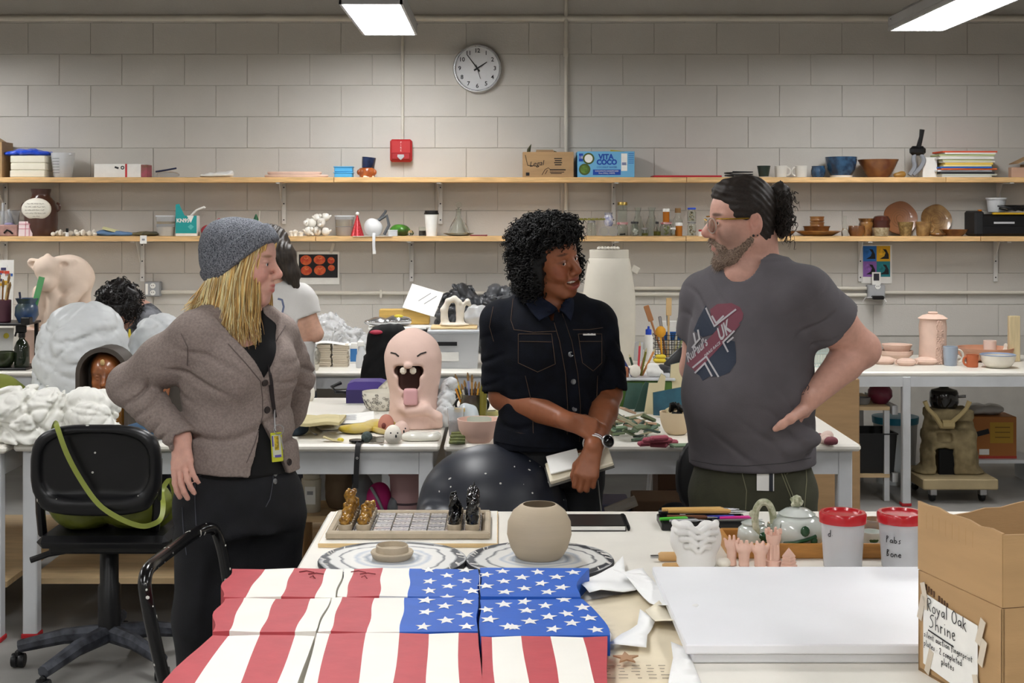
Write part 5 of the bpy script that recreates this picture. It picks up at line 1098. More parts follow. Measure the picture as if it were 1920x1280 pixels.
for nm,c in (('nut_white',PAPER),('nut_green',M('nut_green','#6C8A3A',.5,col2='#4A6A28',vsc=40))):
 g = G();cx_,cz_ = ((-.11,.118),(-.135,.05))[nm == 'nut_green'];g.lathe([(0,0),(.036,0),(.036,.0008),(0,.0008)],24,R=rotm(PI/2),c=(cx_,-.1012,cz_));g.lathe([(.026,0),(.036,0),(.036,.0008),(.026,.0008)],24,R=rotm(PI/2),c=(cx_,-.1016,cz_),mi=1);g.obj('printed_coconut',[c,M('husk','#4A5A24',.5)],t)
G().box((.115,-.1012,.095),(.038,.001,.11)).obj('label_panel',PAPER,t);g = G()
for k in range(6): g.box((.158,-.1012,.15-k*.012),(.034,.0008,.003))
for k in range(9): g.box((.102+k*.003,-.1022,.085),(.0014,.0006,.018))
g.obj('fine_print',BL,t);G().box((.08,.0,h_+.004),(.09,.004,.012),R=rotm(.3,.1)).obj('flap',M('carton_yellow','#C9B23A',.5),t)
one('red_folder','thin red folder lying flat on the upper shelf','folder',(SX(1285),SY-.02,ST),G().box((0,0,.006),(u(126),.2,.012),.002),M('folder_red','#B5242E',.5))
t = put('wire_coil','loose black wire coil lying behind the man on the upper shelf','wire',1385)
g = G();g.tube([(.09*math.cos(i*.5)*(1+.1*math.sin(i)),.06*math.sin(i*.5),.006+.0012*i) for i in range(30)],.004,5);g.obj('wire',BLACK,t)
t = put('cup','dark green ribbed cup on a pale saucer','cup',1432);G().lathe([(0,0),(.05,0),(.054,.006),(0,.006)],24).obj('saucer',CLAYW,t)
pr = [(0,.006),(.03,.006)]+[(.03+.012*i/12+.0015*(i % 2),.006+.07*i/12) for i in range(13)]+[(.039,.076),(.028,.012),(0,.012)];G().lathe(pr,24).obj('body',C_('forest','#1F2F28',.35),t)
for px,s,l in ((1464,1,'left white mug of the facing pair, handle to the right'),(1502,-1,'right white mug of the facing pair, handle to the left')):
 t = put('mug',l,'mug',px,group='white mugs on the upper shelf');G().lathe(cup(.036,.04,.076,.004),24).obj('body',C_('white','#D9D7D0',.3,var=.05),t);g = G();ring_handle(g,s*.038,.04,.026,.006,sx=s);g.obj('handle',C_('white','#D9D7D0'),t)
t = put('cup','small blue glazed cup beside the big blue bowl','cup',1534);G().lathe([(0,0),(.036,0),(.044,.02),(.046,.045),(.04,.068),(.042,.074),(.037,.074),(.036,.06),(.04,.03),(0,.012)],24).obj('body',C_('blue','#35597A',.2,col2='#20364F',vsc=25),t)
t = put('bowl','large blue glazed bowl with an unglazed cream foot','bowl',1577);G().lathe([(0,.01),(.066,.012),(.088,.05),(.098,.1),(.101,.132),(.097,.132),(.09,.06),(.06,.02),(0,.02)],40).obj('body',C_('blue','#35597A',.2,col2='#27455F',vsc=14),t);G().lathe([(0,0),(.068,0),(.07,.014),(0,.014)],32).obj('foot',CLAYW,t)
t = put('bowl','brown ribbed bowl with a ragged rim on the upper shelf','bowl',1647)
pr = [(0,0),(.06,0)]+[(.06+.067*(i/14)**.8+.0016*(i % 2),.115*i/14) for i in range(15)]+[(.122,.115),(.058,.012),(0,.012)];G().lathe(pr,40,wob=lambda a,z: 1+(.03*math.sin(7*a)*max(0,z-.06)/.06)).obj('body',C_('amber','#8A5A30',.3,col2='#6B3A22',vsc=12),t)
t = put('clay_shell','small brown ceramic shell in front of the grey hoses','ornament',1688,y=SY-.04);blob('body',t,[((-.02,0,.015),(.025,.02,.016)),((.012,0,.02),(.024,.02,.022))],C_('ochre','#9C7436',.3),.005)
t = put('tube_clamp','black handled tool with two bent grey hoses on the upper shelf','tool',1719,y=SY-.03)
G().box((.005,0,.17),(.1,.05,.06),.018).obj('head',BLACK,t);G().tube([(.01,0,.19),(.028,0,.26),(.034,0,.305)],[.016,.013,.016],8).obj('handle',BLACK,t)
for dx in (-1,1): G().tube(cr([(dx*.02+.005,0,.15),(dx*.032+.012,0,.11),(dx*.02+.005,0,.065),(-.035+dx*.012,0,.0155)]),.0145,8).obj('hose',M('hose_grey','#8E9299',.5),t)
one('white_box','plain white carton standing behind the grey hoses','box',(SX(1742),SY+.03,ST),G().box((0,0,.065),(.092,.1,.13),.002),PAPER)
z_ = ST;pal = ['#D6D4CE','#C9CBBE','#2A2A2C','#D9DDE2','#D86A3A','#2F62B8','#E2D9A0','#E6C25A','#D5D2C2','#C9CF9E','#E8E6E0','#D8D4CA','#B7BF86','#E9E7E2','#D65432']
for k,c in enumerate(pal):
 h_ = .0105 if k not in (2,7) else .015;nm = {2: 'black',4: 'orange',5: 'blue',7: 'yellow',14: 'red'}.get(k)
 lab = ('%s folder, %s layer from the bottom of the paper stack' % (nm,ORD[k])) if nm else 'pale paper sheaf, %s layer from the bottom of the paper stack' % ORD[k]
 if k == 14: lab = 'red folder on the very top of the paper stack'
 one('folder' if nm else 'paper_sheaf',lab,'folder' if nm else 'paper',(SX(1804)+random.uniform(-.012,.012)+(.015 if k > 12 else 0),SY+random.uniform(-.01,.01),z_),G().box((0,0,h_/2),(.33-.03*(k in (6,7,8))+random.uniform(-.02,.03),.2,h_-.0005),.0015),M('sheaf%d' % k,c,.7,var=.03),rz=random.uniform(-.03,.03),group='paper stack on the upper shelf');z_ += h_
one('wood_block','small pinkish wooden block near the right end of the upper shelf','block',(SX(1906),SY,ST),G().box((0,0,.033),(.085,.06,.066),.003),M('pink_wood','#C9A690',.7,var=.06))
t = put('cardboard_box','cardboard box with a raised flap at the right end of the upper shelf','box',1952);carton(t,.2,.18,.085,CARD);G().box((-.1,0,.125),(.17,.16,.004),R=rotm(0,-.45)).obj('flap',CARD,t)
# ---- lower shelf
def put(name,label,cat,px,z=SL,y=SY,rz=0,group=None): return T(name,label,cat,(X(px,y),y,z),rz,group)
def jar(name,lab,cat,px,prof,mat,lid=None,z=SL,fill=None,group=None,y=SY,n=20):
 t = put(name,lab,cat,px,z,y,group=group);G().lathe(prof,n).obj('body',mat,t)
 if lid: r,z0,h,m = lid;G().lathe([(0,z0),(r,z0),(r,z0+h*.85),(r*.94,z0+h),(0,z0+h)],n).obj('lid',m,t)
 if fill: fill(t)
 return t
def shell_fill(r,z0,z1,mat,n=9):
 def f(t):
  g = G()
  for k in range(n): a = random.uniform(0,6.3);q = random.uniform(.2,.8)*r;g.ball((q*math.cos(a),q*math.sin(a),z0+.006+(z1-z0-.01)*k/n),(random.uniform(.005,.009),random.uniform(.005,.008),.006),6)
  g.obj('shells',mat,t)['kind'] = 'stuff'
 return f
t = put('tube_stand','clear plastic pitcher with two grey tubes at the left end of the lower shelf','tool',14);G().lathe(cup(.06,.075,.16,.003),20).obj('pitcher',CLEAR,t)
for a,b in (((-.03,0,.06),(-.02,-.02,.21)),((.055,-.03,.05),(.02,-.04,.17))): G().tube([a,b],.01,8).obj('tube',M('tube_grey','#B9BBBE',.4),t)
t = put('pink_case','dusty pink case with dark specks on the lower shelf','case',17,y=8.77);G().box((0,0,.036),(.122,.06,.072),.006).obj('case_body',M('pink_case','#A9827A',.6,var=.2,vsc=25),t);G().lathe([(0,.073),(.03,.073),(.026,.084),(0,.088)],16).obj('knob',M('lavender','#8D86A8',.5),t);G().tube([(-.02,-.032,.02),(0,-.036,.04),(.02,-.036,.03),(.035,-.034,.015)],.006,6).obj('latch',BLACK,t)
t = put('photo_card','small card with a pink plaid border leaning on the brown jug','card',48,y=8.755);R_ = rotm(-.15,0,.1);G().box((0,0,.047),(.085,.004,.094),R=R_).obj('card',M('plaid','#E2CFCF',.6),t);g = G()
for k in (-1,0,1): g.box((k*.024,-.003,.047),(.004,.001,.094),R=R_);g.box((0,-.003,.047+k*.03),(.085,.001,.004),R=R_)
g.obj('plaid_lines',M('plaid_pink','#C87F8C',.6),t)
t = put('jug','brown two handled jug with a cream oval inscription plate','jug',77)
G().lathe([(0,0),(.09,0),(.1,.02),(.104,.1),(.102,.17),(.085,.22),(.058,.25),(.056,.27),(.062,.29),(.062,.3),(.05,.3),(.046,.255),(.08,.2),(.09,.1),(0,.01)],36).obj('body',C_('chestnut','#4A2E25',.3),t)
for s in (-1,1): g = G();ring_handle(g,s*.1,.185,.024,.008,sx=s);g.obj('handle',C_('chestnut','#4A2E25'),t)
S_ = SDF().ell((0,-.088,.172),(.095,.028,.07),.01);sobj('plate',S_,(-.12,-.14,.08),(.12,-.04,.26),.006,M('plate_cream','#DDD9CC',.5),t)
g = G();r2q = random.Random(17)
for k in range(5):
 x = -.066+.012*(k == 0)+.05*(k == 4)
 while x < (.06 if k not in (0,4) else .03): l = r2q.uniform(.012,.028);n_ = max(3,int(l/.0022));g.tube([(x+l*i/n_,0,.205-k*.02+r2q.uniform(-.0035,.004)) for i in range(n_+1)],[(.0008,.0004)]*(n_+1),4,flat=(0,1,0));x += l+.006
for i,p in enumerate(g.v): g.v[i] = Vector((p.x,p.y-.088-.029*math.sqrt(max(0,1-(p.x/.097)**2-((p.z-.172)/.072)**2))-.001,p.z))
g.obj('inscription',M('plate_ink','#6B655C',.7),t)
r2 = random.Random(2)
for k,px in enumerate((100,106,114,120,133,140,146,150,156,162,168,174,178)):
 t = one('clay_lump','small white clay lump, %s from the brown jug along the shelf' % ORD[k],'lump',(X(px,8.78),8.775+.03*(k % 2),SL),G().ball((0,0,.014+.004*(k % 3)),(.016+.006*(k % 2),.015,.014+.004*(k % 3)),8),CLAYW,rz=k,group='white clay lumps by the jug')
 t.data.vertices.foreach_set('co',[c*r2.uniform(.88,1.1) if i % 3 != 2 else c for v in t.data.vertices for i,c in enumerate(v.co)])
t = put('bottle','tiny black capped bottle among the white clay lumps','bottle',126,y=8.745);G().lathe([(0,0),(.011,0),(.011,.024),(0,.026)],12).obj('body',PAPER,t);G().lathe([(0,.026),(.008,.026),(.008,.05),(0,.05)],12).obj('cap',BLACK,t)
t = put('glove','folded blue rubber glove with a yellow paper slip on the lower shelf','glove',212);blob('glove_body',t,[((-.06,0,.018),(.06,.06,.02)),((.02,0,.014),(.09,.06,.016)),((.085,-.02,.012),(.06,.04,.012))],M('glove_blue','#5F7FA6',.7,bump=.2),.007,lambda x,y,z: .004*nz(x,y,z,60,1.));G().box((-.01,-.02,.04),(.1,.07,.003),R=rotm(.2,.25,.2)).obj('slip',M('slip_yellow','#D6D6A6',.7),t)
t = put('cloth','olive brown folded cloth hanging over the lower shelf edge','cloth',272);blob('fold',t,[((-.02,0,.012),(.07,.07,.014)),((.045,-.03,.014),(.05,.07,.012))],M('olive_cloth','#6B6140',.8,col2='#4A4A3C',vsc=20),.007,lambda x,y,z: .004*nz(x,y,z,60,4.))
def deli(lab,px,band):
 t = put('deli_tub',lab,'tub',px);G().lathe(cup(.052,.062,.125,.002),28).obj('tub',CLEAR,t);G().lathe([(0,.003),(.051,.003),(.055,.06),(0,.06)],24).obj('contents',CLAYW if band else M('mud','#A58F76',.8),t)
 G().lathe([(.0555,.078),(.0575,.078),(.0578,.092),(.056,.092)] if band else [(0,.063),(.056,.063),(.0585,.105),(0,.105)],24).obj('clay_band',M('wet_clay','#9A824E',.5),t);G().lathe([(.058,.122),(.065,.122),(.065,.132),(.058,.132)],28).obj('rim',MILKY,t)
deli('clear tub with a brown line of wet clay left of the teal box',311,True);deli('clear tub of tan clay behind the red party hat',646,False)
t = put('mask_box','torn open teal and white mask carton with a strap sticking out','box',352);TE = M('teal_print','#1F9C9C',.5)
G().box((0,0,.065),(.135,.09,.13),.002).obj('box_body',PAPER,t);G().box((0,-.0455,.074),(.134,.0015,.112)).obj('teal_panel',TE,t);G().prism([(-.067,.13),(-.01,.13),(-.045,.205),(-.067,.2)],-.002,.002,R=rotm(PI/2),c=(0,-.043,0)).obj('flap',TE,t);G().prism([(.005,.13),(.05,.13),(.03,.085)],-.001,.001,R=rotm(PI/2),c=(0,-.0475,0)).obj('torn_flap',PAPER,t);txt('KN95',.034,t,(-.02,-.0472,.098),mat=PAPER,bold=.001);g = G().prism([(.01,.06),(.03,.075),(.05,.06),(.03,.04)],0,.001,R=rotm(PI/2),c=(0,-.0463,0));g.obj('printed_mask',M('teal_light','#5DBFBE',.5),t);G().tube([(.02,0,.13),(.06,-.02,.165),(.11,-.02,.185),(.115,-.02,.178)],.007,6).obj('strap',PAPER,t)
t = put('pouch','red fabric pouch with tan cords beside the teal box','pouch',398);blob('pouch_body',t,[((0,0,.03),(.07,.06,.045)),((.045,0,.07),(.03,.03,.045))],M('red_fabric','#9C2F38',.8,var=.2),.008,lambda x,y,z: .005*nz(x,y,z,50,1.));G().tube([(-.03,-.06,.02),(-.02,-.068,.05),(.0,-.066,.03),(.01,-.066,.06),(.03,-.06,.03)],.006,6).obj('cord',M('tan_cord','#B59A72',.8),t)
t = put('party_hat','green and black paper cone behind the knit hat on the lower shelf','hat',480,z=SL);G().lathe([(.06,0),(.003,.14),(0,.14),(.055,0)],24).obj('cone',M('cone_green','#0F6B3C',.5,col2='#15181A',vsc=9),t);G().tube([(.02,-.05,.02),(.035,-.06,.16)],.003,5).obj('stick',M('stick_pale','#D8D8C8',.6),t)
r2 = random.Random(9)
for k,(px,h_) in enumerate(((519,.045),(549,.035),(556,.042),(566,.03))): one('clay_shard','small white clay figure fragment %s on the lower shelf' % ('behind the hat tip','left of a pair','right of a pair','next to the white figure pile')[k],'fragment',(SX(px),SY-.06,SL),G().lathe([(0,0),(.016,0),(.012,h_*.5),(.016,h_*.75),(.004,h_),(0,h_)],8,wob=lambda a,z: 1+.3*math.sin(3*a+z*80)),CLAYW)
for k,(px,dz,r_) in enumerate(((580,0,.03),(596,0,.032),(612,0,.028),(586,.05,.032),(604,.056,.03),(595,.09,.026),(575,.062,.02),(612,.095,.026))):
 t = one('clay_figure','white clay baby figure, %s of the pile by the tan tub' % ('low left','low middle','low right','upper left','upper right','topmost','upper far left','topmost right')[k],'figure',(SX(px),SY-.04+.02*(k % 2),SL+dz),G().ball((0,0,r_),(r_,r_*.9,r_),10).ball((r_*.7,-r_*.4,r_*1.5),r_*.5,8).tube([(r_*.5,-r_*.3,r_*.6),(r_*1.1,-r_*.9,r_*.4)],[r_*.35,r_*.25],6).tube([(-r_*.6,-r_*.2,r_*.9),(-r_*1.1,-r_*.7,r_*1.4)],[r_*.33,r_*.22],6),M('figure_white','#E6E3DB',.6),rz=k*1.3,group='pile of white clay figures')
t = put('party_hat','glittery red cone party hat with a white pompom','hat',670,y=8.79);G().lathe([(.044,0),(.004,.135),(0,.137),(0,.13),(.04,0)],28).obj('cone',M('glitter_red','#B01F2A',.25,metal=.5,col2='#E0565A',vsc=160),t);G().ball((0,0,.142),.012,10).obj('pompom',PAPER,t)
t = put('respirator','white and grey respirator mask with its strap hanging off the shelf','respirator',703,y=8.78);blob('mask',t,[((-.02,-.01,.058),(.048,.05,.056)),((.005,.0,.05),(.045,.05,.05))],M('mask_white','#D9DADB',.5),.007);G().tube([(.02,0,.1),(.075,0,.13),(.09,-.01,.07),(.06,-.02,.01)],.011,6).tube([(.03,.01,.11),(.065,.0,.15),(.07,.0,.165)],.008,6).obj('harness',M('harness_grey','#55585C',.5),t);G().tube([(.0,-.055,.02),(.0,-.075,.0),(.0,-.08,-.06),(.003,-.08,-.1)],[(.009,.003)]*4,4,flat=(0,1,0)).obj('strap',MILKY,t);G().box((.003,-.081,-.1),(.022,.004,.022),.003).obj('buckle',PAPER,t)
one('paper_sheet','white paper sheet under the respirator on the lower shelf','paper',(SX(702),8.80,SL-.0005),G().box((0,0,.001),(.25,.15,.002)),PAPER)
t = put('food_packet','shiny green packet leaning behind small white box','packet',748);blob('packet',t,[((0,0,.04),(.06,.035,.034)),((.03,0,.032),(.045,.04,.03))],M('packet_green','#4F9436',.3,col2='#3A4A22',vsc=16),.007,lambda x,y,z: .004*nz(x,y,z,60,2.))
one('white_box','tiny white lidded tub in front of the green packet','box',(X(737,8.76),8.755,SL),G().box((0,0,.018),(.058,.04,.036),.003).box((0,0,.037),(.062,.044,.006),.002),MILKY)
t = put('stopper','small cut glass stopper beside the green packet','stopper',770,y=8.77);G().ball((0,0,.02),.02,7).obj('body',GLASS,t)
jar('candle_jar','small candle jar with a dark base left of the coffee cup','jar',792,cup(.024,.024,.058,.002),GLASS,None,fill=lambda t: G().lathe([(0,.004),(.021,.004),(.021,.034),(0,.034)],16).obj('wax',M('wax_dark','#3B3632',.5),t))
t = put('coffee_cup','white takeaway coffee cup with a black lid','cup',809,y=8.79);G().lathe([(0,0),(.032,0),(.045,.138),(0,.138)],28).obj('cup',PAPER,t);G().lathe([(0,.138),(.047,.138),(.047,.146),(.043,.15),(.042,.162),(.036,.162),(.034,.156),(0,.156)],28).obj('lid',BLACK,t)
t = put('decanter','clear glass decanter with a round stopper on a glass dish','decanter',860);G().lathe([(0,.012),(.07,.01),(.066,.03),(.05,.07),(.02,.12),(.014,.16),(.02,.172),(.012,.172),(.01,.12),(.04,.06),(.06,.02),(0,.018)],14).obj('bottle',GLASS,t);G().ball((0,0,.198),.02,12).lathe([(0,.165),(.01,.165),(.007,.182),(0,.182)],10).obj('stopper',GLASS,t);G().lathe([(0,0),(.06,0),(.1,.018),(.098,.02),(.06,.005),(0,.005)],32).obj('dish',GLASS,t)
one('pen','dark red pen lying on the lower shelf near the decanter','pen',(SX(898),SY-.08,SL),G().tube([(-.055,0,.005),(.035,0,.005),(.05,0,.005)],[.004,.004,.005],6).ball((.05,0,.0055),.0055,8),M('pen_red','#7A1F2C',.4))
GOLD = M('lid_gold','#A88F4A',.35,metal=.7);CHK = M('lid_check','#D3B7B5',.5,col2='#A02F3A',vsc=70);OLV = M('olive_oil','#8A8A2A',.2,trans=.5);AMB = M('pill_amber','#C8761A',.25,trans=.3)
jb = lambda r,h,nk=.8: [(0,0),(r,0),(r,h*.78),(r*nk,h*.9),(r*nk,h),(r*nk-.002,h),(r-.002,h*.76),(r-.003,.004),(0,.004)]
jar('jar','squat glass jar with a metal rim left of the round glass discs','jar',1109,jb(.031,.09),GLASS,(.026,.086,.012,STEEL))
t = put('leaf_garland','dried green leaf garland laid across the jar tops','garland',1112,SL+.098);g = G();g.tube([(-.1,0,.004),(0,.01,.006),(.075,0,.006)],.003,5)
for k in range(14): g.tube([(-.1+.0125*k,0,.005),(-.094+.0125*k,(-1)**k*.02,.012),(-.085+.0125*k,(-1)**k*.03,.008)],[.002,.006,.001],5)
g.obj('leaves',M('dried_leaf','#8C8B3E',.6),t)
for s in (-1,1): one('glass_disc','round wire rimmed glass disc, the %s one of the pair' % ('left' if s < 0 else 'right'),'disc',(X(1141+s*8.5,8.77),8.77,SL+.031),G().lathe([(.0,-.001),(.027,-.001),(.027,.001),(0,.001)],24,R=rotm(PI/2)).lathe([(.026,-.003),(.03,-.003),(.03,.003),(.026,.003)],24,R=rotm(PI/2),mi=1),[GLASS,STEEL],group='glass discs')
jar('ginger_jar','small white jar painted with blue flowers, standing on the glass discs','jar',1141,[(0,0),(.02,0),(.03,.02),(.03,.055),(.022,.072),(.024,.076),(0,.076)],C_('delft','#DAD9DC',.25,col2='#8A8FB4',vsc=38),(.026,.076,.012,M('lid_grey','#8E8E94',.5)),z=SL+.062)
jar('jar','glass jar with a red checked lid under the tall gold lidded jar','jar',1167,jb(.034,.078),GLASS,(.036,.074,.014,CHK),fill=shell_fill(.02,.004,.018,M('dark_bits','#4A4A3A',.6),5));jar('jar','tall glass jar with a gold lid standing on the checked lid','jar',1167,jb(.03,.11,.95),GLASS,(.032,.108,.02,GOLD),z=SL+.0885)
jar('carafe','glass carafe with a narrow neck behind the black lidded shell jar','carafe',1196,[(0,0),(.032,0),(.04,.06),(.02,.12),(.015,.15),(.022,.182),(.02,.182),(.013,.15),(.036,.06),(.028,.004),(0,.004)],GLASS,y=8.9);jar('jar','glass jar of white shells with a black lid','jar',1190,jb(.026,.085),GLASS,(.025,.08,.012,BLACK),y=8.79,fill=shell_fill(.022,.004,.05,PAPER,12))
jar('carafe','glass carafe with a flared lip behind the small oil jars','carafe',1222,[(0,0),(.034,0),(.04,.07),(.022,.12),(.017,.15),(.024,.182),(.022,.182),(.015,.15),(.036,.07),(.03,.004),(0,.004)],GLASS,y=8.9);jar('jar','small glass jar of green leaves left of the olive bottle','jar',1209,jb(.024,.046),GLASS,(.022,.044,.01,STEEL),y=8.78,fill=lambda t: G().lathe([(0,.005),(.02,.005),(.02,.02),(0,.02)],12).obj('oil',OLV,t))
jar('bottle','small olive oil bottle with a black cap','bottle',1232,[(0,0),(.024,0),(.024,.04),(.012,.062),(.01,.078),(0,.078)],GLASS,(.011,.078,.014,BLACK),y=8.79,fill=lambda t: G().lathe([(0,.004),(.021,.004),(.021,.03),(0,.03)],12).obj('oil',OLV,t));jar('jar','glass jar of pale leaves with a checked lid under the pill bottle','jar',1249,jb(.037,.08),GLASS,(.036,.076,.012,CHK),fill=shell_fill(.03,.004,.07,M('pale_leaf','#A8B07A',.6),14))
def pill(lab,px,z,y): jar('pill_bottle',lab,'bottle',px,[(0,0),(.021,0),(.021,.066),(0,.066)],AMB,(.0225,.066,.02,PAPER),z=z,y=y,group='orange pill bottles')
pill('orange pill bottle with a white cap standing on the leaf jar',1249,SL+.0885,SY);pill('orange pill bottle with a white cap standing on the shelf',1273,SL,8.78)
jar('jar','tiny glass jar with a white lid beside the lower pill bottle','jar',1262,jb(.016,.046),GLASS,(.017,.044,.01,PAPER),y=8.76);jar('bottle','corked glass bottle behind the lower pill bottle','bottle',1271,[(0,0),(.03,0),(.03,.1),(.016,.13),(.014,.15),(0,.15)],GLASS,(.019,.148,.03,M('cork','#8A6A42',.8)),y=8.9)
SHM = M('mixed_shells','#D8CDB4',.6,col2='#6B6446',vsc=60)
jar('jar','lower jar of mixed shells of the stacked pair','jar',1297,jb(.028,.084),GLASS,(.027,.08,.01,STEEL),fill=shell_fill(.023,.004,.07,SHM,14));jar('jar','upper jar of mixed shells with a blue lid','jar',1297,jb(.027,.08),GLASS,(.027,.078,.012,BLUEP),z=SL+.091,fill=shell_fill(.022,.004,.07,SHM,14))
jar('bottle','little white and red bottle by the shell jars','bottle',1313,[(0,0),(.012,0),(.012,.03),(0,.03)],PAPER,(.011,.03,.012,RED),y=8.78)
AMC,BRC,TAN = C_('honey','#A5743A',.3,col2='#7A4A22',vsc=14),C_('brown','#5E3A22',.25,col2='#83542C',vsc=14),C_('tan','#A98552',.35,col2='#7C5A34',vsc=24)
scal = lambda a,z: 1+.04*math.sin(11*a)
def dish(name,lab,px,r,h,mat,z=SL,y=SY,wob=scal,group=None): return one(name,lab,'dish',(X(px,y),y,z),G().lathe([(0,0),(r*.6,0),(r,h),(r*.97,h+.003),(r*.58,.006),(0,.006)],33,wob=wob),mat,group=group)
dish('plate','brown glazed plate half hidden behind the hair bun',1470,.07,.03,BRC);dish('plate','scalloped honey plate under the stack of brown pots',1534,.14,.03,AMC)
one('bowl','brown straight sided bowl standing on the scalloped plate','bowl',(SX(1531),SY,SL+.0065),G().lathe([(0,.0),(.072,.0),(.08,.045),(.088,.056),(.082,.058),(.07,.01),(0,.01)],28),BRC)
for k in range(3): one('cup','small amber cup, %s of the stack in the brown bowl' % ('lowest','middle','topmost')[k],'cup',(SX(1532),SY,SL+.018+k*.036),G().lathe([(0,0),(.04,0),(.046,.01),(.043,.02),(.047,.035),(.04,.035),(.038,.01),(0,.006)],24),AMC,group='stacked amber cups')
jar('bottle','clear glass bottle shaped like a figure among the brown pots','bottle',1584,[(0,0),(.02,0),(.022,.03),(.012,.05),(.018,.07),(.008,.1),(.012,.128),(0,.13)],GLASS,y=8.8)
one('bowl','dark brown round bowl with a notched rim','bowl',(X(1606,8.8),8.8,SL),G().lathe([(0,0),(.04,0),(.054,.03),(.05,.066),(.045,.066),(.048,.03),(0,.008)],24,wob=lambda a,z: 1-.1*(z > .06)*max(0,math.sin(a*2))),BRC)
one('vase','wavy tan and brown vase behind the dark bowl','vase',(SX(1626),SY+.03,SL),G().lathe([(0,0),(.04,0),(.042,.03),(.038,.05),(.045,.075),(.04,.09),(.05,.112),(.045,.112),(.036,.08),(0,.01)],24),C_('twotone','#A5743A',.3,col2='#5B3A24',vsc=20))
one('vase','shiny dark brown round vase behind the speckled cup','vase',(SX(1654),SY+.02,SL),G().lathe([(0,0),(.04,0),(.056,.06),(.052,.075),(.058,.1),(.044,.125),(.02,.132),(0,.132)],28),C_('maroon','#4E2A22',.15));one('cup','cream speckled cup in front of the shiny dark vase','cup',(X(1652,8.77),8.77,SL),G().lathe(cup(.042,.05,.054,.004),24),C_('speckle','#B7A88A',.4,col2='#8A7552',vsc=60))
for k,(px,r_,m,l) in enumerate(((1699,.11,C_('rust','#9A6A44',.35,col2='#8A5636',vsc=5),'large rust coloured round plate leaning on the wall'),(1767,.1,TAN,'tan round plate with a spiral leaning on the wall'))):
 t = T('plate',l,'plate',(SX(px),8.97,SL+.003),rot=(-.16,0,0));g = G().lathe([(0,0),(r_*.7,0),(r_,.014),(r_*.98,.018),(r_*.68,.006),(0,.006)],40,wob=lambda a,z: 1+.02*math.sin(5*a+1),R=rotm(PI/2));g.xf(None,(0,0,r_*1.0));g.obj('dish',m,t)
 g = G();g.tube([((.2+.55*i/60)*r_*.85*math.cos(i*.35),-.0075,r_+(.2+.55*i/60)*r_*.85*math.sin(i*.35)) for i in range(60)],.0012,4);g.obj('spiral_line',M('spiral','#7A5632',.5),t)
t = put('cup','tan speckled flared cup in front of the large rust plate','cup',1698,y=8.8);G().lathe([(0,0),(.034,0),(.036,.02),(.05,.09),(.046,.09),(.032,.02),(0,.01)],24).obj('body',C_('speckle2','#9C8050',.4,col2='#6F5730',vsc=60),t)
t = put('mug','tan mug with a handle between the two leaning plates','mug',1731,y=8.8);G().lathe(cup(.04,.05,.092,.004),24).obj('body',TAN,t);g = G();ring_handle(g,.045,.05,.026,.006);g.obj('handle',TAN,t)
dish('dish','shallow brown dish with wavy rim under the tan plate',1788,.088,.04,BRC,y=8.81);dish('dish','small amber leaf dish in front of the tan mug',1758,.05,.014,AMC,y=8.77)
t = put('power_tool_case','black plastic tool case with yellow trim on the lower shelf','case',1872,y=8.84)
G().box((.0,0,.07),(.36,.2,.14),.014).obj('case_body',BLACK,t);G().box((-.155,0,.082),(.06,.21,.155),.012).obj('end_grip',M('dark_rubber','#1A1B1D',.6),t);G().box((.06,-.09,.143),(.26,.03,.012),.003).obj('yellow_trim',M('tool_yellow','#C9A227',.4),t);G().box((-.15,-.09,.163),(.02,.03,.01),.003).obj('orange_button',M('tool_orange','#C7761E',.4),t);G().box((0,-.1015,.085),(.13,.003,.012)).obj('label_line',M('tool_label','#B9BABC',.5),t);G().box((.0,-.101,.04),(.3,.006,.05),.003).obj('front_panel',M('panel_dark','#141416',.3),t)
jar('tub','clear plastic tub standing on the black tool case','tub',1868,cup(.05,.06,.085,.002),MILKY,(.066,.083,.012,MILKY),z=SL+.15,y=8.87)
t = put('cable','tangled black cable piled on the tool case','cable',1898,SL+.15,y=8.78);g = G();g.tube([(.07*math.cos(i*.8)*(1+.3*math.sin(i*.37)),.025*math.sin(i*.8),.012+.03*abs(math.sin(i*.45))) for i in range(26)],.006,5);g.obj('cable',BLACK,t)

# ================================================================ things on and under the back counter
def on(name,label,cat,px,py,z=TZ,rz=0,group=None):
 """a thing standing on height z whose foot shows at the pixel; returns it and the metres per pixel there"""
 Y = yat(py,z);t = T(name,label,cat,(X(px,Y),Y,z),rz,group);return t,Y/F
POT = C_('fern','#3D4A40',.35,col2='#2A4A7C',vsc=7)
WB = M('bag_white','#C9CCCD',.42,var=.05,vsc=9,bump=.35,bsc=6,stretch=(1,1,.5));WB2 = M('bag_crumple','#E4E3DC',.5,var=.04,vsc=16,bump=.4,bsc=22)
DKWOOD = M('dark_board','#4A3526',.7,var=.2)
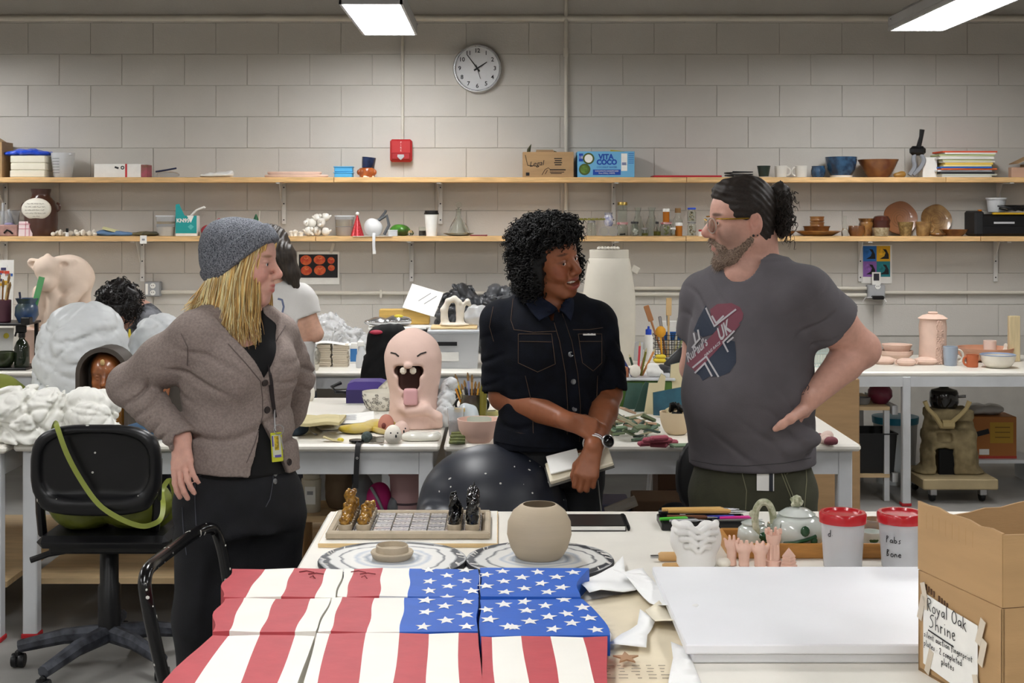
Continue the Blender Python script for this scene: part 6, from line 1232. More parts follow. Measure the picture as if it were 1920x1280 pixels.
# tiered rack at the left end with its pots
Yk = 7.85;mk_ = Yk/F
t = T('tier_rack','black two tier rack at the left end of the back counter','rack',(X(20,Yk),Yk,TZ));z1 = Z(603,Yk)-TZ
for zz in (.012,z1): G().box((-.05,0,zz-.006),(.36,.26,.014),.003).obj('tier',BLACK,t)
for dx,dy in ((-.2,-.11),(-.2,.11),(.11,.11)): G().box((dx,dy,z1/2),(.02,.02,z1)).obj('post',BLACK,t)
G().box((.125,-.1,z1+.014),(.05,.06,.04),.004).obj('end_stop',BLACK,t)
def onr(name,lab,cat,px,z,dy=0.,group=None,y=None): return T(name,lab,cat,(X(px,Yk+dy),Yk+dy,z),0,group)
ZT = TZ+z1+.001
t = onr('pot','plum coloured brush cup on the top of the black rack','pot',5,ZT,-.03);G().lathe(cup(.046,.047,.125,.005),24).obj('body',M('plum','#5B3440',.5,var=.1),t)
t = onr('pot','green and blue glazed round pot holding a green ruler','pot',50,ZT,-.03);G().lathe([(0,0),(.045,0),(.066,.04),(.062,.085),(.048,.105),(.062,.134),(.056,.134),(.042,.105),(.055,.08),(.055,.04),(0,.01)],28).obj('body',POT,t)
for k,(px,a,b,ln,c) in enumerate(((-3,-.10,.1,.25,'#B8792C'),(1,-.03,-.1,.27,'#C98A35'),(5,.06,.05,.23,'#8A5A22'),(8,.14,-.05,.26,'#D8B77A'),(11,.2,.1,.22,'#6E4A2A'),(3,.25,.0,.2,'#E0A23C'))):
 o = T('paint_brush','paint brush with %s, %s from the left in the plum cup' % (('an amber handle','an orange handle','a brown handle','a pale handle','a dark handle','a yellow handle')[k],ORD[k]),'brush',(X(5,Yk)+(px-5)*.0014*2,Yk-.03+.006*(k % 3),ZT+.012),rot=(b,a,0),group='brushes in the plum cup')
 G().tube([(0,0,0),(0,0,ln*.8)],[.004,.005],6).obj('handle',M('brush%d' % k,c,.4),o);G().tube([(0,0,ln*.8),(0,0,ln*.92),(0,0,ln)],[.006,.008,.002],6).obj('bristles',M('bristles','#8C6A3A',.8,var=.3),o)
one('ruler','translucent green ruler leaning out of the blue and green pot','ruler',(X(62,Yk),Yk-.03,ZT+.02),G().box((0,0,.12),(.035,.003,.24),.001),M('green_acrylic','#6FBF7E',.2,trans=.3),rot=(-.1,.22,0))
one('pen','dark marker standing in the blue and green pot','pen',(X(46,Yk),Yk-.03,ZT+.02),G().tube([(0,0,0),(0,0,.15)],.006,8),M('marker_navy','#232A4A',.4),rot=(0,-.12,0))
t = onr('spray_bottle','dark green glass spray bottle with black trigger under the rack top','bottle',41,TZ+.0135,-.05);G().lathe([(0,0),(.04,0),(.042,.01),(.042,.11),(.03,.14),(.017,.155),(.016,.165),(0,.165)],24).obj('bottle',M('dark_glass','#20281C',.08,coat=.5),t);g = G();g.lathe([(0,.165),(.019,.165),(.019,.19),(0,.19)],16).box((-.004,0,.212),(.06,.022,.045),.006).tube([(-.03,0,.2),(-.038,0,.17)],.005,6);g.obj('trigger_head',BLACK,t)
t = onr('bowl','dark mossy green bowl on the lower tier of the black rack','bowl',6,TZ+.0135,-.06);G().lathe(bowl(.035,.068,.085,.006),28).obj('body',C_('moss','#3F4B2C',.35,col2='#28301E',vsc=18),t)
o = one('paper_sheet','white card with a yellow dot leaning inside the black rack','paper',(X(5,Yk),Yk+.04,TZ+.0135),G().box((0,0,.11),(.08,.004,.2)).lathe([(0,0),(.016,0),(.016,.001),(0,.001)],16,R=rotm(PI/2),c=(0,-.0025,.165),mi=1),[PAPER,M('dot_yellow','#D8C83A',.5)],rot=(-.12,0,0))
t = T('poster_board','colourful calendar sheet leaning behind the brush cup','poster',(X(4,8.2),8.2,TZ),rot=(-.05,0,0));G().box((0,0,.3),(.12,.006,.6)).obj('board',PAPER,t);r2 = random.Random(3)
for k in range(14): G().box((r2.uniform(-.045,.04),-.004,.45+r2.uniform(-.0,.13)),(.03,.0015,.016)).obj('printed_patch',M('patch%d' % (k % 5),('#2B5FB0','#C8452E','#E0B030','#E8E8E4','#3A3A60')[k % 5],.6),t)
# animal sculpture on its plinth
Ye = 8.2;q = lambda px,py,dy=0.: Vector((X(px,Ye),Ye+dy,Z(py,Ye)))
zb = Z(612,Ye);one('plinth','pale pink clay block carrying the animal sculpture','block',(X(112,Ye),Ye,TZ),G().box((0,0,(zb-TZ)/2),(.38,.3,zb-TZ),.008),CLAY)
t = T('animal_sculpture','pale clay elephant like animal sculpture on the left of the counter','sculpture',(X(115,Ye),Ye,zb));S = SDF()
S.ell(q(124,522,.02),(.16,.14,.14),.03).ell(q(100,502,-.11),(.075,.08,.075),.03).ell(q(103,528,-.15),(.05,.05,.05),.03).ell(q(98,480,-.08),(.018,.02,.02),.02)
S.cap(q(86,500,-.08),q(66,492,-.05),.045,.03,.02).cap(q(120,494,-.09),q(140,492,-.06),.035,.025,.02).ell(q(70,494,-.09),(.03,.025,.018),.008,m='s').ell(q(131,494,-.11),(.026,.025,.014),.008,m='s')
for a,b,r in ((q(84,545,-.09),q(80,606,-.09),.045),(q(112,550,-.1),q(108,606,-.1),.04),(q(158,540,-.06),q(136,565,-.1),.04),(q(150,550,.06),q(152,606,.06),.05)): S.cap(a,b,r*.9,r,.03)
S.disp(lambda x,y,z: .0025*nz(x,y,z,45,1.)).cut((0,0,zb+.001),(0,0,-1));o = sobj('body',S,q(50,612,-.26),q(190,465,.2),.0085,M('elephant_clay','#E2CDBB',.8,var=.04,bump=.15),t);o.location = -Vector(t.location)
# white bags
def bag(name,lab,px,py,w,h,d,mat,seed,h0=.009,tie=False,amp=1.,parts=None):
 t,m = on(name,lab,'bag',px,py);w,h = w*m,h*m
 P_ = parts(w,h,d) if parts else [((0,0,h*.42),(w*.5,d*.5,h*.5)),((w*.05,0,h*.62),(w*.42,d*.42,h*.38)),((0,0,h*.1),(w*.5,d*.5,h*.2))]
 blob('bag_film',t,P_,mat,h0,lambda x,y,z: amp*(.010*nz(x,y,z,18,seed)+wrinkle(x,y,z,34,.010,int(seed),5,.22)+wrinkle(x,y,z,75,.0035,int(seed)+3,5,.25)-.008),k=.05);return t
bag('plastic_bag','big translucent white bag draped over a sculpture behind the arched niche',151,775,176,206,.36,WB,1.,.010,amp=.8,parts=lambda w,h,d: [((0,0,h*.5),(w*.49,d*.5,h*.5)),((w*.12,0,h*.66),(w*.36,d*.42,h*.33)),((-w*.02,0,h*.15),(w*.46,d*.5,h*.25))])
bag('plastic_bag','white plastic bag standing right of the big draped bag',300,762,130,176,.3,WB,5.,.011)
bag('plastic_bag','crumpled white bag at the front left corner of the middle table',55,822,160,96,.32,WB2,9.,.006,amp=1.5)
bag('plastic_bag','crumpled white bag right beside the arched niche base',170,822,92,98,.2,WB2,13.,.006,amp=1.4)
t,m = on('cloth_bag','olive green cloth bag behind the crumpled white bags','bag',-2,776);blob('bag_body',t,[((-.03,0,.08),(.15,.12,.085)),((.07,0,.05),(.12,.1,.06)),((.0,0,.13),(.07,.08,.045))],M('olive_canvas','#7E8438',.85,var=.12),.009,lambda x,y,z: .006*nz(x,y,z,35,2.));G().box((.02,-.12,.06),(.1,.012,.07),.006).obj('pocket',M('grey_pocket','#77786E',.8),t);G().tube([(.0,-.135,.03),(.02,-.135,.09),(.04,-.12,.12)],.012,6).obj('strap',BLACK,t)
# arched niche with a face
t,m = on('niche_sculpture','dark arched clay niche with an orange sleeping face inside','sculpture',200,800);w,h = 98*m,152*m;NC = M('niche_clay','#3E362F',.6,var=.12,bump=.1)
arch = lambda w_,h_: [(-w_/2,0),(w_/2,0)]+[(w_/2*math.cos(a),h_-w_/2+w_/2*math.sin(a)) for a in [i*PI/14 for i in range(15)]]
R_ = rotm(PI/2);o_,i_ = arch(w,h),arch(w*.84,h-.09*w);g = G();n = len(o_)
v = [(x,-.07,z) for x,z in o_]+[(x,-.07,z) for x,z in i_]+[(x,.07,z) for x,z in o_]+[(x,.05,z) for x,z in i_];f = []
for i in range(n):
 j = (i+1) % n;f += [(i,j,n+j,n+i),(j,i,2*n+i,2*n+j),(n+i,n+j,3*n+j,3*n+i)]
f += [tuple(range(2*n,3*n)),tuple(range(4*n-1,3*n-1,-1))];g.add(v,f).obj('arch',NC,t)
R0,L0 = frame(math.radians(8),0,0,(.0,.0,h*.63),.84);S = SDF();head(S,R0,L0,.84,'closed',1.1,1,True,False);S.cut((0,.045,0),(0,1,0)).cut((0,0,.03),(0,0,-1));sobj('face',S,(-.11,-.14,.01),(.11,.08,h*.63+.12),.0042,C_('face_orange','#9A5A2C',.35,col2='#6E3F22',vsc=16),t);G().ball((.004,-.074,h*.63+.062),(.010,.006,.014),8).obj('bead',M('bead_tan','#B89A66',.5),t)
t,m = on('ear_sculpture','orange clay ear in a dark frame behind the hand on hip','sculpture',300,790);w,h = 62*m,130*m;G().box((.02,.03,h*.5),(w*1.1,.05,h),.01).obj('frame',M('niche_dark','#3A342E',.7),t)
S = SDF().ell((0,-.01,h*.5),(.045,.03,.07),.01).ell((-.008,-.035,h*.52),(.022,.02,.035),.012,m='s').ell((-.005,-.02,h*.5-.07),(.022,.02,.025),.015);sobj('ear',S,(-.07,-.06,.0),(.07,.05,h),.005,C_('face_orange','#9A5A2C'),t)
t,m = on('denim_pouch','folded blue denim cloth on the table edge by the crumpled bag','cloth',277,823);blob('fold',t,[((-.02,0,.03),(.08,.07,.035)),((.03,0,.05),(.06,.06,.035))],M('blue_denim','#34506B',.85,var=.2,bump=.2),.007,lambda x,y,z: .006*nz(x,y,z,45,2.))
t,m = on('glass_jar','small amber glass jar between the crumpled bag and denim cloth','jar',228,800);G().lathe([(0,0),(.026,0),(.028,.06),(.02,.075),(.02,.085),(0,.085)],18).obj('body',C_('amberglass','#8A5A18',.15),t);G().lathe([(0,.086),(.022,.086),(.022,.098),(0,.098)],18).obj('lid',M('lid_green','#3E5240',.5),t)
t,m = on('clay_cone','yellow cone held between two fingers behind the arched niche','cone',243,752);hz_ = 135*m;g = G();g.prism([(-.036,-.02),(.036,-.02),(.03,.02),(-.03,.02)],0,.004);g.lathe([(0,0),(.044,0),(.004,hz_),(0,hz_)],4);g.obj('cone',M('cone_yellow','#D8C238',.6),t)
# counter middle: bags, tiles, boxes
t,m = on('clear_bags','heap of clear plastic bags against the wall behind the tile stacks','bag',645,672);blob('bag_film',t,[((-.08,0,.12),(.13,.1,.14)),((.06,0,.08),(.12,.1,.1)),((-.1,0,.2),(.07,.07,.08))],M('film_clear','#E8EAEC',.2,alpha=.5,coat=.3,bump=.8,bsc=30),.008,lambda x,y,z: .014*nz(x,y,z,40,2.)+wrinkle(x,y,z,90,.012,5,8)-.012)
TL = M('bisque_tile','#CFC4B2',.85,var=.06)
Yt = 7.95
for s,(px,w,nm) in enumerate(((609,.078,'left'),(639,.085,'right'))):
 for k in range(12): one('clay_tile','%s tile from the bottom of the %s tile stack by the spray bottle' % (ORD[k],nm),'tile',(X(px,Yt)+random.uniform(-.003,.003),Yt+random.uniform(-.004,.004),TZ+.0105*k),G().box((0,0,.005),(w,.09,.0095),.0012),TL,rz=random.uniform(-.05,.05),group='stacked clay tiles')
one('paper_sheet','white paper lying across both clay tile stacks','paper',(X(622,Yt),Yt,TZ+.1275),G().sheet(lambda a,b: ((a-.5)*.22,(b-.5)*.13,.004+.008*math.sin(a*5)),8,3,.0012),PAPER,rz=.1)
t,m = on('foil_roll','crinkled silver foil bundle left of the tile stacks','foil',587,688);blob('foil',t,[((0,0,.06),(.04,.05,.065))],M('foil','#A9A79F',.3,metal=.6,var=.3,vsc=40),.007,lambda x,y,z: .006*nz(x,y,z,70,2.))
t,m = on('bowl','small white bowl at the counter edge left of the tiles','bowl',587,694);G().lathe(bowl(.025,.035,.03,.003),24).obj('body',CLAYW,t)
one('carton','small blue and white carton beside the tile stacks','box',(X(664,8.1),8.1,TZ),G().box((0,0,.06),(.042,.05,.12),.002).box((0,-.0255,.05),(.04,.001,.075),mi=1),[PAPER,M('carton_azure','#3A78B8',.5)])
t,m = on('spray_bottle','white plastic spray bottle beside the blue carton','bottle',678,689);G().lathe([(0,0),(.03,0),(.033,.02),(.03,.07),(.015,.105),(.012,.12),(0,.12)],20).obj('bottle',MILKY,t);G().box((-.005,0,.135),(.04,.016,.03),.005).obj('trigger_head',PAPER,t)
# black coat over a chair
Yc = 7.15;t = T('chair','black chair by the counter under the black coat','chair',(X(712,Yc),Yc+.15,0));G().box((0,0,.45),(.4,.4,.05),.015).obj('seat',BLACK,t);G().box((.02,-.19,.76),(.2,.03,.28),.012).obj('backrest',BLACK,t)
for sx in (-1,1): [G().tube([(sx*.17,sy*.17,.43),(sx*.19,sy*.2,.0)],.013,8).obj('leg',BLACK,t) for sy in (-1,1)];G().tube([(sx*.15,-.17,.44),(sx*.15,-.185,.68)],.012,8).obj('back_post',BLACK,t)
t = T('coat','black coat hanging over a chair behind the laughing clay head','coat',(X(712,Yc),Yc-.06,.62));q = lambda px,py,dy=0.: P(px,py,Yc+dy)-Vector(t.location)
S = SDF().chain([q(715,625,.0),q(742,625,.0)],[.05,.05],.03).chain([q(708,632,-.05),q(700,690,-.06),q(680,722,-.06)],[.055,.05,.03],.04).chain([q(738,630,-.05),q(738,720,-.07)],[.06,.055],.04).chain([q(722,660,-.06),q(712,725,-.08)],[.06,.06],.04).disp(lambda x,y,z: .008*crease(70*x+6*np.sin(z*12),.4)+.004*nz(x,y,z,30,1.))
sobj('coat_body',S,q(660,760,-.2),q(770,595,.12),.010,M('coat_black','#0C0C0E',.9,bump=.1),t);blob('lining',t,[((-.01,-.03,.395),(.035,.03,.012))],M('lining_red','#B0344A',.7),.008,cut=False)
# dark storage box with parcels on it, tote with the clay arch
Yb = 8.25;zb = Z(614,Yb);t = T('storage_box','dark storage box under the folders and silver foil bag','box',(X(772,Yb),Yb,TZ));G().box((0,0,(zb-TZ)/2),(.17,.3,zb-TZ),.01).obj('box_body',M('box_charcoal','#202124',.6),t)
one('magazine_stack','loose white papers spread on the dark storage box','paper',(X(745,Yb),Yb,zb),G().box((0,0,.004),(.34,.26,.008),R=rotm(0,0,.08)).box((.08,.0,.011),(.26,.2,.006),R=rotm(0,0,-.12)),PAPER)
t = T('foil_bag','shiny silver packet lying on the loose papers','packet',(X(730,Yb),Yb-.05,zb+.0135));blob('packet',t,[((-.05,0,.024),(.1,.06,.028)),((.06,0,.03),(.08,.06,.032))],M('foil_bright','#C9CACC',.2,metal=.9),.008,lambda x,y,z: .006*nz(x,y,z,50,1.));G().ball((.06,-.02,.058),(.03,.03,.012),10).obj('sticker',M('sticker_yellow','#D2C23C',.5),t)
one('wood_box','flat yellow wooden box behind the silver packet','box',(X(757,Yb),Yb+.08,zb+.0155),G().box((0,0,.045),(.3,.08,.09),.004),M('yellow_wood','#CDA85A',.6,var=.08,stretch=(1,8,8)))
one('paper_sheet','big white printed sheet tilted on the yellow wooden box','paper',(X(792,Yb),Yb+.02,zb+.1),G().box((0,0,.07),(.2,.003,.17),R=rotm(0,.32)).box((.01,-.003,.09),(.09,.001,.004),R=rotm(0,-.62),mi=1).box((.045,-.003,.07),(.09,.001,.004),R=rotm(0,-.62),mi=1),[PAPER,GREYBOX],rot=(-.55,0,0))
t,m = on('tote_box','clear plastic tote with a grey lid carrying the clay arch','box',852,686);w,h = 92*m,64*m;G().lathe([(0,0),(.66,0),(.707,1),(.69,1),(.64,.02),(0,.02)],4,R=Matrix(((w*.72,-w*.72,0),(.2,.2,0),(0,0,h)))).obj('bin',MILKY,t);G().box((0,0,h+.011),(w*1.06,.3,.022),.006).obj('lid',M('lid_pale','#B9BDC2',.4),t);G().box((-.05,-.1435,h*.72),(.14,.004,.022),.001,R=rotm(.03)).obj('label_strip',INK,t);G().box((-.03,-.143,h*.35),(.12,.003,.05),R=rotm(.03)).obj('paper_label',PAPER,t)
zt = TZ+h+.0225;loc = t.location.copy();one('wood_board','thin wooden board on the lid of the clear tote','board',(loc.x,loc.y,zt),G().box((0,0,.006),(86*m,.2,.012),.002),PINEEDGE)
t = T('clay_arch','white clay arch sculpture with a loop on the wooden board','sculpture',(loc.x,loc.y,zt+.0125));S = SDF();pts = [Vector((-.055+.0,0,.015)),Vector((-.06,0,.09)),Vector((-.035,0,.14)),Vector((.0,0,.155)),Vector((.025,0,.13)),Vector((.03,0,.06)),Vector((.035,0,.015))];S.chain(pts,[.024,.02,.018,.018,.02,.02,.024],.008);S.chain([Vector((.045,.0,.06)),Vector((.05,0,.12)),Vector((.075,0,.14)),Vector((.088,0,.12))],[.012,.012,.014,.012],.008).ell((0,0,.008),(.085,.05,.012),.015).disp(lambda x,y,z: .002*nz(x,y,z,90,1.)).cut((0,0,.001),(0,0,-1));sobj('arch',S,(-.11,-.07,-.01),(.12,.07,.19),.006,CLAYW,t)
t = T('clear_bag','clear plastic wrap bunched beside the clay arch','bag',(loc.x+.13,loc.y+.09,zt));blob('bag_film',t,[((0,0,.06),(.08,.06,.07))],M('film_clear','#E8EAEC'),.008,lambda x,y,z: .01*nz(x,y,z,60,2.))
t = T('trash_bag','black and grey plastic sheeting heaped against the wall','bag',(X(900,8.7),8.7,TZ));blob('sheeting',t,[((-.12,0,.2),(.16,.1,.24)),((.1,0,.18),(.17,.12,.24)),((.16,0,.32),(.1,.08,.1))],M('black_film','#17181A',.3,col2='#5A5C60',vsc=6,bump=.5,bsc=14),.009,lambda x,y,z: .014*nz(x,y,z,30,2.)+wrinkle(x,y,z,60,.016,5,8)-.014)
# tall vase
t,m = on('tall_vase','tall white unglazed vase between the woman and the man','vase',1142,684);h = 216*m
pr = [(0,0),(.125,0),(.14,.03),(.150,.15),(.153,h*.45),(.150,h*.62),(.135,h*.78),(.118,h*.92)]+[(.112+.0015*(i % 2),h*(.93+.008*i)) for i in range(8)]+[(.112,h),(.098,h),(.11,h*.9),(.13,h*.6),(.12,.05),(0,.02)]
G().lathe(pr,56).obj('body',M('porcelain_raw','#D3CDBF',.75,var=.03,bump=.06),t);g = G();[g.ball((-.06+.018*k,-.03,h+.008),(.012,.012,.012),8) for k in range(7)];g.obj('bead_rim',CLAYW,t);G().box((.148,-.03,h*.83),(.045,.012,.04),.003,R=rotm(0,.5)).obj('lug',CLAYW,t)
for k,px in enumerate((1158,1192)): one('clay_plate','low round white clay plate, %s of the pair in front of the vase' % ('left','right')[k],'plate',(X(px,7.82),7.8,TZ),G().lathe([(0,0),(.05,0),(.06,.012),(.057,.014),(0,.008)],28),CLAYW)
t,m = on('cup','frosted plastic cup beside the tall vase','cup',1196,676);G().lathe(cup(.027,.033,.11,.002),20).obj('body',MILKY,t)
t,m = on('glue_bottle','white squeeze bottle with a blue cap by the wire basket','bottle',1216,676);G().lathe([(0,0),(.026,0),(.027,.14),(.02,.155),(0,.155)],18).obj('bottle',PAPER,t);G().lathe([(0,.155),(.018,.155),(.018,.185),(.008,.19),(.006,.205),(0,.205)],16).obj('cap',BLUEP,t)
t,m = on('wire_basket','black wire basket full of clay tools on the counter','basket',1257,672);w,h = 62*m,44*m;BW = M('black_wire','#1C1B1A',.5)
g = G()
for k in range(6): zz = .004+h*k/5;g.tube([(-w/2,-.07,zz),(w/2,-.07,zz),(w/2,.07,zz),(-w/2,.07,zz),(-w/2,-.07,zz)],.0022,4)
for k in range(13):
 xx = -w/2+w*k/12;g.tube([(xx,-.07,.004),(xx,-.07,h)],.0015,4);g.tube([(xx,.07,.004),(xx,.07,h)],.0015,4);g.tube([(xx,-.07,.004),(xx,.07,.004)],.0015,4)
o = g.obj('wire_grid',BW,t);o['kind'] = 'stuff';bz = t.location.copy()
r2 = random.Random(6)
for k,(dx,an,ln,c,hd,nm) in enumerate(((-.09,-.32,.33,'#A9744A',1,'wooden spatula leaning left'),(-.03,.02,.36,'#C8A878',1,'tall pale wooden paddle'),(.02,.22,.26,'#B8B6A8',2,'grey metal rib tool'),(.05,.12,.24,'#C9B77A',0,'yellow handled trimming tool'),(.07,.3,.23,'#8F9A6A',0,'olive handled tool'),(-.055,-.15,.25,'#8A5F3A',0,'brown handled tool'),(.0,-.06,.27,'#D8D4CC',0,'white handled brush'))):
 o = T('clay_tool',nm+' in the wire basket','tool',(bz.x+dx*.5,bz.y-.02+.01*(k % 4),bz.z+.01),rot=(-.05,an,0),group='tools in the wire basket');c_ = M('tool%d' % k,c,.55)
 G().tube([(0,0,0),(0,0,ln*.7)],.007,6).obj('handle',c_,o);G().box((0,0,ln*.84),((.05,.034,.02)[(1,0,2)[0] if hd == 1 else 2],.008,ln*.3),.004).obj('blade',c_ if hd == 1 else STEEL,o)
t = T('sponge_brush','round orange sponge on the leaning wooden spatula','sponge',(bz.x-.07,bz.y-.1,bz.z+.17));G().ball((0,0,0),(.032,.025,.035),12).tube([(0,0,-.03),(.01,.01,-.16)],.006,6).obj('sponge',M('sponge_orange','#D89A2C',.8,var=.1,bump=.3),t)
t,m = on('clay_disc','thick round clay disc below the wire basket','slab',1230,690);G().lathe([(0,0),(.07,0),(.073,.018),(.06,.03),(0,.032)],28).obj('disc',M('disc_clay','#CFC6B2',.85),t);dz = t.location.copy()
one('sponge','folded yellow sponge lying on the round clay disc','sponge',(dz.x+.02,dz.y,dz.z+.0325),G().box((0,0,.012),(.07,.05,.022),.008).box((.006,0,.034),(.06,.045,.02),.008),M('sponge_yellow','#D6BE3C',.85,var=.12,bump=.3))
t = T('paint_packet','blue and white tool packet standing behind the wire basket','packet',(bz.x+.03,bz.y+.1,TZ));G().box((0,0,.11),(.16,.03,.22),.003).obj('packet',PAPER,t);G().box((0,-.0155,.13),(.16,.001,.05)).obj('blue_band',M('packet_blue','#1F63B0',.5),t)
Yx = 6.95;t = T('chair','black plastic chair behind the green boards','chair',(X(1302,Yx),Yx+.2,0));G().box((0,0,.45),(.42,.42,.03),.012).obj('seat',BLACK,t);S = SDF().ell((0,-.2,Z(645,Yx)-.2),(.18,.03,.2),.02);sobj('backrest',S,(-.21,-.26,.5),(.21,-.14,1.1),.012,M('chair_black','#101012',.35),t)
for sx in (-1,1): [G().tube([(sx*.17,sy*.17,.44),(sx*.2,sy*.2,0)],.012,8).obj('leg',STEEL,t) for sy in (-1,1)];G().tube([(sx*.15,-.18,.44),(sx*.15,-.2,.75)],.012,8).obj('back_post',STEEL,t)
t,m = on('wire_rack','white wire dish rack on the counter behind the man','rack',1552,685);g = G()
for k in range(13): g.tube([(-.09+.015*k,-.08,.0),(-.09+.015*k,-.08,.17),(-.09+.015*k,.08,.17),(-.09+.015*k,.08,0)],.002,4)
for zz in (.003,.08,.17): g.tube([(-.1,-.08,zz),(.1,-.08,zz),(.1,.08,zz),(-.1,.08,zz),(-.1,-.08,zz)],.003,4)
g.obj('wires',M('wire_pale','#AFC0BC',.4),t)['kind'] = 'stuff'
# right counter: unfired pots
t,m = on('bowl','pink unfired bowl with a ragged inner bowl, left end of the right counter','bowl',1680,674);G().lathe([(0,0),(.06,0),(.098,.035),(.1,.055),(.094,.056),(.06,.012),(0,.012)],36).obj('body',CLAY,t);zb = t.location.copy();one('bowl','ragged pink bowl nested in the wider pink bowl','bowl',(zb.x+.005,zb.y,zb.z+.0125),G().lathe([(0,0),(.05,0),(.084,.065),(.09,.08),(.082,.08),(.046,.012),(0,.012)],36,wob=lambda a,z: 1+.025*math.sin(8*a)*(z > .05)),CLAY)
for k,(px,py,w,l) in enumerate(((1657,682,46,'left'),(1699,685,38,'front middle'),(1736,683,46,'right'))):
 t,m = on('clay_pod','flattened pink clay pod, %s of the three' % l,'pod',px,py,group='flattened clay pods');r = w*m/2;G().lathe([(0,0),(r*.7,0),(r,.018),(r*.95,.03),(r*.5,.042),(0,.044)],28,ell=.8).obj('body',CLAY,t)
 if k == 1: g = G();[ring_handle(g,s*r*.93,.022,.012,.005,sx=s) for s in (-1,1)];g.obj('lug',CLAY,t)
t,m = on('lidded_jar','tall pink clay jar with a ruffled strip and lid','jar',1749,681);h = 86*m
G().lathe([(0,0),(.077,0),(.08,.03),(.076,h*.5),(.079,h*.8),(.074,h*.97),(0,h*.97)],36,wob=lambda a,z: 1+.012*math.sin(9*z*10)).obj('body',CLAY,t);G().lathe([(0,h*.97),(.083,h*.97),(.086,h*.985),(.06,h*1.05),(.03,h*1.08),(0,h*1.08)],36,wob=lambda a,z: 1+.03*math.sin(6*a)).lathe([(0,h*1.08),(.024,h*1.08),(.03,h*1.1),(.024,h*1.13),(0,h*1.135)],18).obj('lid',CLAY,t);g = G();r2 = random.Random(8)
for k in range(60): a = -PI/2+r2.uniform(.0,.42);zz = r2.uniform(.01,h*.93);g.lathe([(.006,0),(.011,.004),(.008,.009),(.004,.005)],7,R=rotm(PI/2,0,a+PI/2),c=(.078*math.cos(a),.078*math.sin(a),zz))
g.obj('ruffles',CLAY,t)['kind'] = 'stuff'
t,m = on('mug','pale blue mug with a large cream handle','mug',1782,685);h = 36*m;G().lathe(cup(.036,.042,h,.004),24).obj('body',C_('paleblue','#9AA6B4',.35),t);g = G();ring_handle(g,.042,h*.5,.036,.007);g.obj('handle',CLAYW,t)
t,m = on('bowl','very wide pink bowl behind the orange mug','bowl',1846,676);G().lathe(bowl(.08,.165,.08,.006),44).obj('body',M('terracotta_pink','#D2A48C',.8,col2='#C08A6A',vsc=4),t)
t,m = on('mug','small orange terracotta mug in front of the wide pink bowl','mug',1823,688);G().lathe(cup(.032,.034,.072,.004),24).obj('body',M('terracotta','#B2603C',.8),t);g = G();ring_handle(g,-.03,.036,.024,.007,sx=-1);g.obj('handle',M('terracotta','#B2603C'),t)
t,m = on('bowl','cream bowl with a pale blue rim at the counter front','bowl',1871,689);G().lathe(bowl(.045,.098,.075,.005),40).obj('body',CLAYW,t);G().lathe([(.095,.066),(.1,.076),(.094,.078),(.09,.07)],40).obj('rim',C_('rimblue','#8C9CB8',.3),t)
t,m = on('cup','small pale pink cup standing behind the blue rimmed bowl','cup',1856,672);G().lathe(cup(.037,.038,.11,.004),24).obj('body',M('pale_pink_clay','#E0CBBF',.8),t)
t,m = on('figurine','tiny white clay bird behind the blue rimmed bowl','figurine',1889,674);blob('body',t,[((0,0,.05),(.03,.02,.025)),((.0,0,.02),(.015,.015,.03)),((-.01,0,.085),(.012,.012,.014))],CLAYW,.005)
one('wood_plank','upright pale wooden plank at the right end of the counter','plank',(X(1901,8.2),8.2,TZ),G().box((0,0,.135),(.066,.03,.27),.003),M('plank_pale','#CDBB93',.6,var=.08,stretch=(8,8,1)),rz=.1)
# under the right counter
KX0,KX1 = X(1530,8.),X(1690,7.75)
t = T('shelf_unit','open shelves of raw wood under the right counter','shelf',((KX0+KX1)/2,8.1,0))
for zz in (Z(768,7.75),Z(895,7.75)): G().box((0,0,zz),(KX1-KX0-.1,.6,.02)).obj('shelf_board',M('raw_ply','#C9AE85'),t);G().box(((KX1-KX0)/2-.02,0,zz-.01),(.03,.6,.05)).obj('rail',TABLELEG,t)
za,zb_ = Z(768,7.75)+.0105,Z(895,7.75)+.0105
for dx in (-1,1): [G().box((dx*(KX1-KX0-.13)/2,dy,.26),(.03,.03,.515)).obj('post',TABLELEG,t) for dy in (-.28,.28)]
t = T('pot','dark pink round pot on the upper shelf under the counter','pot',(X(1650,7.95),7.95,za));G().lathe([(0,0),(.04,0),(.07,.04),(.068,.075),(.05,.1),(.03,.11),(0,.11)],28).obj('body',C_('raspberry','#7A2A44',.3),t)
t = T('bowl','small grey dishes left of the dark pink pot','bowl',(X(1617,7.9),7.9,za));G().lathe(bowl(.03,.045,.04,.004),20).obj('body',GREYBOX,t)
t = T('storage_bin','large black plastic bin on the low shelf under the counter','bin',(X(1632,7.95),7.95,zb_));g = G();g.lathe([(0,0),(.62,0),(.707,1),(.74,1),(.74,1.03),(.68,1.03),(.6,.03),(0,.03)],4,R=Matrix(((.16,-.16,0),(.2,.2,0),(0,0,.22))));g.obj('bin_body',M('bin_black','#131415',.5),t)
t = T('bucket','white bucket with a blue lid behind the counter leg','bucket',(X(1684,8.3),8.36,.0));G().lathe([(0,.0),(.11,.0),(.13,.36),(.12,.36),(0,.05)],28).obj('bucket_body',M('bucket_white','#B9BDBE',.5),t);G().lathe([(0,.36),(.135,.36),(.138,.4),(.1,.405),(0,.405)],28).obj('lid',M('lid_teal','#1D7E9C',.4),t)
one('cardboard_box','tall cardboard box behind the man beside the middle table','box',(X(1560,7.35),7.35,Z(824,7.35)),G().box((0,0,(824-705)*7.35/F/2),(.23,.24,(824-705)*7.35/F),.004),CARD)
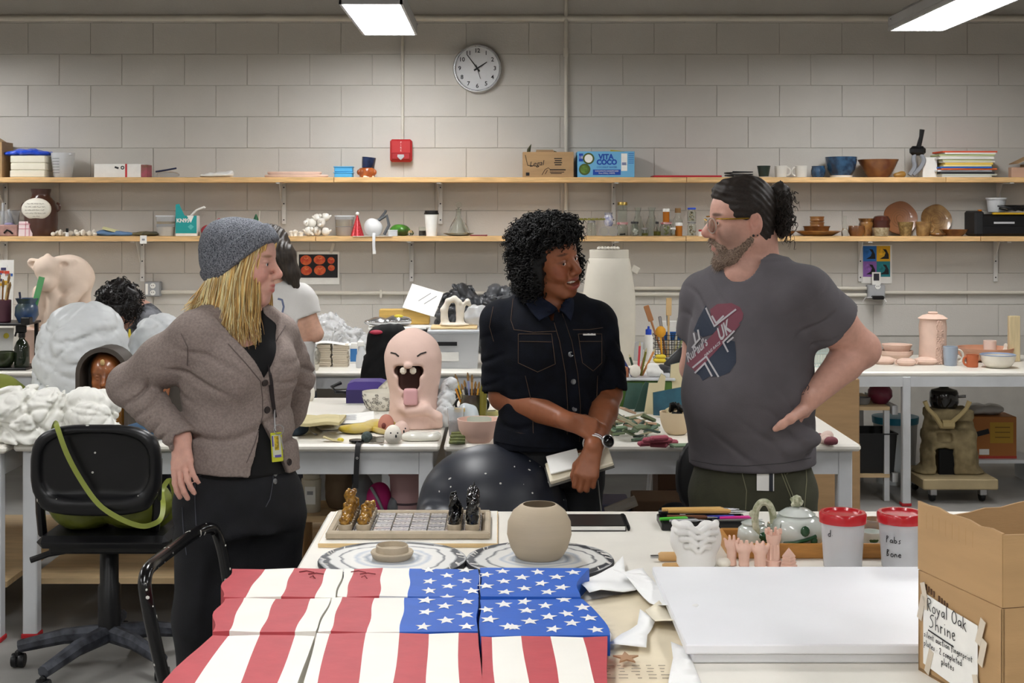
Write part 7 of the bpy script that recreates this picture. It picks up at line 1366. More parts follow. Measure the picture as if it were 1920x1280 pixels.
z2 = Z(824,7.35);one('cardboard_box','lower cardboard box under the tall one by the table leg','box',(X(1556,7.35),7.36,0),G().box((0,0,z2/2),(.26,.26,z2-.001),.004),CARD)
# clay kiln on its dolly
Yq = 7.95;t = T('dolly','low wooden dolly on casters carrying the clay kiln','dolly',(X(1778,Yq),Yq,0));zd = Z(897,Yq-.2)
G().box((0,0,zd-.03),(.42,.44,.06),.006).obj('platform',M('dolly_wood','#A89774',.7,var=.08),t)
for sx in (-1,1):
 for sy in (-1,1): cst = G().box((sx*.14,sy*.16,zd-.078),(.04,.05,.04),.004).obj('caster',STEEL,t);G().lathe([(0,-.012),(.03,-.012),(.033,0),(.03,.012),(0,.012)],18,R=rotm(0,PI/2),c=(sx*.14,sy*.16+.01,.035)).obj('wheel',BLACK,cst)
t = T('clay_kiln','rough clay kiln sculpture with a dark doorway and horn like arms','sculpture',(X(1778,Yq),Yq,zd+.0005));KC = M('kiln_clay','#9A8B68',.9,col2='#7A6C4E',vsc=14,bump=.5,bsc=40);q = lambda px,py,dy=0.: P(px,py,Yq+dy)-Vector(t.location)
S = SDF().box(q(1778,850,.03),(.135,.13,.16),.05,.02).chain([q(1748,886),q(1748,780)],[.075,.05],.03).chain([q(1808,886),q(1808,785)],[.075,.05],.03).ell(q(1735,885),(.08,.1,.04),.03).ell(q(1822,885),(.07,.1,.04),.03).box(q(1778,775),(.12,.1,.03),.02,.02).box(q(1776,875,-.12),(.052,.12,.1),.02,.008,m='s').box(q(1776,822,-.12),(.04,.06,.03),.015,.01,m='s').disp(lambda x,y,z: .007*nz(x,y,z,40,1.)+.003*nz(x,y,z,120,2.)).cut((0,0,.001),(0,0,-1))
sobj('kiln_body',S,(-.26,-.2,-.01),(.26,.22,.5),.009,KC,t);G().box(q(1776,868,-.07),(.095,.02,.16)).obj('doorway_shade',DARK,t)  # black slab in the doorway paints the shade inside the kiln
g = G();[g.tube([q(1770+s*4,800,-.14),q(1776+s*22,780,-.17),q(1776+s*36,766,-.17),q(1776+s*42,752,-.17)],[.014,.013,.012,.014],8) for s in (-1,1)];g.tube([q(1766,795,-.14),q(1788,795,-.14)],[.026,.026],8);g.obj('arm',M('horn_tan','#B5A273',.6),t)
t = T('pot','black lidded pot sitting on top of the clay kiln','pot',(X(1770,Yq),Yq+.0,Z(773,Yq)+.03));G().lathe([(0,0),(.07,0),(.082,.03),(.08,.085),(.072,.1),(.03,.112),(.012,.13),(0,.13)],28).obj('body',M('pot_black','#161412',.12,coat=.5),t);G().tube([(.075,0,.06),(.12,-.02,.065)],.008,6).obj('handle',STEEL,t)
t = T('carton','orange and yellow printed carton beside the clay kiln','box',(X(1853,8.42),8.42,.15));w,h = .27,.25;G().box((0,0,h/2),(w,.2,h),.003).obj('box_body',M('carton_orange','#A5672E',.6),t);G().box((.045,-.1008,h*.62),(.14,.001,h*.5)).obj('yellow_panel',M('carton_yellow2','#B08A28',.6),t);G().box((-.07,-.1012,h*.62),(.08,.001,.03),R=rotm(0,-.25)).obj('printed_picture',INK,t);G().box((-.06,-.1012,.04),(.06,.001,.034)).obj('label',PAPER,t);G().box((0,-.1012,.008),(w,.001,.016)).obj('red_band',M('carton_red','#A83A2A',.6),t)
g = G();[g.box((.05,-.1016,h*.75-k*.03),(.09,.0006,.006)) for k in range(3)];g.obj('printed_lines',M('carton_print','#7A5A18',.6),t)
one('wood_shelf','low plank shelf under the printed carton','shelf',(X(1853,8.42),8.42,0),G().box((0,0,.14),(.5,.3,.02)).box((-.23,0,.065),(.03,.3,.13)).box((.23,0,.065),(.03,.3,.13)),TABLELEG)
t = T('plastic_bag','grey white plastic bag lying on the printed carton','bag',(X(1845,8.42),8.42,.15+h+.001));blob('bag_film',t,[((-.04,0,.03),(.09,.08,.035)),((.05,0,.03),(.07,.07,.035))],M('bag_grey','#A9A6A2',.4,coat=.2),.008,lambda x,y,z: .008*nz(x,y,z,45,2.))

# ================================================================ things on, under and around the middle tables
CANV = M('canvas_cloth','#C3B78C',.85,var=.08,vsc=12,bump=.2)
for k in range(4):
 t,m = on('canvas',('bottom','second','third','top')[k]+' folded canvas cloth of the stack behind the blonde woman','cloth',592+(k % 2)*6,792,TZ+.017*k,rz=.06*(k-1),group='folded canvas cloths');w = (100-8*k)*m
 G().sheet(lambda a,b: ((a-.5)*w,(b-.5)*.2,.009+.0035*math.sin(a*7+k)),10,4,.012).obj('fold',CANV,t)
t,m = on('cup','white clay cup with a drawn face, lying behind the canvas stack','cup',577,751);G().lathe([(0,0),(.022,0),(.033,.02),(.034,.05),(.022,.068),(0,.07)],20).obj('body',CLAYW,t);G().tube([(-.01,-.03,.022),(0,-.034,.018),(.012,-.032,.022)],.002,5).obj('painted_line',INK,t)
for k,(px,py,rz,l) in enumerate(((640,796,.3,'lower'),(652,786,.1,'upper'))):
 t,m = on('paper_sheet',l+' white printed sheet of the pair beside the canvas stack','paper',px,py,TZ+.002+.006*k,rz=rz);G().sheet(lambda a,b: ((a-.5)*.22,(b-.5)*.28,.004+.03*max(0,a-.6)**1.2),8,5,.001).obj('sheet',PAPER,t);g = G()
 if k: [g.box((-.02,.09-.02*i,.0055),(.12,.005,.0008)) for i in range(8)];g.obj('printed_lines',M('print_grey','#A4A6AC',.6),t)
YG = M('glove_yellow','#C2A93A',.6,var=.15,col2='#B9A878',vsc=14)
t,m = on('glove','yellow and tan rubber glove lying by the printed sheets','glove',690,812);blob('glove_body',t,[((-.05,0,.018),(.07,.05,.02)),((.04,.06,.022),(.07,.05,.024))],YG,.006,lambda x,y,z: .004*nz(x,y,z,60,2.));g = G();[g.tube([(.02+.01*k,.02-.015*k,.014),(.05+.01*k,-.02-.012*k,.012)],[.012,.008],7) for k in range(4)];g.obj('finger',YG,t)
t,m = on('clay_chip','small upright clay chip in front of the yellow glove','chip',670,813);G().prism([(-.011,0),(.012,0),(.006,.036),(-.012,.034)],-.006,.006,R=rotm(PI/2)).obj('chip',CLAYW,t)
HB_ = M('heart_pattern','#D9D3C2',.3,col2='#A9A596',vsc=45,kind='voronoi',coat=.4)
t,m = on('bowl','white glazed bowl covered in small drawn hearts','bowl',714,768);G().lathe(bowl(.045,.083,.083,.005),36).obj('body',M('glaze_ivory','#D8D3C6',.3,coat=.4),t);g = G();r2 = random.Random(1)
for k in range(44):
 a = -PI/2+r2.uniform(-1.5,1.2);zz = r2.uniform(.012,.075);r = .0465+.0375*math.sin(math.acos(max(-1,min(1,1-(zz/.083)**1.1))));ct = Vector((r*math.cos(a),r*math.sin(a),zz));tx = Vector((-math.sin(a),math.cos(a),0));up = Vector((math.cos(a)*.45,math.sin(a)*.45,.9));s = .0075
 g.tube([ct+tx*(s*x)+up*(s*y) for x,y in ((0,-1),(-.9,.1),(-.5,.8),(0,.35),(.5,.8),(.9,.1),(0,-1))],.0009,4)
g.obj('drawn_hearts',M('heart_line','#5F5C58',.5),t)['kind'] = 'stuff'
t,m = on('clay_plaque','pointed patterned clay panel standing behind the heart bowl','panel',722,757);G().prism([(-.045,0),(.04,0),(.035,.09),(.012,.115),(-.03,.075)],-.008,.008,R=rotm(PI/2)).obj('panel',HB_,t)
t,m = on('tool_case','purple plastic case with a black cord beside the black coat','case',690,752);w,h = 76*m,40*m;PU = M('purple_plastic','#4A3A86',.4)
G().prism([(-w/2,-.07),(w/2,-.07),(w/2,.07),(-w/2,.07)],0,h*.62).obj('case_body',M('purple_dark','#2E2458',.4),t);G().prism([(-w/2,h*.5),(w/2,h*.5),(w*.46,h*.9),(w*.3,h),(-w*.3,h),(-w*.46,h*.9)],-.068,.068,R=rotm(PI/2)).obj('lid',PU,t);G().tube([(-w*.5,-.05,h*.5),(-w*.75,-.07,h*.52),(-w*.85,-.06,h*.75),(-w*.65,-.03,h*.9)],.009,7).obj('cord',BLACK,t)
# laughing clay head
PK = M('pink_clay','#D9BBAE',.8,var=.035,vsc=10,bump=.12,bsc=150)
Yl = 5.68;sl = Yl/F;t = T('clay_head_sculpture','tall pink laughing clay head with closed eyes, two teeth and tongue out','sculpture',(X(776,Yl),Yl,TZ));q = lambda px,py,dy=0.: Vector((X(px,Yl),Yl+dy,Z(py,Yl)))-Vector(t.location);L_ = lambda py: Z(py,Yl)-TZ
S = SDF().loft([(L_(812),.004,0,58*sl,.085),(L_(770),.0,0,46*sl,.08),(L_(735),.0,0,45*sl,.082),(L_(700),-.002,0,52*sl,.1),(L_(665),-.004,0,54.5*sl,.108),(L_(640),-.004,0,46*sl,.095),(L_(622),-.004,0,27*sl,.06),(L_(615),-.004,0,9*sl,.02)],0,.02)
S.box(q(769,708,-.1),(.043,.1,.046),.03,.01,m='s').box(q(769,691,-.1),(.059,.1,.021),.018,.012,m='s').ell(q(769,741,-.085),(.03,.04,.025),.006,m='s')
S.ell(q(768,680,-.112),(.019,.014,.012),.01)
S.chain([q(768,765,-.09),q(800,760,-.095),q(822,775,-.08),q(826,792,-.06)],[.016,.018,.016,.012],.02).ell(q(778,760,-.06),(.06,.04,.02),.03).chain([q(822,790,-.06),q(806,783,-.06)],[.01,.02],.02).cut((0,0,.001),(0,0,-1))
o = sobj('head_body',S,(-.17,-.17,-.01),(.17,.15,.46),.0058,PK,t);MB_ = M('mouth_brown','#3A1E17',.7)
S = SDF().box(q(769,712,-.035),(.05,.02,.06),.02);sobj('mouth_cavity',S,(-.1,-.08,.1),(.08,.02,.32),.008,MB_,t)
for px in (759,777): G().box(q(px,690,-.092),(.026,.016,.028),.008).obj('tooth',M('tooth_white','#D9D2C4',.5),t)
S = SDF().box(q(773,738,-.105),(.029,.012,.036),.012,.01);sobj('tongue',S,(-.06,-.15,.1),(.06,-.05,.26),.005,M('tongue_pink','#CF9FA0',.6),t)
hh = hitter(o)
for pts in ([(733,661),(742,663),(748,668)],[(782,668),(789,663),(799,660)]): e = seam('eye_line',hh,pts,.003,M('line_dark','#2B2320',.7),t,5,.0015);e.location = Vector((0,0,0));me = e.data;me.transform(Matrix.Translation(-Vector(t.location)))
# small clay heads, glazed hand, keys, scraper, denim glove
def egg(px,py,w,h,mat,lab,mouth=False):
 t,m = on('clay_figure',lab,'sculpture',px,py,group='small clay heads');w,h = w*m,h*m;blob('body',t,[((0,0,h*.36),(w*.5,w*.45,h*.4)),((0,0,h*.62),(w*.4,w*.38,h*.38))],mat,.005);g = G()
 if mouth: g.ball((-w*.1,-w*.42,h*.45),(w*.16,w*.12,h*.16),10,mi=0)
 else: [g.ball((s*w*.2+w*.1,-w*.44,h*.62),(w*.05,w*.04,h*.045),8) for s in (-1,1)];g.ball((w*.2,-w*.44,h*.45),(w*.06,w*.04,h*.09),8)
 g.obj('painted_face',M('face_red','#6A2E26',.5) if mouth else INK,t)
egg(724,812,30,36,M('red_clay','#B87A68',.7,var=.1),'reddish small clay head with an open mouth',True);egg(752,822,30,34,PK,'plain pink small clay head behind the white one');egg(737,831,32,35,CLAYW,'white small clay head with black dots, foremost of three')
t,m = on('glazed_hand','glossy white ceramic hand lying before the laughing clay head','sculpture',786,826);blob('hand',t,[((-.02,0,.016),(.05,.035,.022)),((.035,.0,.014),(.045,.03,.016)),((.06,.015,.022),(.02,.012,.012)),((.065,-.012,.02),(.018,.01,.01))],C_('milk','#DEDCD2',.12),.005)
t,m = on('keys','bunch of keys with a black lanyard hanging over the table edge','keys',682,830);KY = M('key_metal','#8A857A',.35,metal=.8)
G().lathe([(.0,.002),(.018,.002),(.03,.006),(.03,.012),(.018,.014),(0,.012)],20,c=(-.026,0,0)).obj('fob',M('fob_black','#0E0E10',.2),t);blob('pompom',t,[((.012,0,.022),(.022,.02,.022))],M('fuzzy_green','#45504E',.9,var=.3,vsc=80),.005);g = G()
for k in range(5): a = -.5+.25*k;g.box((.055,.01*k-.02,.008+.003*k),(.05,.01,.0025),R=rotm(0,0,a)).lathe([(.004,0),(.01,0),(.01,.003),(.004,.003)],10,c=(.034,.01*k-.02,.007+.003*k))
g.obj('key',KY,t);yo = MY0-t.location.y;g = G();g.tube([(.0,0,.01),(-.012,yo*.6,.006),(-.016,yo+.002,.004),(-.018,yo-.008,-.008),(-.022,yo-.008,-.06),(-.026,yo-.007,-.165)],[(.010,.0016)]*6,4,flat=(0,-.7,.7)).obj('lanyard',M('lanyard_black','#131315',.6),t);txt('O',.012,t,(-.021,yo-.0105,-.05),rot=(PI/2,1.4,0),mat=PAPER)
t,m = on('scraper','yellow tipped curved clay scraper at the table edge','tool',624,828);G().sheet(lambda a,b: ((a-.5)*.075,(b-.5)*.03,.004+.016*(1-a)**2),8,3,.004).obj('blade',CANV,t);G().ball((.03,-.003,.008),(.014,.012,.009),8).obj('tip',M('tip_yellow','#D0BE2C',.5),t)
t,m = on('mitten','dark blue quilted mitt beside the blonde woman','mitten',556,816);blob('mitt',t,[((0,0,.03),(.05,.04,.032)),((-.03,.01,.028),(.03,.04,.03))],M('mitt_blue','#1F2C38',.8,var=.2),.006);G().tube([(.045,0,.03),(.06,-.01,.015),(.075,-.01,.006),(.08,.0,.005)],.003,6).obj('clip',STEEL,t)
# right table: cup, pink bowl, coils, brush mug
t,m = on('cup','clear plastic cup of cloudy water left of the pink bowl','cup',854,818);G().lathe(cup(.025,.033,.11,.002),24).obj('body',CLEAR,t);G().lathe([(0,.003),(.0235,.003),(.028,.06),(0,.06)],20).obj('water',M('cloudy','#A59A98',.3,trans=.4),t)
t,m = on('bowl','wide smooth pink bowl beside the woman in denim','bowl',898,828);G().lathe([(0,0),(.042,0),(.06,.02),(.078,.05),(.084,.088),(.080,.088),(.072,.05),(.05,.014),(0,.012)],44).obj('body',M('bowl_pink','#D9B5A5',.6,var=.02),t);bz = t.location.copy()
one('clay_rib','grey green rib tool standing in the pink bowl','tool',(bz.x+.002,bz.y+.01,bz.z+.04),G().prism([(-.048,0),(.046,0),(.046,.05),(.03,.056),(-.034,.056),(-.048,.05)],-.004,.004,R=rotm(PI/2-.3)),M('rib_sage','#A8B0A0',.5,var=.1))
GC = M('green_clay','#6F7442',.7,col2='#4E5634',vsc=30)
for k,(px,py,n_) in enumerate(((857,832,2),(860,820,1))):
 t,m = on('clay_coil',('front pair of','rear')[k]+' green clay coils by the pink bowl','coil',px,py);g = G();[g.tube([(-.03+.002*i,-.008+.012*i,.007+.009*i),(0,-.012+.012*i,.008+.009*i),(.03,-.006+.012*i,.007+.009*i)],[.006,.0075,.006],8) for i in range(n_+1)];g.obj('coil',GC,t)
t,m = on('mug','dark brown two handled mug full of brushes','mug',885,782);DBR = C_('umber','#3A2E28',.3,col2='#4E5036',vsc=10);G().lathe([(0,0),(.045,0),(.055,.03),(.052,.06),(.045,.085),(.048,.1),(.043,.1),(.042,.085),(.048,.04),(0,.01)],28).obj('body',DBR,t);
for s in (-1,1): g = G();ring_handle(g,s*.048,.055,.026,.006,sx=s);g.obj('handle',BLACK,t)
mz = t.location.copy();r2 = random.Random(12)
for k in range(11):
 c_ = ('#C9852C','#D8B23C','#E4E0D6','#2A2A2E','#8A8FB8','#B98A4A','#5A3A24','#D9A040','#9FA9C8','#3E5A88','#C7B48A')[k];an = -.36+.072*k;ln = r2.uniform(.13,.2)
 o = T('paint_brush','%s handled brush, %s from the left in the dark mug' % (('amber','golden','ivory','black','lilac','ochre','brown','orange','pale blue','navy','straw')[k],ORD[k]),'brush',(mz.x+an*.08,mz.y+.008*((k % 3)-1),mz.z+.015),rot=(r2.uniform(-.12,.12),an,0),group='brushes in the dark mug');G().tube([(0,0,0),(0,0,ln*.8)],[.0035,.0045],6).obj('handle',M('mugbrush%d' % k,c_,.4),o);G().tube([(0,0,ln*.8),(0,0,ln*.9),(0,0,ln)],[.005,.006,.002],6).obj('bristles',M('bristles','#8C6A3A'),o)
t,m = on('plastic_bag','upright bunched white plastic bag right of the laughing clay head','bag',833,800);blob('bag_film',t,[((0,0,.07),(.038,.05,.08)),((.012,0,.14),(.03,.04,.05)),((.03,0,.18),(.022,.03,.025))],WB,.006,lambda x,y,z: .008*nz(x,y,z,40,2.)+wrinkle(x,y,z,110,.006,4)-.008)
t,m = on('shell_sculpture','pale blue and white ceramic shells in front of the dark mug','sculpture',872,792);blob('shell',t,[((-.02,0,.03),(.03,.03,.035)),((.0,0,.06),(.022,.02,.022)),((.03,0,.05),(.022,.02,.024)),((.035,0,.02),(.025,.02,.025))],M('shell_blue','#C4CDD2',.3,coat=.4),.005)
one('jar','small clear jar with a yellow lid before the ceramic shells','jar',(X(861,5.78),5.78,TZ),G().lathe([(0,0),(.022,0),(.022,.05),(0,.05)],18).lathe([(0,.05),(.024,.05),(.024,.064),(0,.064)],18,mi=1),[CLEAR,M('lid_yellow','#CDA63A',.5)])
t,m = on('bottle','olive green glass bottle right of the dark mug','bottle',906,785);G().lathe([(0,0),(.016,0),(.016,.12),(.01,.14),(.01,.165),(0,.165)],16).obj('bottle',M('olive_glass','#6B6420',.15,coat=.4),t)
for k,(px,py) in enumerate(((925,792),(915,778))): t,m = on('clay_form',('front','rear')[k]+' pale olive clay frame between mug and denim sleeve','frame',px,py,rz=.3*k);G().prism([(-.05,-.03),(.05,-.03),(.06,.03),(-.04,.03)],0,.018).obj('frame_body',M('clay_olive','#B3AC72',.8,var=.08),t);G().prism([(-.03,-.015),(.03,-.015),(.04,.015),(-.02,.015)],.018,.0185).obj('opening_shade',M('clay_olive_shade','#4E4A2E',.8),t)  # frame is solid; a thin dark sheet paints its shaded opening
# green boards, shards, pink chunks behind the woman
GB,GB2,TB,CB = M('board_green','#37544A',.5,var=.1,vsc=20),M('board_green2','#2F4A40',.5,var=.1),M('board_teal','#1E4250',.45,col2='#2A5A6A',vsc=10),M('board_cream','#CFC29C',.7,var=.05)
def board(lab,pts,Y,tilt,mats,th=.012):
 bx = sum(p[0] for p in pts)/len(pts);by = max(p[1] for p in pts);z0 = max(TZ,Z(by,Y));o = T('clay_board',lab,'board',(X(bx,Y),Y,z0),rot=(-tilt,0,0));m = Y/F;G().prism([((x-bx)*m,(by-y)*m) for x,y in pts],-th,0,R=rotm(PI/2),tmi=0).obj('board_face',mats[0],o);G().prism([((x-bx)*m*1.02,(by-y)*m*1.01) for x,y in pts],-th-.006,-th-.0005,R=rotm(PI/2)).obj('backing',mats[1],o)
board('tall cream board with a dark green edge leaning behind the man',[(1254,757),(1287,750),(1293,676),(1259,684)],6.25,.08,(CB,GB));board('stepped cream board leaning left of the tall cream one',[(1208,800),(1236,800),(1246,760),(1249,730),(1241,725),(1234,742),(1218,742)],6.05,.1,(CB,GB));board('dark green board leaning nearest the denim sleeve',[(1168,770),(1192,770),(1206,722),(1178,721)],6.2,.1,(GB,GB2));board('dark green board with a curved top and pale stripe',[(1190,772),(1224,772),(1236,730),(1212,716),(1206,724)],6.12,.12,(GB2,GB));board('wide teal board leaning behind the cream bowl',[(1226,802),(1288,806),(1288,748),(1226,760)],5.95,.12,(TB,GB))
Ys = 6.35;t = T('pencil_tray','green crate with a white tray of pencils behind the boards','crate',(X(1200,Ys),Ys,TZ));G().box((0,0,.06),(.27,.2,.12),.005).obj('crate_body',M('crate_green','#4A6A2A',.5),t);G().box((0,0,.127),(.3,.22,.012),.004).obj('tray',TABLELEG,t);zt = TZ+.134
for k,(px,an,ln,c,nm) in enumerate(((1174,-.5,.15,'#1E2E6E','dark blue'),(1196,.06,.16,'#C23A44','red'),(1208,.2,.13,'#6B6A20','olive'),(1214,.45,.14,'#C9864A','orange'),(1190,-.3,.1,'#23402E','dark green'),(1204,.3,.12,'#B05A5A','rose'))): o = T('pencil',nm+' pencil standing in the tray behind the green boards','pencil',(X(1194+(px-1194)*.5,Ys),Ys-.04+.012*k,zt),rot=(0,an,0));G().tube([(0,0,0),(0,0,ln*.86)],.0055,6).obj('barrel',M('pencil%d' % k,c,.45),o);G().tube([(0,0,ln*.86),(0,0,ln)],[.0055,.0008],6).obj('tip',CANV,o)
one('clay_egg','white egg shaped holder in the pencil tray','holder',(X(1188,Ys),Ys-.07,zt),G().ball((0,0,.028),(.026,.024,.03),12),CLAYW);t = T('paper_wad','crumpled white tissue in the pencil tray','tissue',(X(1222,Ys),Ys-.05,zt));blob('tissue',t,[((0,0,.03),(.03,.02,.035)),((.02,0,.015),(.03,.02,.018))],PAPER,.005,lambda x,y,z: .007*nz(x,y,z,90,2.))
for k,px in enumerate((1160,1166,1172)): one('crayon',('grey','mauve','rust')[k]+' clay peg standing at the left of the pencil tray','peg',(X(px,Ys),Ys-.06,zt),G().lathe([(0,0),(.012,0),(.012,.03),(.007,.045),(0,.047)],10),M('peg%d' % k,('#8A8078','#8F7480','#A0664A')[k],.7))
t = T('plastic_bag','small shiny black bag behind the tall cream board','bag',(X(1245,6.5),6.5,TZ));blob('bag_film',t,[((0,0,.08),(.06,.05,.09))],M('black_film','#17181A'),.009,lambda x,y,z: .01*nz(x,y,z,50,2.))
t,m = on('bowl','cream bowl full of black scraps beside the man','bowl',1268,814);G().lathe(bowl(.028,.066,.09,.005),32).obj('body',M('bowl_cream','#CDB999',.6),t);g = G();r2 = random.Random(5);[g.box((r2.uniform(-.035,.035),r2.uniform(-.03,.03),.08+r2.uniform(0,.03)),(r2.uniform(.02,.05),.02,.012),.002,R=rotm(r2.uniform(-1,1),r2.uniform(-1,1),r2.uniform(0,3)),mi=(k == 3)) for k in range(9)];g.obj('scraps',[M('scrap_black','#131415',.25),CB],t)['kind'] = 'stuff'
r2 = random.Random(21);SHM_ = [M('shard%d' % k,c,.6,var=.12) for k,c in enumerate(('#4C6350','#6F8468','#2F4038','#A7A184','#5B6A4A','#B99A80'))]
SN = ('dark green','sage','blackish green','cream edged','moss','tan');SR = [0]*6
for k in sorted(range(46),key=lambda k: k*37 % 92):
 px,py = 1138+(k*37 % 92),836-(k % 12)*4.6-r2.uniform(0,3);lay = (k % 12)/12;Y = yat(832-30*r2.random(),TZ)+.05;z = max(TZ+.004+lay*.085*(1-abs(px-1175)/75),TZ+.004);c = k % 6
 w,d = r2.uniform(.04,.105),r2.uniform(.014,.032);one('clay_shard','%s clay offcut, %s of its colour from the left in the heap' % (SN[c],ORD[SR[c]]),'shard',(X(px,Y),Y,z),G().prism([(-w/2,-d/2),(w/2,-d/2*r2.uniform(.3,1)),(w/2*r2.uniform(.6,1),d/2),(-w/2*r2.uniform(.6,1),d/2)],0,r2.uniform(.006,.012)),SHM_[c],rot=(r2.uniform(-.4,.4),r2.uniform(-.5,.5)*(lay > .1),r2.uniform(-1,1)),group='clay offcuts');SR[c] += 1
PKC = M('rose_clay','#A04A5A',.7,var=.1,vsc=30)
for k,(px,py,z,rz) in enumerate(((1213,836,0,.2),(1235,838,0,-.3),(1255,834,0,.5),(1222,830,.018,-.2),(1244,830,.018,.3),(1228,828,.036,.5),(1236,826,.05,.4))): t,m = on('clay_bar','rose coloured clay bar, %s of the pile beside the man' % ('lowest at left','lowest in the middle','lowest at right','second layer left','second layer right','third layer','topmost')[k],'bar',px,py,TZ+z,rz,group='rose clay bars');G().box((0,0,.0095),(.07,.03,.018),.006).obj('bar',PKC,t)
for k in range(4): t,m = on('clay_plate','flat green clay strip, %s of the stack by the man' % ('lowest','second','third','topmost')[k],'strip',1285+k*2,836,TZ+.0075*k,rz=.05*k,group='green clay strips');G().box((0,0,.0035),(.12,.05,.0065),.001).obj('slat',SHM_[k % 2],t)
for k,(px,py) in enumerate(((1535,828),(1546,832),(1556,834),(1548,824))): t,m = on('clay_shard',('maroon chunk','pale curled piece','cream curled piece','pinkish white shell piece')[k]+' of broken clay at the right end of the table','shard',px,py,TZ+.012*(k == 3));blob('piece',t,[((0,0,.012),(.022,.018,.016)),((.012,0,.016),(.016,.012,.012))],M('shardp%d' % (k % 2),('#7A4048','#D9C0B4')[k > 0],.7),.005,lambda x,y,z: .004*nz(x,y,z,110,float(k)))
# under the middle tables
zs = .2+.0115;Yu = 5.7;
def und(name,lab,cat,px,py_base,Y): return T(name,lab,cat,(X(px,Y),Y,zs),0)
Yf = 5.55;zb = Z(958,Yf);one('low_shelf','raw plank bench under the middle table carrying the tubs','shelf',(X(608,Yf),Yf+.06,zs),G().box((0,0,zb-zs-.012),(.23,.3,.024)).box((-.09,0,(zb-zs)/2-.012),(.03,.28,zb-zs-.024)).box((.09,0,(zb-zs)/2-.012),(.03,.36,zb-zs-.024)),M('raw_ply','#C9AE85'))
t = T('tub','white plastic tub with a paper label under the middle table','tub',(X(584,Yf),Yf,zb+.0005));G().lathe([(0,0),(.036,0),(.04,.13),(.034,.132),(.034,.15),(0,.15)],24).obj('tub_body',M('tub_cream','#C9C3B2',.5),t);G().box((.0,-.0395,.07),(.042,.002,.07)).obj('label',PAPER,t);G().box((0,-.041,.08),(.024,.001,.014)).obj('label_mark',GREYBOX,t)
t = T('bag','brown paper sack standing beside the labelled tub','bag',(X(632,Yf),Yf+.05,zb+.0005));blob('sack',t,[((0,0,.08),(.055,.05,.1)),((0,0,.15),(.05,.045,.04))],M('sack_brown','#7A6650',.7,var=.1),.008,lambda x,y,z: .005*nz(x,y,z,50,2.))
t = T('backpack','bright pink and grey bag under the middle table','bag',(X(708,Yf),Yf-.02,zb-.02));blob('bag_body',t,[((.0,0,.06),(.055,.05,.065)),((.01,0,.1),(.04,.04,.04))],M('magenta','#B01E6A',.6),.007);blob('grey_flap',t,[((-.06,.02,.08),(.05,.05,.09)),((.07,.0,.04),(.03,.04,.05))],M('bag_grey2','#6F7276',.7),.008,lambda x,y,z: .006*nz(x,y,z,50,1.));G().tube([(-.02,-.05,.13),(.01,-.06,.08),(.035,-.05,.02)],.006,6).obj('strap',M('bag_grey3','#8A8C90',.7),t)
t = T('bucket','dusty pink bucket with a dark band under the middle table','bucket',(X(762,Yf),Yf+.0,zb-.14));G().lathe([(0,0),(.055,0),(.068,.3),(.072,.3),(.072,.285),(.06,.285),(.05,.02),(0,.02)],28).obj('bucket_body',M('bucket_pink','#A98688',.6),t);G().lathe([(.0625,.175),(.066,.175),(.0665,.183),(.063,.183)],28).obj('band',M('band_dark','#4A3A40',.6),t)
one('crate','dark crate holding the pink bucket under the middle table','crate',(X(762,Yf),Yf,zs),G().box((0,0,(zb-.14-zs)/2),(.16,.3,zb-.141-zs),.005),M('crate_dark','#2A2826',.7));one('crate','dark crate holding the bright pink bag under the middle table','crate',(X(703,Yf),Yf,zs),G().box((0,0,(zb-.02-zs)/2),(.13,.22,zb-.021-zs),.005),M('crate_dark','#2A2826'))
for k,(lab,px,w,h,c,z) in enumerate((('cardboard box under the right middle table',1240,.24,.26,'#7C6350',0),('lavender and navy shoe box under the right middle table',1150,.13,.1,'#7C7FA8',.1205),('dark red box at the bottom under the right middle table',1150,.16,.12,'#4A2A2A',0),('small dark cardboard box behind the table leg',1262,.16,.3,'#5A4436',0))): Yz = 5.85+.12*(k % 2)+.3*(k == 3);zz = .16+.0115;one('box',lab,'box',(X(px,Yz),Yz if k != 1 else 5.97,zz+z),G().box((0,0,h/2),(w,.22,h-.001),.004).box((0,-.111,h*.6),(w*.5,.001,h*.3),mi=1),[M('ubox%d' % k,c,.7),M('ubox_mark%d' % k,('#6A5444','#23264A','#5A3030','#4A382E')[k],.6)])
t = T('bag','dark navy backpack with a white panel under the right middle table','bag',(X(1256,5.7),5.62,.16+.0115));blob('bag_body',t,[((0,0,.1),(.13,.09,.12)),((.02,0,.2),(.09,.07,.08))],M('navy_nylon','#1A2230',.7),.010,lambda x,y,z: .006*nz(x,y,z,40,2.));G().box((.06,-.09,.12),(.09,.012,.09),.004,R=rotm(-.2,.5)).obj('panel',M('panel_grey','#A9AFB8',.5),t)
one('tool_grip','grey paper roll poking out above an orange tag under the table','roll',(X(1158,5.6),5.6,.16+.0115),G().box((0,0,.12),(.1,.1,.24),.004).tube([(-.05,-.04,.25),(.07,-.05,.3)],.022,8,mi=1).box((-.03,-.055,.2),(.035,.004,.05),mi=2),[M('ubox_dark','#33302E',.7),M('roll_grey','#A6A29C',.6),M('tag_orange','#D8641E',.5)])

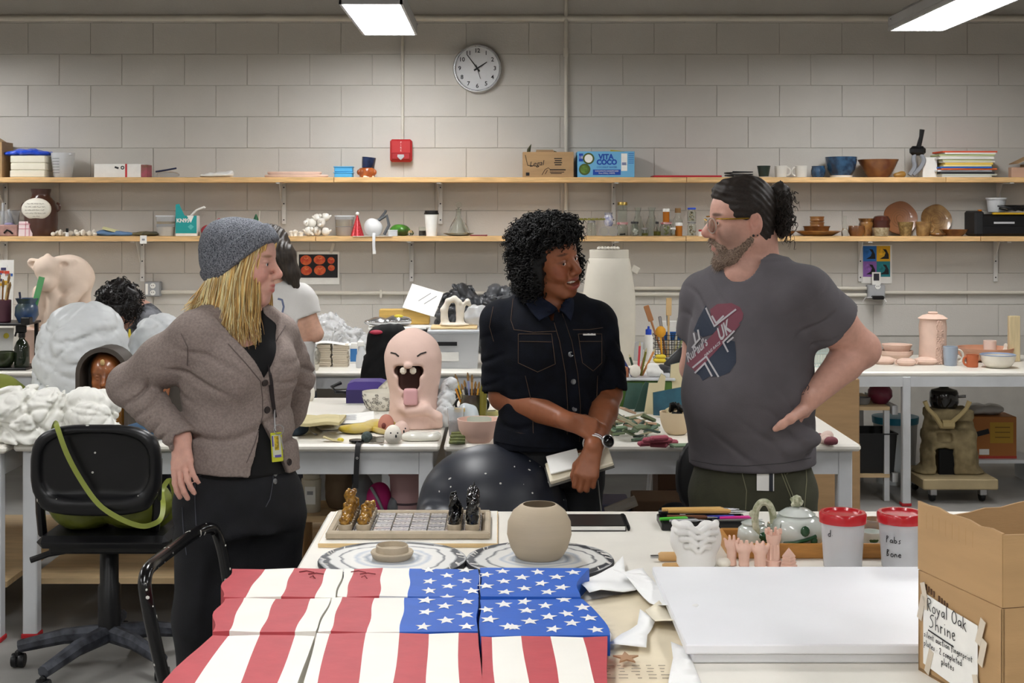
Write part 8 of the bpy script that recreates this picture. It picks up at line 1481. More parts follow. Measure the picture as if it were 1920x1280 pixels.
# ================================================================ front: chairs, chess set, bats, flag, cast hands, containers, carton
NAVYP = M('chair_navy','#1C1F28',.42,var=.2,vsc=9);SPL = M('clay_splash','#C9C7C0',.7)
def splash(obj_,n,parent,seed,r=.004,half=None):
 """dried clay flecks lying on a surface"""
 r2 = random.Random(seed);g = G();me = obj_.data;ps = [p for p in me.polygons if half is None or half(p)]
 for p in r2.sample(ps,min(n,len(ps))):
  q = Vector((0,0,1)).rotation_difference(p.normal).to_matrix();k = r*r2.uniform(.3,1.2);g.lathe([(0,.0012),(k,.0004),(k,-.001)],6,R=q @ Matrix.Diagonal((r2.uniform(.6,2),1,1)),c=p.center)
 o = g.obj('clay_flecks',SPL,parent,obj_.location);o.rotation_euler = obj_.rotation_euler;o['kind'] = 'stuff'
# dome chair behind the front table
Yd = 4.27;t = T('chair','black plastic chair with a domed back behind the round clay pot','chair',(X(922,Yd),Yd,0));w = 285*Yd/F/2;zt = Z(848,Yd)
S = SDF().ell((0,.03,zt-.19),(w,.2,.19),.02).box((0,.03,zt-.33),(w,.2,.16),.04,.03);S.ell((0,.2,zt-.2),(w*.98,.2,.26),.01,m='s').cut((0,.03,zt-.42),(0,0,-1)).cut((0,.04,0),(0,1,0));o = sobj('backrest',S,(-.28,-.25,zt-.5),(.28,.15,zt+.03),.009,NAVYP,t,(0,.13,0));splash(o,70,t,3,.003)
G().box((-.2,.24,.45),(.4,.4,.035),.015).obj('seat',NAVYP,t)
for sx in (-1,1): [G().tube([(-.2+sx*.16,.24+sy*.16,.44),(-.2+sx*.18,.24+sy*.2,0)],.013,8).obj('leg',STEEL,t) for sy in (-1,1)];G().tube([(-.12+sx*.15,.08,.44),(-.04+sx*.14,.04,.6)],.013,8).obj('back_post',STEEL,t)
Ye_ = 4.95;t = T('chair','black plastic chair half hidden behind the man','chair',(X(1330,Ye_),Ye_,0));S = SDF().ell((0,0,.68),(.125,.03,.16),.02);sobj('backrest',S,(-.2,-.06,.45),(.2,.06,.9),.012,M('chair_black','#101012'),t);G().box((0,.22,.45),(.34,.38,.03),.012).obj('seat',BLACK,t)
for sx in (-1,1): [G().tube([(sx*.14,.22+sy*.15,.44),(sx*.16,.22+sy*.17,0)],.012,8).obj('leg',STEEL,t) for sy in (-1,1)]
# office chair with the bag
Yo = 4.8;t = T('office_chair','black swivel office chair seen from behind at the left','chair',(X(205,5.0),5.0,0));q = lambda px,py,dy=0.: P(px,py,Yo+dy)-Vector(t.location);OC = M('chair_black2','#0F0F12',.35,var=.2,vsc=12)
c = q(181,878);wx,wz = 122*Yo/F,82*Yo/F;S = SDF().pad(c,wx,.03,wz,3.4,r=.022);S.pad(c+Vector((0,-.035,.008)),wx*.84,.026,wz*.78,3.,.012,'s',.01).ell(c+Vector((0,-.012,-wz*.84)),(wx*.8,.028,.03),.03);S.disp(lambda x,y,z: -.10*((x-c.x)**2)*0);o = sobj('backrest',S,c-Vector((.3,.15,.25)),c+Vector((.3,.12,.25)),.0085,OC,t);splash(o,26,t,4,.004)
sz = Z(1000,4.95);g = G();g.box((q(190,0).x,.02,sz),(.46,.44,.045),.02);g.obj('seat',OC,t);g = G();g.box((q(190,0).x,.0,sz-.035),(.4,.3,.03),.008).tube([(-.05,-.08,sz-.04),(-.18,-.12,sz-.055),(-.24,-.13,sz-.075)],.011,7);g.obj('mechanism',BLACK,t)
for px in (72,296): G().tube([q(px,860,.01),q(px+(4 if px < 100 else -2),960,.03),q(px+(8 if px < 100 else -6),1000,.1)],.016,8).obj('back_arm',OC,t)
G().lathe([(0,.1),(.04,.1),(.04,.28),(.033,.29),(.033,.4),(.025,.41),(.025,sz-.04),(0,sz-.04)],20).obj('gas_column',OC,t);BS = M('base_dusty','#22242C',.6,col2='#4A4D55',vsc=22)
for k,(dx,dy) in enumerate(((-.31,-.05),(-.13,-.33),(.24,-.2),(.29,.13),(-.05,.34))):
 l = G().tube([(0,0,.11),(dx*.5,dy*.5,.105),(dx,dy,.075)],[.034,.028,.022],8).obj('base_arm',BS,t);g = G();[g.lathe([(0,-.009),(.024,-.009),(.026,0),(.024,.009),(0,.009)],16,R=rotm(0,PI/2),c=(dx+s*.013,dy,.027)) for s in (-1,1)];g.box((dx,dy,.05),(.02,.03,.03),.006);g.obj('caster',BLACK,l)
oc = t.location.copy();OLB = M('olive_leather','#6A7026',.45,var=.12,vsc=10,coat=.15)
t = T('shoulder_bag','olive green leather bag on the office chair with its strap over the backrest','bag',(oc.x+q(190,0).x,4.98,sz+.023));blob('bag_body',t,[((-.1,-.02,.07),(.13,.12,.085)),((.08,-.02,.08),(.13,.12,.09))],OLB,.009,lambda x,y,z: .007*nz(x,y,z,32,2.)+.004*crease(80*x+5*np.sin(z*30),.4));q2 = lambda px,py,dy: P(px,py,Yo+dy)-Vector(t.location)
G().tube(cr([q2(98,812,.06),q2(104,794,.02),q2(107,800,-.035),q2(125,850,-.05),q2(152,900,-.05),q2(185,945,-.055),q2(225,972,-.06),q2(265,986,-.06),q2(292,980,-.06),q2(303,968,-.04),q2(306,945,.0),q2(304,920,.08),q2(318,900,.1),q2(327,930,.12),q2(322,965,.14),q2(300,985,.16)],5),[(.0085,.0018)]*76,4,flat=(.2,-1,.1)).obj('strap',M('strap_olive','#868F3C',.45),t)
# tube framed chair at the table's left side
t = T('tube_chair','black tubular chair pushed in at the left of the flag table','chair',(-.6,3.42,0));q = lambda px,py,Y: P(px,py,Y)-Vector(t.location);BT_ = M('tube_black','#08080A',.22,coat=.3)
raw = [q(322,1330,3.12),q(303,1255,3.11),q(284,1170,3.1),q(273,1110,3.1),q(272,1084,3.11),q(282,1062,3.16),q(320,1032,3.38),q(362,1002,3.64),q(388,990,3.72),q(404,996,3.76),q(416,1030,3.77),q(424,1075,3.77),q(432,1130,3.77),q(437,1170,3.77)]
bk = [Vector((raw[0].x+.01,raw[0].y,.46))]+raw+[Vector((raw[-1].x+.01,raw[-1].y,.46))];o = G().tube(cr(bk,3),.0152,10).obj('back_frame',BT_,t);splash(o,34,t,8,.0038)
G().box((-.0,0,.455),(.4,.6,.03),.012).obj('seat',BLACK,t);[G().tube([(sx*.17,sy*.27,.445),(sx*.2,sy*.3,0)],.014,8).obj('leg',BT_,t) for sx in (-1,1) for sy in (-1,1)]
# chess set
Xa,Xb = X(596,yat(1018,.757)),X(933,yat(1018,.757));Ya,Yb2 = yat(1018,.757),min(yat(957,.757),FY-.01)
one('wood_board','thin white faced wooden panel under the chess board','panel',((Xa+Xb)/2,(Ya+Yb2)/2,TZ),G().box((0,0,.0055),(Xb-Xa,Yb2-Ya,.011),.0012,mi=0).box((0,0,.0113),(Xb-Xa-.004,Yb2-Ya-.004,.0006),mi=1),[PINEEDGE,TABLETOP])
z0 = TZ+.0125;bx0,bx1 = X(610,yat(1011,z0)),X(919,yat(1011,z0));by0,by1 = yat(1011,z0),yat(955,z0+.02);bw,bd = bx1-bx0,by1-by0
t = T('chess_board','handmade clay chess board with speckled glazed squares','chess board',((bx0+bx1)/2,(by0+by1)/2,z0));g = G().box((0,0,.005),(bw,bd,.01),.003);rim = .02
for s in (-1,1): g.box((0,s*(bd/2-rim/2),.011),(bw,rim,.018),.005);g.box((s*(bw/2-rim/2),0,.0105),(rim,bd-2*rim+.004,.0178),.005)
g.obj('clay_base',STONE,t);cw,ch = (bw-2*rim-.008)/8,(bd-2*rim-.008)/8;TS = [M('tile_silver','#66656A',.25,col2='#B5B3AE',vsc=150,coat=.3),M('tile_slate','#45464E',.3,col2='#85868C',vsc=130,coat=.3),M('tile_violet','#4A4C66',.3,col2='#7C7A80',vsc=100,coat=.3),M('tile_brown','#8A6A58',.35,col2='#6A6C78',vsc=60,coat=.3)]
tile = None;r2 = random.Random(4)
for i in range(8):
 for j in range(8):
  k = (i+j) % 2 if i < 6 else 2*((i+j) % 2)+r2.choice((0,1));k = 3 if (i,j) in ((2,1),(6,7)) else min(k,3)
  o = G().box((0,0,.003),(cw-.0025,ch-.0025,.006),.0012).obj('tile',TS[k],t,(-bw/2+rim+.004+cw*(i+.5),-bd/2+rim+.004+ch*(j+.5),.0098+r2.uniform(-.0008,.0008)))
GLD,BLK = C_('gold_glaze','#6B4512',.14,col2='#AF8234',vsc=90),M('black_glaze','#070709',.1,coat=.6)
def piece(h,mat,seed,spiky):
 t = T('chess_piece','x','chess piece');r = .019;G().lathe([(0,0),(r*.95,0),(r*1.05,.006),(r*1.0,.016),(r*.85,.017),(r*.8,.012),(0,.012)],18).obj('clay_ring',STONE,t);r2 = random.Random(seed);S = SDF().cap((0,0,.012),(0,0,h*.8),.0135,.011,.01)
 for k in range(int(h*130)): a = r2.uniform(0,6.3);z = r2.uniform(.02,h);q = .012*(1-.25*z/h);S.ell((q*math.cos(a),q*math.sin(a),z),(.0075,.0075,.009 if not spiky else .013),.004)
 if spiky: S.cap((0,0,h*.7),(.003,0,h*1.15),.006,.002,.005)
 S.disp(lambda x,y,z: .0012*nz(x,y,z,330,seed));sobj('glazed_body',S,(-.035,-.035,.005),(.035,.035,h*1.2+.02),.0032,mat,t);return t
pg = [piece(.032,GLD,1,0),piece(.05,GLD,2,0),piece(.085,GLD,3,0)];pb = [piece(.04,BLK,4,0),piece(.07,BLK,5,1),piece(.09,BLK,6,1)];used = set()
for col,side,ps in ((0,'gold',pg),(1,'gold',pg),(6,'black',pb),(7,'black',pb)):
 for j in range(8):
  out = col in (0,7);k = (0,0,1,1,2,2,1,1)[j] if out and side == 'gold' else (1,1,2,1,2,2,1,1)[j] if out else (0,0,1,0,1,0,0,0)[j];src = ps[k]
  loc = (t.location.x-bw/2+rim+.004+cw*(col+.5),t.location.y-bd/2+rim+.004+ch*(j+.5),z0+.0165);lab = '%s glazed chess piece, %s from the front in the %s row' % (side,ORD[j],'outer' if out else 'inner')
  if k in used and False or (side,k) in used: o = dup(src,loc,j*1.3,lab,side+' chess pieces')
  else: used.add((side,k));o = src;o.location = loc;o['label'] = lab;o['group'] = side+' chess pieces'
# bats, clay lid, round pot
BAT = M('bat_smear','#2A2C32',.45)
def bat(px,py,lab,seed):
 Y = yat(py,TZ+.012);t = T('throwing_bat',lab,'bat',(X(px,Y),Y,TZ));G().lathe([(0,0),(.184,0),(.186,.003),(.186,.009),(.184,.012),(0,.012)],64).obj('disc',M('bat_black','#24262B',.5),t)
 m = bpy.data.materials.new('slip_smear');m.use_nodes = True;nt = m.node_tree;N = nt.nodes;Ln = nt.links;B = N['Principled BSDF'];B.inputs['Roughness'].default_value = .5;tc = N.new('ShaderNodeTexCoord')
 def node(ty,**k):
  n = N.new(ty);[setattr(n,a,v) for a,v in k.items()];return n
 ln = node('ShaderNodeVectorMath',operation='LENGTH');Ln.new(tc.outputs['Object'],ln.inputs[0]);mp = node('ShaderNodeMapping');mp.inputs['Scale'].default_value = (4,10,4);mp.inputs['Location'].default_value = (seed*3,0,0);mp.inputs['Rotation'].default_value = (0,0,.5);Ln.new(tc.outputs['Object'],mp.inputs[0]);n1 = node('ShaderNodeTexNoise');n1.inputs['Scale'].default_value = 1.;n1.inputs['Detail'].default_value = 5;n1.inputs['Distortion'].default_value = .8;Ln.new(mp.outputs[0],n1.inputs['Vector'])
 ma = node('ShaderNodeMath',operation='MULTIPLY_ADD');ma.inputs[1].default_value = .055;Ln.new(n1.outputs['Fac'],ma.inputs[0]);Ln.new(ln.outputs['Value'],ma.inputs[2]);sc_ = node('ShaderNodeMath',operation='MULTIPLY');sc_.inputs[1].default_value = 1/.222;Ln.new(ma.outputs[0],sc_.inputs[0]);rp = node('ShaderNodeValToRGB');Ln.new(sc_.outputs[0],rp.inputs[0]);Ln.new(rp.outputs[0],B.inputs['Base Color']);el = rp.color_ramp.elements
 st = [(.0,'#8F9AA8'),(.3,'#9AA5B2'),(.4,'#C9CCCE'),(.44,'#8A94A2'),(.5,'#D6D5D0'),(.56,'#AEB6C0'),(.6,'#DAD8D2'),(.7,'#D4D3CE'),(.73,'#4A4E56'),(.75,'#D2D1CC'),(.84,'#CFCFCB'),(.87,'#2B2D33'),(.93,'#33363C'),(.95,'#B9BABA'),(1.,'#26282D')]
 el[0].position,el[1].position = st[0][0],st[-1][0];el[0].color,el[1].color = (*lin(st[0][1]),1),(*lin(st[-1][1]),1)
 for p_,c_ in st[1:-1]: e_ = el.new(p_);e_.color = (*lin(c_),1)
 G().lathe([(0,.0119),(.183,.0119),(.1835,.0128),(0,.0132)],64).obj('slip_layer',m,t);r2 = random.Random(seed);M('slip_white','#D6D4CC',.55,var=.12,vsc=35)
 g = G();[g.tube([(.18*math.cos(a),.18*math.sin(a),.0125),(.165*math.cos(a+.1),.165*math.sin(a+.1),.0128)],r2.uniform(.0008,.002),4) for a in [r2.uniform(0,6.3) for _ in range(26)]];g.obj('slip_crumbs',M('slip_white','#D6D4CC'),t)['kind'] = 'stuff';return t
b1,b2 = bat(736,1047,'round black bat smeared with white slip under the clay lid',1),bat(1012,1047,'round black bat smeared with white slip under the round pot',2)
one('clay_cover','round stepped clay lid drying on the left bat','cover',b1.location+Vector((-.001,0,.0135)),G().lathe([(0,0),(.045,0),(.05,.006),(.054,.016),(.052,.019),(.041,.017),(.040,.032),(.037,.034),(.035,.022),(0,.02)],48),STONE)
g = G().lathe([(0,0),(.054,0),(.06,.006),(.072,.026),(.081,.058),(.079,.09),(.066,.116),(.05,.129),(.043,.133),(.0405,.133),(.046,.127),(.062,.112),(.074,.088),(.075,.058),(.055,.012),(0,.01)],64);one('clay_pot','round closed form clay pot with a small mouth on the right bat','pot',b2.location+Vector((-.001,.01,.0135)),g,M('wet_stoneware','#B3A48D',.7,var=.03,vsc=9,bump=.08,bsc=160,stretch=(.3,.3,4)))
# sketchbook, tool tray
t,m = on('sketchbook','black spiral sketchbook at the far edge of the front table','book',1112,985);w = .168;G().box((0,0,.008),(w,.14,.012),.001).obj('pages',PAPER,t);[G().box((0,0,z),(w+.004,.145,.0025),.0008).obj('cover',M('cover_black','#141110',.45),t) for z in (.0013,.0155)];g = G();[g.tube([(w/2+.004+.009*math.cos(a),-.065+.0068*k,.008+.011*math.sin(a)) for a in [i*PI/5 for i in range(11)]],.0017,5) for k in range(20)];g.obj('spiral',BLACK,t)
t,m = on('tool_tray','black tray of pens and brushes behind the white cast hands','tray',1318,985);tw = .24;g = G().box((0,0,.003),(tw,.125,.006));[g.box((s*tw/2,0,.01),(.006,.125,.02),.002).box((0,s*.0625,.01),(tw,.006,.02),.002) for s in (-1,1)];g.obj('tray',BLACK,t);tl = t.location.copy()
for k,(dx,dy,ln,rz,c,nm,r) in enumerate(((.0,.045,.22,.03,'#D0A868','long wooden handled tool, rear of two',.0075),(.015,.02,.22,-.02,'#C99E5C','long wooden handled tool, front of two',.0075),(-.075,-.02,.1,.15,'#4FB83A','bright green pen',.006),(.1,-.01,.11,.1,'#D02A8A','magenta pen',.006),(.06,0.,.1,.04,'#3A3F9A','violet blue pen',.006),(-.05,-.045,.1,.1,'#A9ABAE','short steel tool',.005),(.09,-.04,.14,.05,'#6B6A68','long grey needle tool',.004),(-.03,.0,.14,-.1,'#6A4530','flat brown brush',.006),(-.08,.05,.08,-.5,'#2A2A2C','black marker',.006))):
 o = T('clay_tool',nm+' in the black tray','tool',tl+Vector((dx,dy,.024+.012*(k < 2))),rz);G().tube([(-ln/2,0,0),(ln*.25,0,0),(ln*.3,0,0)],[r*.8,r,r*.6],8).obj('handle',M('traytool%d' % k,c,.4),o);G().tube([(ln*.3,0,0),(ln*.42,0,0),(ln*.5,0,0)],[r*.6,r*.5,.0015],6).obj('tip',STEEL if k < 2 or k > 4 else BLACK,o)
# cast hands
PW = M('plaster_white','#DEDCD8',.6,var=.015,bump=.04,sss=.0);t,m = on('cast_hands','white plaster cast of two clasped hands standing on the table','sculpture',1305,1060);s = m*1.;S = SDF();L_ = lambda px,py,dy=0: Vector(((px-1305)*m,dy,(1060-py)*m))
S.chain([L_(1305,1062),L_(1305,1042),L_(1305,1022,.004)],[.047,.042,.036],.02)
for sg in (-1,1):
 S.ell(Vector((sg*.03,.005,.066)),(.034,.03,.045),.012)
 for k,(a,b,c_) in enumerate(((36,982,988),(37,994,1000),(31,1007,1013),(22,1020,1026))): x1 = a*m;S.chain([Vector((sg*x1*1.08,.012,(1060-b)*m)),Vector((sg*x1*.92,-.03,(1060-b+2)*m)),Vector((sg*x1*.5,-.049+.002*k,(1060-b+4)*m)),Vector((sg*.004,-.048+.002*k,(1060-c_)*m))],[.0086,.0082,.0074,.0064],.001)
 S.cap(Vector((sg*.036,0,.075)),Vector((sg*.022,-.005,.098)),.016,.014,.01)
S.cut((0,0,.001),(0,0,-1));sobj('hands',S,(-.075,-.07,-.005),(.075,.07,.125),.0033,PW,t)
# pink clay castles and hands
CP = M('castle_pink','#DDB6A4',.75,var=.04,bump=.08)
def tower(px,py,w,h,kind,lab):
 t,m = on('clay_chess_piece',lab,'sculpture',px,py,group='pink clay figures');w,h = w*m,h*m;g = G();S = SDF()
 if kind == 'castle':
  g.lathe([(0,0),(w*.5,0),(w*.5,h*.14),(w*.42,h*.16),(w*.38,h*.6),(w*.46,h*.72),(w*.48,h*.85),(w*.38,h*.85),(w*.36,h*.75),(0,h*.75)],20);g.obj('tower',CP,t);[G().box((w*.43*math.cos(a),w*.43*math.sin(a),h*.92),(w*.22,w*.16,h*.16),.002,R=rotm(0,0,a)).obj('merlon',CP,t) for a in [i*PI/3 for i in range(6)]];[G().box((w*.4*math.cos(a),w*.4*math.sin(a),h*.38),(.004,.003,h*.4)).obj('rib',CP,t) for a in (-2.2,-1.6,-1.0)]
 elif kind == 'roof': g.lathe([(0,0),(w*.5,0),(w*.5,h*.14),(w*.4,h*.17),(w*.46,h*.3),(w*.38,h*.33),(w*.44,h*.45),(w*.36,h*.48),(w*.4,h*.58),(0,h)],4);g.obj('tower',CP,t)
 else:
  S.chain([Vector((0,0,0)),Vector((0,0,h*.35)),Vector((0,0,h*.6))],[w*.36,w*.28,w*.4],.01);[S.cap(Vector((dx*w*.35,0,h*.62)),Vector((dx*w*.5,0,h*(.98-.12*abs(dx)))),w*.15,w*.11,.004) for dx in (-1,-.35,.35,1)];S.cut((0,0,.001),(0,0,-1));sobj('hand',S,(-w*.8,-w*.6,-.004),(w*.8,w*.6,h*1.1),.0035,CP,t)
tower(1372,1061,26,60,'hand','tall narrow pink clay hand left of the pink castle');tower(1395,1063,30,52,'hand','pink clay hand with spread fingers beside the narrow one');tower(1425,1063,32,50,'hand','pink clay hand with spread fingers nearest the castle');tower(1450,1060,30,70,'castle','tall pink clay castle tower with merlons');tower(1479,1064,32,38,'roof','low pink clay tower with a pointed stepped roof')
t,m = on('clay_chip','grey white ceramic chunk beside the cast hands','chip',1357,1062);blob('chunk',t,[((0,0,.01),(.018,.014,.014))],CLAYW,.004)
t,m = on('wood_tool','wooden handled tool with a steel tip left of the cast hands','tool',1245,1052);G().tube([(-.014,0,.012),(-.008,0,.012),(.03,0,.012)],[.009,.012,.012],12).obj('handle',M('tool_beech','#C8A06A',.5),t);G().tube([(-.034,0,.012),(-.014,0,.012)],.0045,8).obj('tip',STEEL,t);t,m = on('wood_tool','flat wooden rib lying under the wooden handled tool','tool',1256,1060);G().prism([(-.02,-.008),(.03,-.012),(.03,.008),(-.012,.004)],0,.006).obj('rib',M('tool_beech','#C8A06A'),t)
# bamboo tray with teapots
t,m = on('wood_tray','bamboo tray carrying the glazed teapots','tray',1560,1040);wd,dp = .53,.17;g = G().box((0,.05,.005),(wd,dp,.01));[g.box((0,.05+s*dp/2,.019),(wd,.012,.038),.003) for s in (-1,1)];[g.box((s*wd/2,.05,.019),(.012,dp,.038),.003) for s in (-1,1)];g.obj('tray',M('bamboo','#B37E3E',.45,var=.12,vsc=14,stretch=(1,8,8)),t);tz = t.location.z+.0105;ty = t.location.y+.045
TG = C_('teapot','#C9CDC8',.15,col2='#B7BFB4',vsc=12);GRN = C_('leafgreen','#1F4A2C',.2);FLK = C_('fleck','#8A8F70',.3,col2='#C6C6AE',vsc=70)
t = T('teapot','large white teapot with green leaves painted on and a speckled handle','teapot',(X(1494,ty),ty,tz));o = G().lathe([(0,0),(.05,0),(.066,.02),(.072,.045),(.062,.072),(.046,.082),(0,.084)],40).obj('body',TG,t);G().lathe([(.046,.083),(.048,.086),(.03,.098),(0,.104)],32).obj('lid',TG,t);g = G();g.ball((0,0,.118),(.015,.015,.017),8);[g.ball((.012*math.cos(a),.012*math.sin(a),.116+.006*math.sin(3*a)),.006,6) for a in [i*.9 for i in range(7)]];g.obj('knob',FLK,t);g = G();g.tube(cr([(-.06,0,.05),(-.063,0,.088),(-.075,0,.112),(-.093,0,.114),(-.106,0,.094),(-.108,0,.06),(-.1,0,.03)]),.0095,8);g.obj('handle',FLK,t);g = G();RB = lambda a,z: Vector(((.0735 if 20 < z < 60 else .069)*math.sin(a),-(.0735 if 20 < z < 60 else .069)*math.cos(a),z/1000));g.tube([RB(-.7,20),RB(-.3,26),RB(.1,34),RB(.5,42)],.005,6);g.ball(RB(.08,56),(.012,.005,.014),10).ball(RB(.42,30),(.009,.004,.011),10);g.obj('painted_leaf',GRN,t)
t = T('teapot','small white speckled teapot with a carved knob left of the large one','teapot',(X(1412,ty+.03),ty+.03,tz));G().lathe([(0,0),(.035,0),(.042,.02),(.038,.042),(.026,.052),(0,.054)],32).obj('body',TG,t);G().lathe([(.03,.052),(.031,.056),(0,.068)],28).obj('lid',TG,t);G().ball((0,0,.078),(.011,.011,.012),8).obj('knob',FLK,t);G().ball((.02,-.036,.026),(.016,.006,.013),8).obj('painted_leaf',GRN,t)
t = T('cup','tiny white cup with green brushwork between the red lidded containers','cup',(X(1634,ty-.01),ty-.01,tz+.0085));G().lathe(bowl(.016,.03,.034,.003),28).obj('body',TG,t);G().ball((0,-.023,.016),(.014,.006,.008),8).obj('painted_leaf',GRN,t);one('saucer','cream saucer under the tiny brushwork cup','saucer',(X(1634,ty-.01),ty-.01,tz),G().lathe([(0,0),(.03,0),(.045,.008),(.043,.009),(0,.006)],28),CLAYW);one('bowl','blue grey bowl with an orange patch behind the tiny cup','bowl',(X(1642,ty+.055),ty+.055,tz),G().lathe(bowl(.024,.034,.06,.003),24),C_('bluegrey','#5F6C7C',.3,col2='#C08A3A',vsc=9));one('vase','small clear ribbed glass vase behind the castle','vase',(X(1447,ty-.0),ty-.035,tz),G().lathe([(0,0),(.016,0),(.022,.05),(.018,.07),(.016,.06),(0,.004)],14),GLASS)
for px,lab,fill,wr in ((1580,'left clear container of white powder with a red lid',.03,'A'),(1689,'right clear container of white powder with a red lid and black writing',.08,'B')):
 t,m = on('container',lab,'container',px,1064);h = .128;G().lathe([(0,0),(.042,0),(.046,.004),(.054,h),(.0525,h),(.0445,.005),(0,.004)],40).obj('tub',M('tub_clear','#EDEEF0',.2,trans=.6,ior=1.1),t);G().lathe([(0,.005),(.043,.005),(.043+.008*fill/h,fill),(0,fill+.004)],32).obj('powder',M('powder','#ECECEC',.9,bump=.2),t);G().lathe([(.0535,h-.014),(.0575,h-.014),(.058,h+.006),(.055,h+.011),(.047,h+.011),(.044,h+.005),(0,h+.005)],48).obj('lid',M('lid_red','#B01C24',.25,coat=.3),t);g = G()
 for k,w_ in enumerate((('d.',) if wr == 'A' else ('Pabs','Bone'))): hand_text(g,w_,-.05 if wr == 'A' else -.052,.088-.034*k-(.004 if wr == 'A' else .018),.017,.0009)
 for i,p in enumerate(g.v): a = p.x/.052;r = .0475+.0075*p.z/h;g.v[i] = Vector((r*math.sin(a),-r*math.cos(a)+p.y,p.z))
 g.obj('writing',INK,t)
# painted clay flag
FZ = TZ+.045;un = lambda px,py: (X(px,yat(py,FZ)),yat(py,FZ));FR,FW,FBL = M('flag_red','#B4424A',.6,var=.05,vsc=20,bump=.1),M('flag_white','#EAE7DE',.6,var=.02,bump=.08),M('flag_blue','#1F5AB8',.6,var=.05,vsc=18,bump=.08);fc = Vector((-.2,2.7,TZ))
fl = T('flag_relief','wavy clay flag of painted slabs, red and white stripes and white stars on blue','flag',fc);MR,MW,MB3 = 0,1,2
rows = {(0,0): (1066,1119,[435,497,552,612,643],[417,460,527,590,629],'RWRW'),(0,1): (1064,1116,[646,664,718,768,896],[632,650,711,764,898],'WRWB'),(0,2): (1065,1119,[900,1105],[902,1089],'B'),
 (1,0): (1123,1185,[418,458,517,582,620],[402,430,487,553,592],'RWRW'),(1,1): (1120,1184,[623,642,702,758,896],[596,620,687,749,896],'WRWB'),(1,2): (1122,1190,[900,1092],[901,1144],'B'),
 (2,0): (1189,1395,[394,428,487,553,590],[212,285,398,475,522],'RWRW'),(2,1): (1188,1395,[594,618,686,749,804,860,896],[545,570,650,722,798,862,908],'WRWRWR'),(2,2): (1193,1395,[902,922,977,1032,1093,1139],[912,938,1006,1068,1150,1128],'RWRWR')}
slabs = {};hitp = []
for (r,c),(y0,y1,xa,xb,cs) in rows.items():
 n = 10;V = [];dz = (.0,-.002,.0015)[(r*2+c) % 3]
 for i in range(n+1):
  for j,(a,b) in enumerate(zip(xa,xb)):
   f = i/n;wv = 3.2*math.sin(f*5+j*1.7+r)*math.sin(PI*f);px = a+(b-a)*f+wv
   if j == 0 and c == 0: px += 7*math.sin(PI*f)*(-1) + 5*math.sin(9*f+r)
   if j == len(xa)-1 and c == 2: px += (-12 if r == 0 else 13 if r == 1 else 4)*math.sin(PI*f)
   py = y0+(y1-y0)*f+1.3*math.sin(j*2.1+r*3)*(1 if i in (0,n) else 0);x,y = un(px,py);V.append((x-fc.x,y-fc.y,.045+dz+.0003*math.sin(f*7+j)))
 k = len(xa);F_ = [];FM = [];o = len(V)
 for i in range(n):
  for j in range(k-1): F_.append((i*k+j,(i+1)*k+j,(i+1)*k+j+1,i*k+j+1));FM.append({'R': MR,'W': MW,'B': MB3}[cs[j]])
 ring_ = [i*k for i in range(n+1)]+[n*k+j for j in range(1,k)]+[i*k+k-1 for i in range(n-1,-1,-1)]+[j for j in range(k-2,0,-1)];m_ = len(ring_);V += [(V[i][0],V[i][1],.001) for i in ring_]
 for i in range(m_): a,b = ring_[i],ring_[(i+1) % m_];F_.append((b,a,o+i,o+(i+1) % m_));j = min(a % k,k-2);FM.append({'R': MR,'W': MW,'B': MB3}[cs[j]])
 F_.append(tuple(o+i for i in range(m_)));FM.append(MW);s_ = mk('slab',V,F_,[FR,FW,FBL],fl,True,None,FM,35);slabs[r,c] = (s_,dz)
star = G().prism([((1 if i % 2 == 0 else .42)*math.sin(i*PI/5),(1 if i % 2 == 0 else .42)*math.cos(i*PI/5)) for i in range(10)],0,1);sm = None;r2 = random.Random(13)
S1 = '1295,428 1570,430 1435,470 1300,513 1570,508 1445,550 1300,583 1620,585 1275,662 1575,672 1415,705 1275,750 1570,770 1425,812 1255,860 1580,858 1435,632 1850,450 1725,475 1860,525 1725,560 1870,605 1860,685 1730,725 1750,798 1895,852'.split();S2 = '195,455 460,458 75,495 335,492 220,540 95,578 375,570 270,605 90,665 390,650 250,695 110,732 530,708 275,778 410,755 580,787 135,812 450,825 310,870 630,875 10,855'.split()
for i,sx in enumerate(S1+S2):
 a,b = map(float,sx.split(','));px,py = (480 if i < len(S1) else 960)+a/4,960+b/4;c = 1 if px < 898 else 2;r = 0 if py < 1119 else 1;s_,dz = slabs[r,c]
 if sm is None: o = star.obj('star',M('star_white','#E9E8E4',.6),s_,smooth=False);sm = o
 else: o = sm.copy();COL.objects.link(o);o.parent = s_
 x,y = un(px,py);o.location = (x-fc.x,y-fc.y,.0455+dz);o.scale = (.0185*r2.uniform(.88,1.12),.026*r2.uniform(.88,1.12),.0007);o.rotation_euler = (0,0,r2.uniform(-.25,.25))
for px in (583,680): g = G();Yq_ = 1071;[g.tube([(un(px+dx,Yq_+dy)[0]-fc.x,un(px+dx,Yq_+dy)[1]-fc.y,.0465) for dx,dy in l],.0012,4) for l in (((-22,2),(-8,0),(6,3)),((-5,6),(10,4),(24,6)),((-2,12),(4,9),(8,14)))];g.obj('incised_mark',M('incised','#7A2A30',.7),fl)
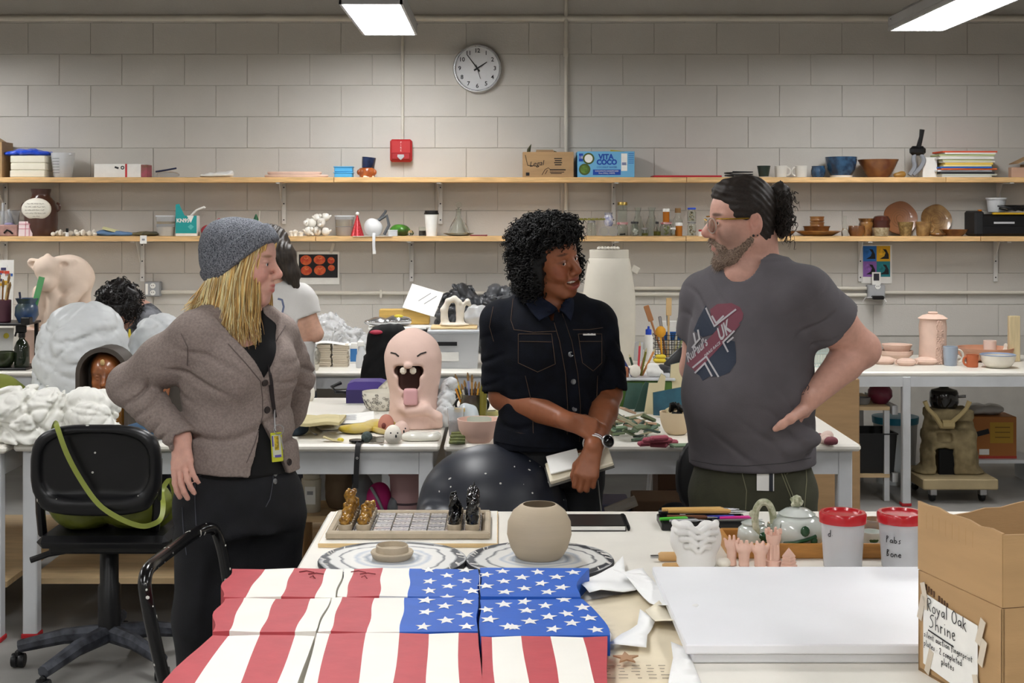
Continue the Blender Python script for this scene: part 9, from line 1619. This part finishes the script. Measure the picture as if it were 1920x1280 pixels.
# backing sheet under the flag, scraps, white panels, carton
o = one('plastic_sheet','cream plastic sheet sticking out under the left edge of the flag','sheet',(-.42,2.95,TZ),G().sheet(lambda a,b: ((a-.5)*.26,(b-.5)*.7+.1*a,.0006),4,6,.001),CREAM)
def scrap(lab,pts,mat,z=0.,curl=.02,seed=0.,cat='paper',th=.0008):
 """torn sheet: an outline on the table, lifted in soft waves"""
 V = [Vector((X(px,yat(py,TZ)),yat(py,TZ),0)) for px,py in pts];c = sum(V,Vector())/len(V);bm = bmesh.new();bm.faces.new([bm.verts.new(v-c) for v in V]);bmesh.ops.triangulate(bm,faces=bm.faces[:])
 for _ in range(4): bmesh.ops.subdivide_edges(bm,edges=[e for e in bm.edges if e.calc_length() > .035],cuts=1);bmesh.ops.triangulate(bm,faces=[f for f in bm.faces if len(f.verts) > 3])
 for v in bm.verts: v.co.z = z+curl*max(0,.55+.45*nz(v.co.x,v.co.y,0.,26.,seed))*(.4+v.co.length*4)
 me = bpy.data.meshes.new('torn_paper');bm.to_mesh(me);bm.free();me.materials.append(mat);me.polygons.foreach_set('use_smooth',[True]*len(me.polygons));o = bpy.data.objects.new('torn_paper',me);COL.objects.link(o);o.location = (c.x,c.y,TZ+.001);s = o.modifiers.new('thick','SOLIDIFY');s.thickness = th;s.offset = 1;return tag(o,lab,cat)
PW2 = M('paper_bright','#EFEFED',.8);NP = M('newsprint','#DCCFB4',.8,var=.04)
scrap('beige printed sheet lying between the flag and the white panels',[(1095,1128),(1200,1110),(1262,1130),(1330,1400),(1110,1400),(1135,1240),(1148,1190)],NP,0,.003,1.);scrap('white torn paper beside the blue corner of the flag',[(1082,1104),(1105,1092),(1150,1078),(1168,1056),(1172,1085),(1205,1080),(1230,1112),(1190,1122),(1105,1132),(1090,1118)],PW2,.004,.03,2.);scrap('long white torn paper strip running to the white panels',[(1150,1098),(1200,1090),(1240,1122),(1300,1158),(1310,1172),(1290,1178),(1240,1158),(1196,1130)],PW2,.012,.04,5.);scrap('white curled paper scrap in front of the flag corner',[(1140,1222),(1165,1202),(1195,1182),(1200,1158),(1228,1178),(1214,1200),(1212,1228)],PW2,.006,.025,7.);scrap('small cream torn paper by the panel corner',[(1210,1160),(1236,1148),(1262,1170),(1285,1190),(1270,1192),(1228,1184)],CREAM,.008,.035,3.);scrap('ragged white paper lying at the lower right of the beige sheet',[(1258,1212),(1290,1222),(1296,1240),(1320,1300),(1330,1380),(1260,1380),(1252,1290),(1262,1240)],PW2,.004,.008,9.)
Y = yat(1228,TZ+.02);one('paper_star','brown cardboard star beside the flag edge','star',(X(1174,Y),Y,TZ+.014),G().prism([((.026 if i % 2 == 0 else .011)*math.sin(i*PI/5),(.034 if i % 2 == 0 else .0145)*math.cos(i*PI/5)) for i in range(10)],0,.003),M('star_card','#A88464',.8));Y = yat(1262,TZ);t = T('printed_note','rows of small printed text on the beige sheet','print',(X(1200,Y),Y,TZ+.0035));r2 = random.Random(2);g = G();[g.box((-.06+.026*j+r2.uniform(-.004,.004),.03-.018*i,.002),(r2.uniform(.006,.018),.002,.0006)) for i in range(5) for j in range(5)];g.obj('text_line',M('print_faint','#8F8676',.8),t)['kind'] = 'stuff'
PX0,PX1 = .357,1.16;PY0,PY1 = yat(1228,TZ+.02),yat(1062,TZ+.04)
for k,dx in enumerate((.014,0)): one('white_board',('lower','upper')[k]+' thick white laminate panel of the pair by the cardboard box','panel',((PX0+PX1)/2+dx,(PY0+PY1)/2+.012*(1-k),TZ+.0205*k+.0005),G().box((0,0,.0098),(PX1-PX0,PY1-PY0,.0195),.003),M('laminate_white','#ECEDF0',.35,var=.01),group='white laminate panels')
# carton with the hand lettered sign
A_,B_ = Vector((.80,2.66,0)),Vector((.866,2.395,0));e = (B_-A_).normalized();n_ = Vector((-e.y,e.x,0));L1,L2 = (B_-A_).length,.36;t = T('cardboard_box','open cardboard carton with a taped hand lettered sign at the front right','box',(A_.x,A_.y,TZ));RB_ = Matrix(((e.x,n_.x,0),(e.y,n_.y,0),(0,0,1)));hb,th = .192,.005;CB2 = M('cardboard_front','#AF8D63',.8,var=.05,vsc=4,stretch=(1,1,6),bump=.08)
g = G();g.box((L1/2,th/2,hb/2),(L1,th,hb),.001,R=None).box((L1/2,L2-th/2,hb/2),(L1,th,hb)).box((th/2,L2/2,hb/2),(th,L2,hb)).box((L1-th/2,L2/2,hb/2),(th,L2,hb)).box((L1/2,L2/2,.003),(L1,L2,.006));g.xf(RB_);g.obj('box_body',CB2,t)
def flapb(c,d,h1,h2,nm='flap'):
 w_ = d[0] if d[0] > d[1] else d[1];g = G();ax = 0 if d[0] > d[1] else 1;pl = [(-w_/2,0),(w_/2,0),(w_/2,h2)]+[(w_/2-w_*i/8,h1+(h2-h1)*(1-i/8)+.0025*math.sin(i*2.3)) for i in range(1,8)]+[(-w_/2,h1)];R = rotm(PI/2) if ax == 0 else rotm(PI/2,0,PI/2);g.prism(pl,-th/2,th/2,R=R,c=c);g.xf(RB_);return g.obj(nm,CB2,t)
flapb((L1/2,th/2-.001,hb+.002),(L1,0),.13,.128);flapb((L1-th/2+.001,L2/2,hb+.002),(0,L2),.126,.12);flapb((L1/2-.02,L2-.02,hb+.002),(L1,0),.125,.15,'inner_flap');flapb((th/2,L2/2+.03,hb+.002),(0,L2*.75),.1,.13,'inner_flap')
sg = G().sheet(lambda a,b: (.022+a*(L1*.66),-.0025-.002*math.sin(a*3),-.004+.135*b+.012*(1-a)),6,4,.0008);sg.xf(RB_,(0,0,.012));sg.obj('sign',PAPER,t);g = G();
for ln,x,z,s_ in (('Royal Oak',.042,.122,.026),('Shrine',.05,.092,.028),('silent auction fingerprint',.03,.07,.0125),('plates . 2 completed',.03,.053,.0125),('plates',.09,.036,.014)): hand_text(g,ln,x,z,s_*.94,.0008 if s_ > .02 else .0006,.03)
g.tube([(.045,0,.086),(.085,0,.083),(.13,0,.08)],[(.0012,.0004)]*3,4,flat=(0,1,0));g.xf(None,(-.0,-.0062,.004));g.xf(RB_);g.obj('lettering',INK,t);TP = M('masking_tape','#CFC3B0',.5)
for x,z,an in ((.03,.15,-.35),(.018,.125,.3),(L1*.78,.135,.35),(L1*.8,.10,.3),(.045,.03,.35),(L1*.74,.03,-.3)): g = G().box((x,-.0045,z),(.016,.0008,.05),R=rotm(0,an));g.xf(RB_);g.obj('tape',TP,t)
g = G();[g.box((.02+.009*k,-.001,.168-.002*k),(.005,.001,.011)) for k in range(10) if k != 5];g.xf(RB_);g.obj('stamped_print',M('stamp','#5A3E28',.8),t);g = G();[g.box((.03+.022*k,-.0008,hb+.1),(.0008,.0008,.03)) for k in range(8)];g.xf(RB_);g.obj('torn_fluting',M('fluting','#A98455',.8),t)['kind'] = 'stuff'
